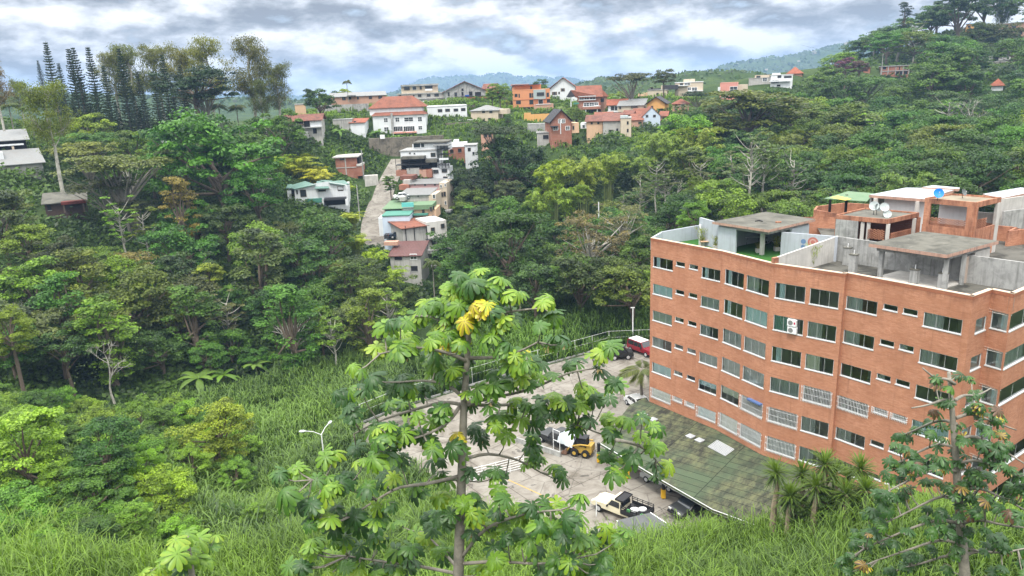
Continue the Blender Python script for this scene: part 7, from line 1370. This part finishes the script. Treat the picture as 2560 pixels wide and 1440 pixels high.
for a,b in zip(Fp[:-1],Fp[1:]):
    k=max(1,int(np.linalg.norm(b-a)/3))
    for i in range(k): q=a+(b-a)*i/k; z=g1(*q); m=MB(); m.tube([(*q,z-.2),(*q,2.2)],.035,5); m.build('post',FRAME,T)
    w.tube([(*a,2.15),(*b,2.15)],.02,4); w.tube([(*a,1.2),(*b,1.2)],.012,3)
w.build('wires',FRAME,T)
kb=MB()
for a,b in zip(Fp[:-1],Fp[1:]): d=b-a; kb.ob((*(a+(.15,-.5)),-.1),(*d,0),(0.02,.2,0),(0,0,.25))
tag(kb.build('kerb',CONC),'low kerb along the far yard edge','kerb',kind='structure')
for i,(p0,p1) in enumerate([((1225,1180),(1390,1255)),((1310,1140),(1200,1110))][:1]):
    a=np.array(pr(*p0,0));b=np.array(pr(*p1,0)); d=(b-a); q=np.array([-d[1],d[0]])/np.linalg.norm(d)*.12; m=MB(); m.q([(*a,.006),(*b,.006),(*(b+q),.006),(*(a+q),.006)]); tag(m.build('bay_line',pmat('faded_yellow',(0.42,0.28,0.08),.9,.5,3)),'faded yellow parking line on the yard','marking',kind='structure')
q=atz(1605,1015,0); pt=tree('palm',(q[0],q[1],0),1.0,(0.09,0.13,0.045),'drooping queen palm beside the brick building corner in the yard',var=1); 
dt=atd(1600,915,math.hypot(q[0],q[1])); pt.scale=(1.15,1.15,(dt[2]-0)/8.2)
# ---------------------------------------------------------------- things on the roof terrace
def dish(px,py,z,r,az_,col,label,zb):
    p=atz(px,py,z); T=thing('satellite_dish',label,'satellite dish',(p[0],p[1],zb),'satellite dishes on the roofs'); c=p; d=unit(np.array([math.sin(az_),-math.cos(az_),.45])); a=unit(np.cross(d,(0,0,1.)));b=np.cross(a,d); m=MB(); rings=[]
    for k in range(5):
        rr_=r*k/4; rings.append([c+a*rr_*math.cos(t*math.pi/8)+b*rr_*math.sin(t*math.pi/8)+d*(rr_*rr_/r*.35) for t in range(16)])
    for k in range(1,5):
        for t in range(16):
            l=(t+1)%16
            if k==1: m.q([rings[0][0],rings[1][t],rings[1][l]])
            else: m.q([rings[k-1][t],rings[k][t],rings[k][l],rings[k-1][l]])
    m.build('reflector',col,T,smooth=True); m=MB(); m.tube([(c[0],c[1],zb),c-d*.1],.03,6); m.build('mast',BLACK,T); m=MB(); m.tube([c-b*r*.9,c+d*r*.9],.018,5); m.tube([c+d*r*.85,c+d*r],.05,6); m.build('feed_arm',CONCL,T)
DG1=pmat('dish_grey',(0.45,0.5,0.5),.5,.1,3); DG2=pmat('dish_dark',(0.13,0.15,0.15),.5,.1,3); DB=pmat('dish_blue',(0.02,0.22,0.75),.4,.05,3)
dish(*z5(785,310),23.75,.48,-.5,DG1,'pale grey satellite dish, leftmost of the four on the stair room roof',22.86); dish(*z5(822,330),23.6,.40,.3,DG2,'dark mesh satellite dish between the two pale ones',22.86); dish(*z5(900,325),23.8,.46,-.1,DG1,'pale round satellite dish, third on the stair room roof',22.86); dish(*z5(940,405),23.15,.40,-.4,DG1,'whitish satellite dish on the front edge of the stair room roof',22.7)
dish(*z5(1545,160),25.55,.46,-.3,DB,'bright blue satellite dish on the brick tower roof',24.85); dish(*z5(1838,148),25.4,.36,.5,DG2,'small dark satellite dish on the brick tower roof',24.85)
def planter(px,py,col,label,h_,kind='reed',box=True):
    q=A2((px,py),FL+.1); g=np.random.default_rng(int(px)); T=thing('terrace_plant',label,'plant',(*q,FL)); pp=[]
    if kind=='reed':
        n_=170; a=g.uniform(0,6.28,n_); r=g.uniform(0,.9,n_)*h_*.5; z=g.uniform(.15,1,n_)*h_; C=np.c_[np.cos(a)*r*z/h_,np.sin(a)*r*z/h_,z]; V,F_=leaves(C,g.normal(size=(n_,3)),.55*np.ones(n_)*h_*.45,.12,np.c_[np.cos(a)*.4,np.sin(a)*.4,np.ones(n_)]); pp.append((V,F_,g.uniform(.2,.9,n_)))
    else:
        for k in range(9):
            a=k*2.4; d=np.array([math.cos(a),math.sin(a),.7]); V,F_=leaves(np.array([d*.45*h_]),np.array([[-d[0],-d[1],1.2]]),np.array([.9*h_]),.6,np.array([d])); pp.append((V,F_,[.3+.05*k]))
    c=link('foliage',leafmesh('planter_leaves',pp),T); c.color=(*col,1)
    if box: m=MB(); m.box(q[0]-.25,q[1]-.25,FL+.01,q[0]+.25,q[1]+.25,FL+.4); m.build('pot',CONCL,T)
z1=lambda x,y:(1600+x/4.8,560+y/4.8)
planter(*z1(740,250),(0.16,0.2,0.05),'tall thin potted bamboo by the first white terrace post',2.0); planter(*z1(905,290),(0.18,0.2,0.04),'short yellowish potted bamboo between the white terrace posts',1.4); planter(*z1(1010,270),(0.12,0.15,0.045),'bushy potted palm right of the second terrace post',2.2); planter(*z1(1420,330),(0.18,0.18,0.06),'slim potted plant at the pavilion column',1.0); planter(*z1(1640,310),(0.2,0.22,0.05),'yellow green potted bamboo before the mural wall, left one',1.6); planter(*z1(1750,290),(0.2,0.22,0.05),'yellow green potted bamboo before the mural wall, right one',1.6); planter(*z1(1850,250),(0.06,0.09,0.03),'dark potted shrub under the emblem wall',1.3)
planter(*z1(1835,485),(0.07,0.15,0.03),'broad leaved green plant sprouting by the divider wall',1.5,'b',False); planter(*z1(2060,505),(0.20,0.26,0.08),'fluffy pale grass tuft on the bare concrete terrace',2.1,box=False)
for i,(a,b) in enumerate(((z1(715,255),z1(735,0)),(z1(945,300),z1(950,0)),(z1(1710,235),z1(1715,70)))):
    q=A2(a,FL); m=MB(); m.box(q[0]-.09,q[1]-.09,FL,q[0]+.09,q[1]+.09,FL+2.3 if i<2 else FL+1.5); o=m.build('terrace_post',WHITEP); tag(o,['white square post, left one on the green terrace','white square post, right one on the green terrace','short white post by the mural wall'][i],'post')
q=A2(z1(810,262),FL); T=thing('low_table','low pale wooden table on the green terrace edge','table',(*q,FL)); m=MB(); m.box(q[0]-.8,q[1]-.4,FL+.5,q[0]+.8,q[1]+.4,FL+.56); m.build('tabletop',PE,T)
for a,b in ((-1,-1),(1,-1),(1,1),(-1,1)): m=MB(); m.box(q[0]+a*.7-.03,q[1]+b*.33-.03,FL,q[0]+a*.7+.03,q[1]+b*.33+.03,FL+.5); m.build('leg',BARK,T)
q=A2(z1(1350,240),FL); T=thing('work_table','white folding table with a dark motorbike like heap in the open pavilion','table',(*q,FL)); m=MB(); m.box(q[0]-.9,q[1]-.35,FL+.75,q[0]+.9,q[1]+.35,FL+.8); m.build('tabletop',WHITEP,T)
for a in (-.75,.75):
    m=MB(); m.tube([(q[0]+a,q[1]-.3,FL),(q[0]+a*.8,q[1]+.3,FL+.75)],.02,4); m.tube([(q[0]+a,q[1]+.3,FL),(q[0]+a*.8,q[1]-.3,FL+.75)],.02,4); m.build('leg',BLACK,T)
T['label']='white folding table standing in the open terrace pavilion'
q=A2(z1(1540,270),FL); T=thing('bicycle','dark bicycle leaning behind the pavilion column','bicycle',(*q,FL))
for x in (-.5,.5):
    m=MB(); c=np.array([q[0]+x,q[1]-x*.3,FL+.33]); m.tube([c+np.array([math.cos(t)*.33,-math.cos(t)*.1,math.sin(t)*.33]) for t in np.linspace(0,6.283,17)],.02,4,cap=False); m.build('wheel',TYRE,T)
m=MB(); P=lambda x,z:(q[0]+x,q[1]-x*.3,FL+z); m.tube([P(-.5,.33),P(-.2,.8),P(.35,.85),P(.5,.33)],.02,5); m.tube([P(-.5,.33),P(-.05,.33),P(.35,.85)],.02,5); m.tube([P(-.05,.33),P(-.2,.9)],.02,5); m.build('frame',RIM,T); m=MB(); m.box(q[0]-.32,q[1],FL+.9,q[0]-.1,q[1]+.12,FL+.95); m.build('saddle',BLACK,T)
# painted round emblem on the mural wall
ma=A2(z4(1010,345),22.3); mb_=A2(z4(1370,380),22.2); dm=unit(mb_-ma); nm_=np.array([dm[1],-dm[0]]); Lm=np.linalg.norm(mb_-ma)
def disc(f,z,r,mt,nm,o=.11):
    c=ma+dm*Lm*f+nm_*o; m=MB(); m.q([(c[0]+dm[0]*r*math.cos(t),c[1]+dm[1]*r*math.cos(t),z+r*math.sin(t)) for t in np.linspace(0,2*math.pi,24,endpoint=False)]); x=m.build(nm,mt,BT); return x
disc(.58,21.35,.50,pmat('emblem_red',(0.42,0.15,0.12),.8,.2,8),'wall_emblem',.112); disc(.58,21.35,.33,pmat('emblem_pink',(0.5,0.3,0.27),.8,.3,12),'wall_emblem',.118); disc(.58,21.35,.2,pmat('emblem_red',(0.42,0.15,0.12)),'wall_emblem',.124)
disc(.41,21.35,.24,pmat('emblem_blue',(0.12,0.2,0.34),.8,.2,8),'wall_emblem',.112); disc(.41,20.85,.2,pmat('emblem_blue',(0.12,0.2,0.34)),'wall_emblem',.112)
q=A2(z4(970,300),22.7); m=MB(); m.ob((q[0],q[1],22.71),(.55,-.1,0),(.05,.2,0),(0,0,.12)); tag(m.build('roof_brick',BRICK),'loose orange brick block on the terrace pavilion roof','brick')
q=A2(z4(840,292),22.7); m=MB(); m.tube([(q[0],q[1],22.74),(q[0]+.4,q[1]+.1,22.8),(q[0]+.7,q[1]-.2,22.74)],.06,5); tag(m.build('cable_coil',BLACK),'black cable bundle on the terrace pavilion roof','cable')
# twin air conditioners in the teal curtain window
O,t,nn,L=segframe(2)
for k,zz in enumerate((15.02,15.7)):
    u=2.25-.05*k; p=O[:2]+t*u+nn*.02; T=thing('air_conditioner',['lower air conditioner unit hung in the teal curtain window','upper air conditioner unit hung in the teal curtain window'][k],'air conditioner',(*p,zz),'air conditioners on the brick facade')
    m=MB(); face_rect(m,O,t,nn,u-.4,u+.4,zz,zz+.58,-.32,-.02); m.build('housing',WHITEP,T); c=O[:2]+t*(u-.1)+nn*.33; m=MB()
    m.q([(c[0]+t[0]*.22*math.cos(a),c[1]+t[1]*.22*math.cos(a),zz+.3+.22*math.sin(a)) for a in np.linspace(0,2*math.pi,20,endpoint=False)]); m.build('fan_grille',pmat('fan_grey',(0.2,0.2,0.2),.6,.1,3),T)
    c=O[:2]+t*u+nn*.331
    if k==1: m=MB(); face_rect(m,O,t,nn,u+.2,u+.34,zz+.2,zz+.4,-.328,-.321); m.build('red_badge',pmat('badge_red',(0.5,0.03,0.08),.5,.05,3),T)
O,t,nn,L=segframe(2); m=MB(); O4,t4_,n4,_=segframe(1); m=MB(); face_rect(m,O4,t4_,n4,4.4,6.1,7.42-.1,7.42+.05,-.35,-.0); m.build('blue_awning',pmat('awning_blue',(0.09,0.15,0.32),.7,.1,3),BT)
# ---------------------------------------------------------------- utility poles and wires
def upole(px,pyb,pyt,D,label,arm=True,mt=CONC):
    p=atd(px,pyb,D); q=atd(px,pyt,D); T=thing('utility_pole',label,'pole',tuple(p),'utility poles of the hillside'); m=MB(); m.tube([p-(0,0,3),(p[0],p[1],q[2])],[.17,.1],7); m.build('pole',mt,T)
    if arm: m=MB(); m.box(p[0]-1.0,p[1]-.06,q[2]-.5,p[0]+1.0,p[1]+.06,q[2]-.38); m.build('crossarm',BARK,T)
    return np.array([p[0],p[1],q[2]-.3])
u1=upole(2205,167,135,338,'utility pole with lamp beside the unfinished brick house'); u2=upole(2310,162,118,352,'leaning pale utility pole right of the unfinished brick house'); u3=upole(983,335,283,224,'grey utility pole standing against the white mansion',False); u4=upole(907,420,375,203,'thin utility pole by the grassy bank',False); u5=upole(897,520,462,172,'pale pole leaning beside the lane',False)
u6=upole(1497,555,505,140,'television aerial mast above the vines',True,FRAME)
T=thing('overhead_wires','overhead wires strung across the right hillside','wires',tuple(u1)); m=MB()
def sag(a,b,s,r=.03): m.tube([a+(b-a)*x-np.array([0,0,s*4*x*(1-x)]) for x in np.linspace(0,1,9)],r,3,cap=False)
sag(u1,u2,.8); sag(u2,atd(2480,150,370)+(0,0,6),1.2); sag(u1,atd(2000,165,330)+(0,0,8),1.0); m.build('wires',BLACK,T)
# ---------------------------------------------------------------- houses sprinkled over the far blue hills
g=np.random.default_rng(21); m=MB()
for i in range(420):
    D=g.uniform(950,2350); a=g.uniform(R_(-36),R_(36)); x,y=D*math.sin(a),D*math.cos(a); z=float(fullground(np.array([x]),np.array([y]))[0]); px,py=proj((x,y,z))
    if z<30 or (px<1400 and g.random()<.6): continue
    w=g.uniform(5,9); m.box(x-w/2,y-3,z-4,x+w/2,y+3,z+g.uniform(2.5,5))
o=m.build('hill_town',pmat('far_wall',(0.4,0.36,0.31),.9,.3,.02)); tag(o,'scattered tiny pale houses over the hazy far hills','town',kind='stuff')
gg=np.random.default_rng(5); n_=70000; D=np.exp(gg.uniform(math.log(400),math.log(4600),n_)); a=gg.uniform(R_(-40),R_(40),n_); x=D*np.sin(a);y=D*np.cos(a); z=fullground(x,y); k=z>25
C=np.c_[x,y,z+D*.0012][k]; Dk=D[k]; V1,F1=leaves(C,gg.normal(size=C.shape)*.5+np.array([0,-.6,.7]),Dk*.0055*gg.uniform(.5,1.3,len(C)),.8); o=link('far_forest',npmesh('far_forest',V1,F1,LEAF,np.clip(gg.normal(.4,.2,len(C)),0,1))); o.color=(0.045,0.085,0.03,1); tag(o,'far forest covering the distant ridges','forest',kind='stuff')
# ---------------------------------------------------------------- haze: pale air between here and the far ridges
hz=MB(); hz.box(-6000,-60,-60,6000,5300,150); o=hz.build('haze',None) if False else None
me=hz.mesh('haze',[]); o=link('haze',me); tag(o,'pale humid air over the valley','haze',kind='stuff')
hm=bpy.data.materials.new('haze_air'); hm.use_nodes=True; n=NT(hm.node_tree); pv=n('ShaderNodeVolumePrincipled',inp={'Color':(0.42,0.64,1.0,1),'Density':0.0002,'Anisotropy':0.0}); no=n('ShaderNodeOutputMaterial'); hm.node_tree.links.new(pv.outputs[0],no.inputs['Volume']); me.materials.append(hm); o.display_type='WIRE'
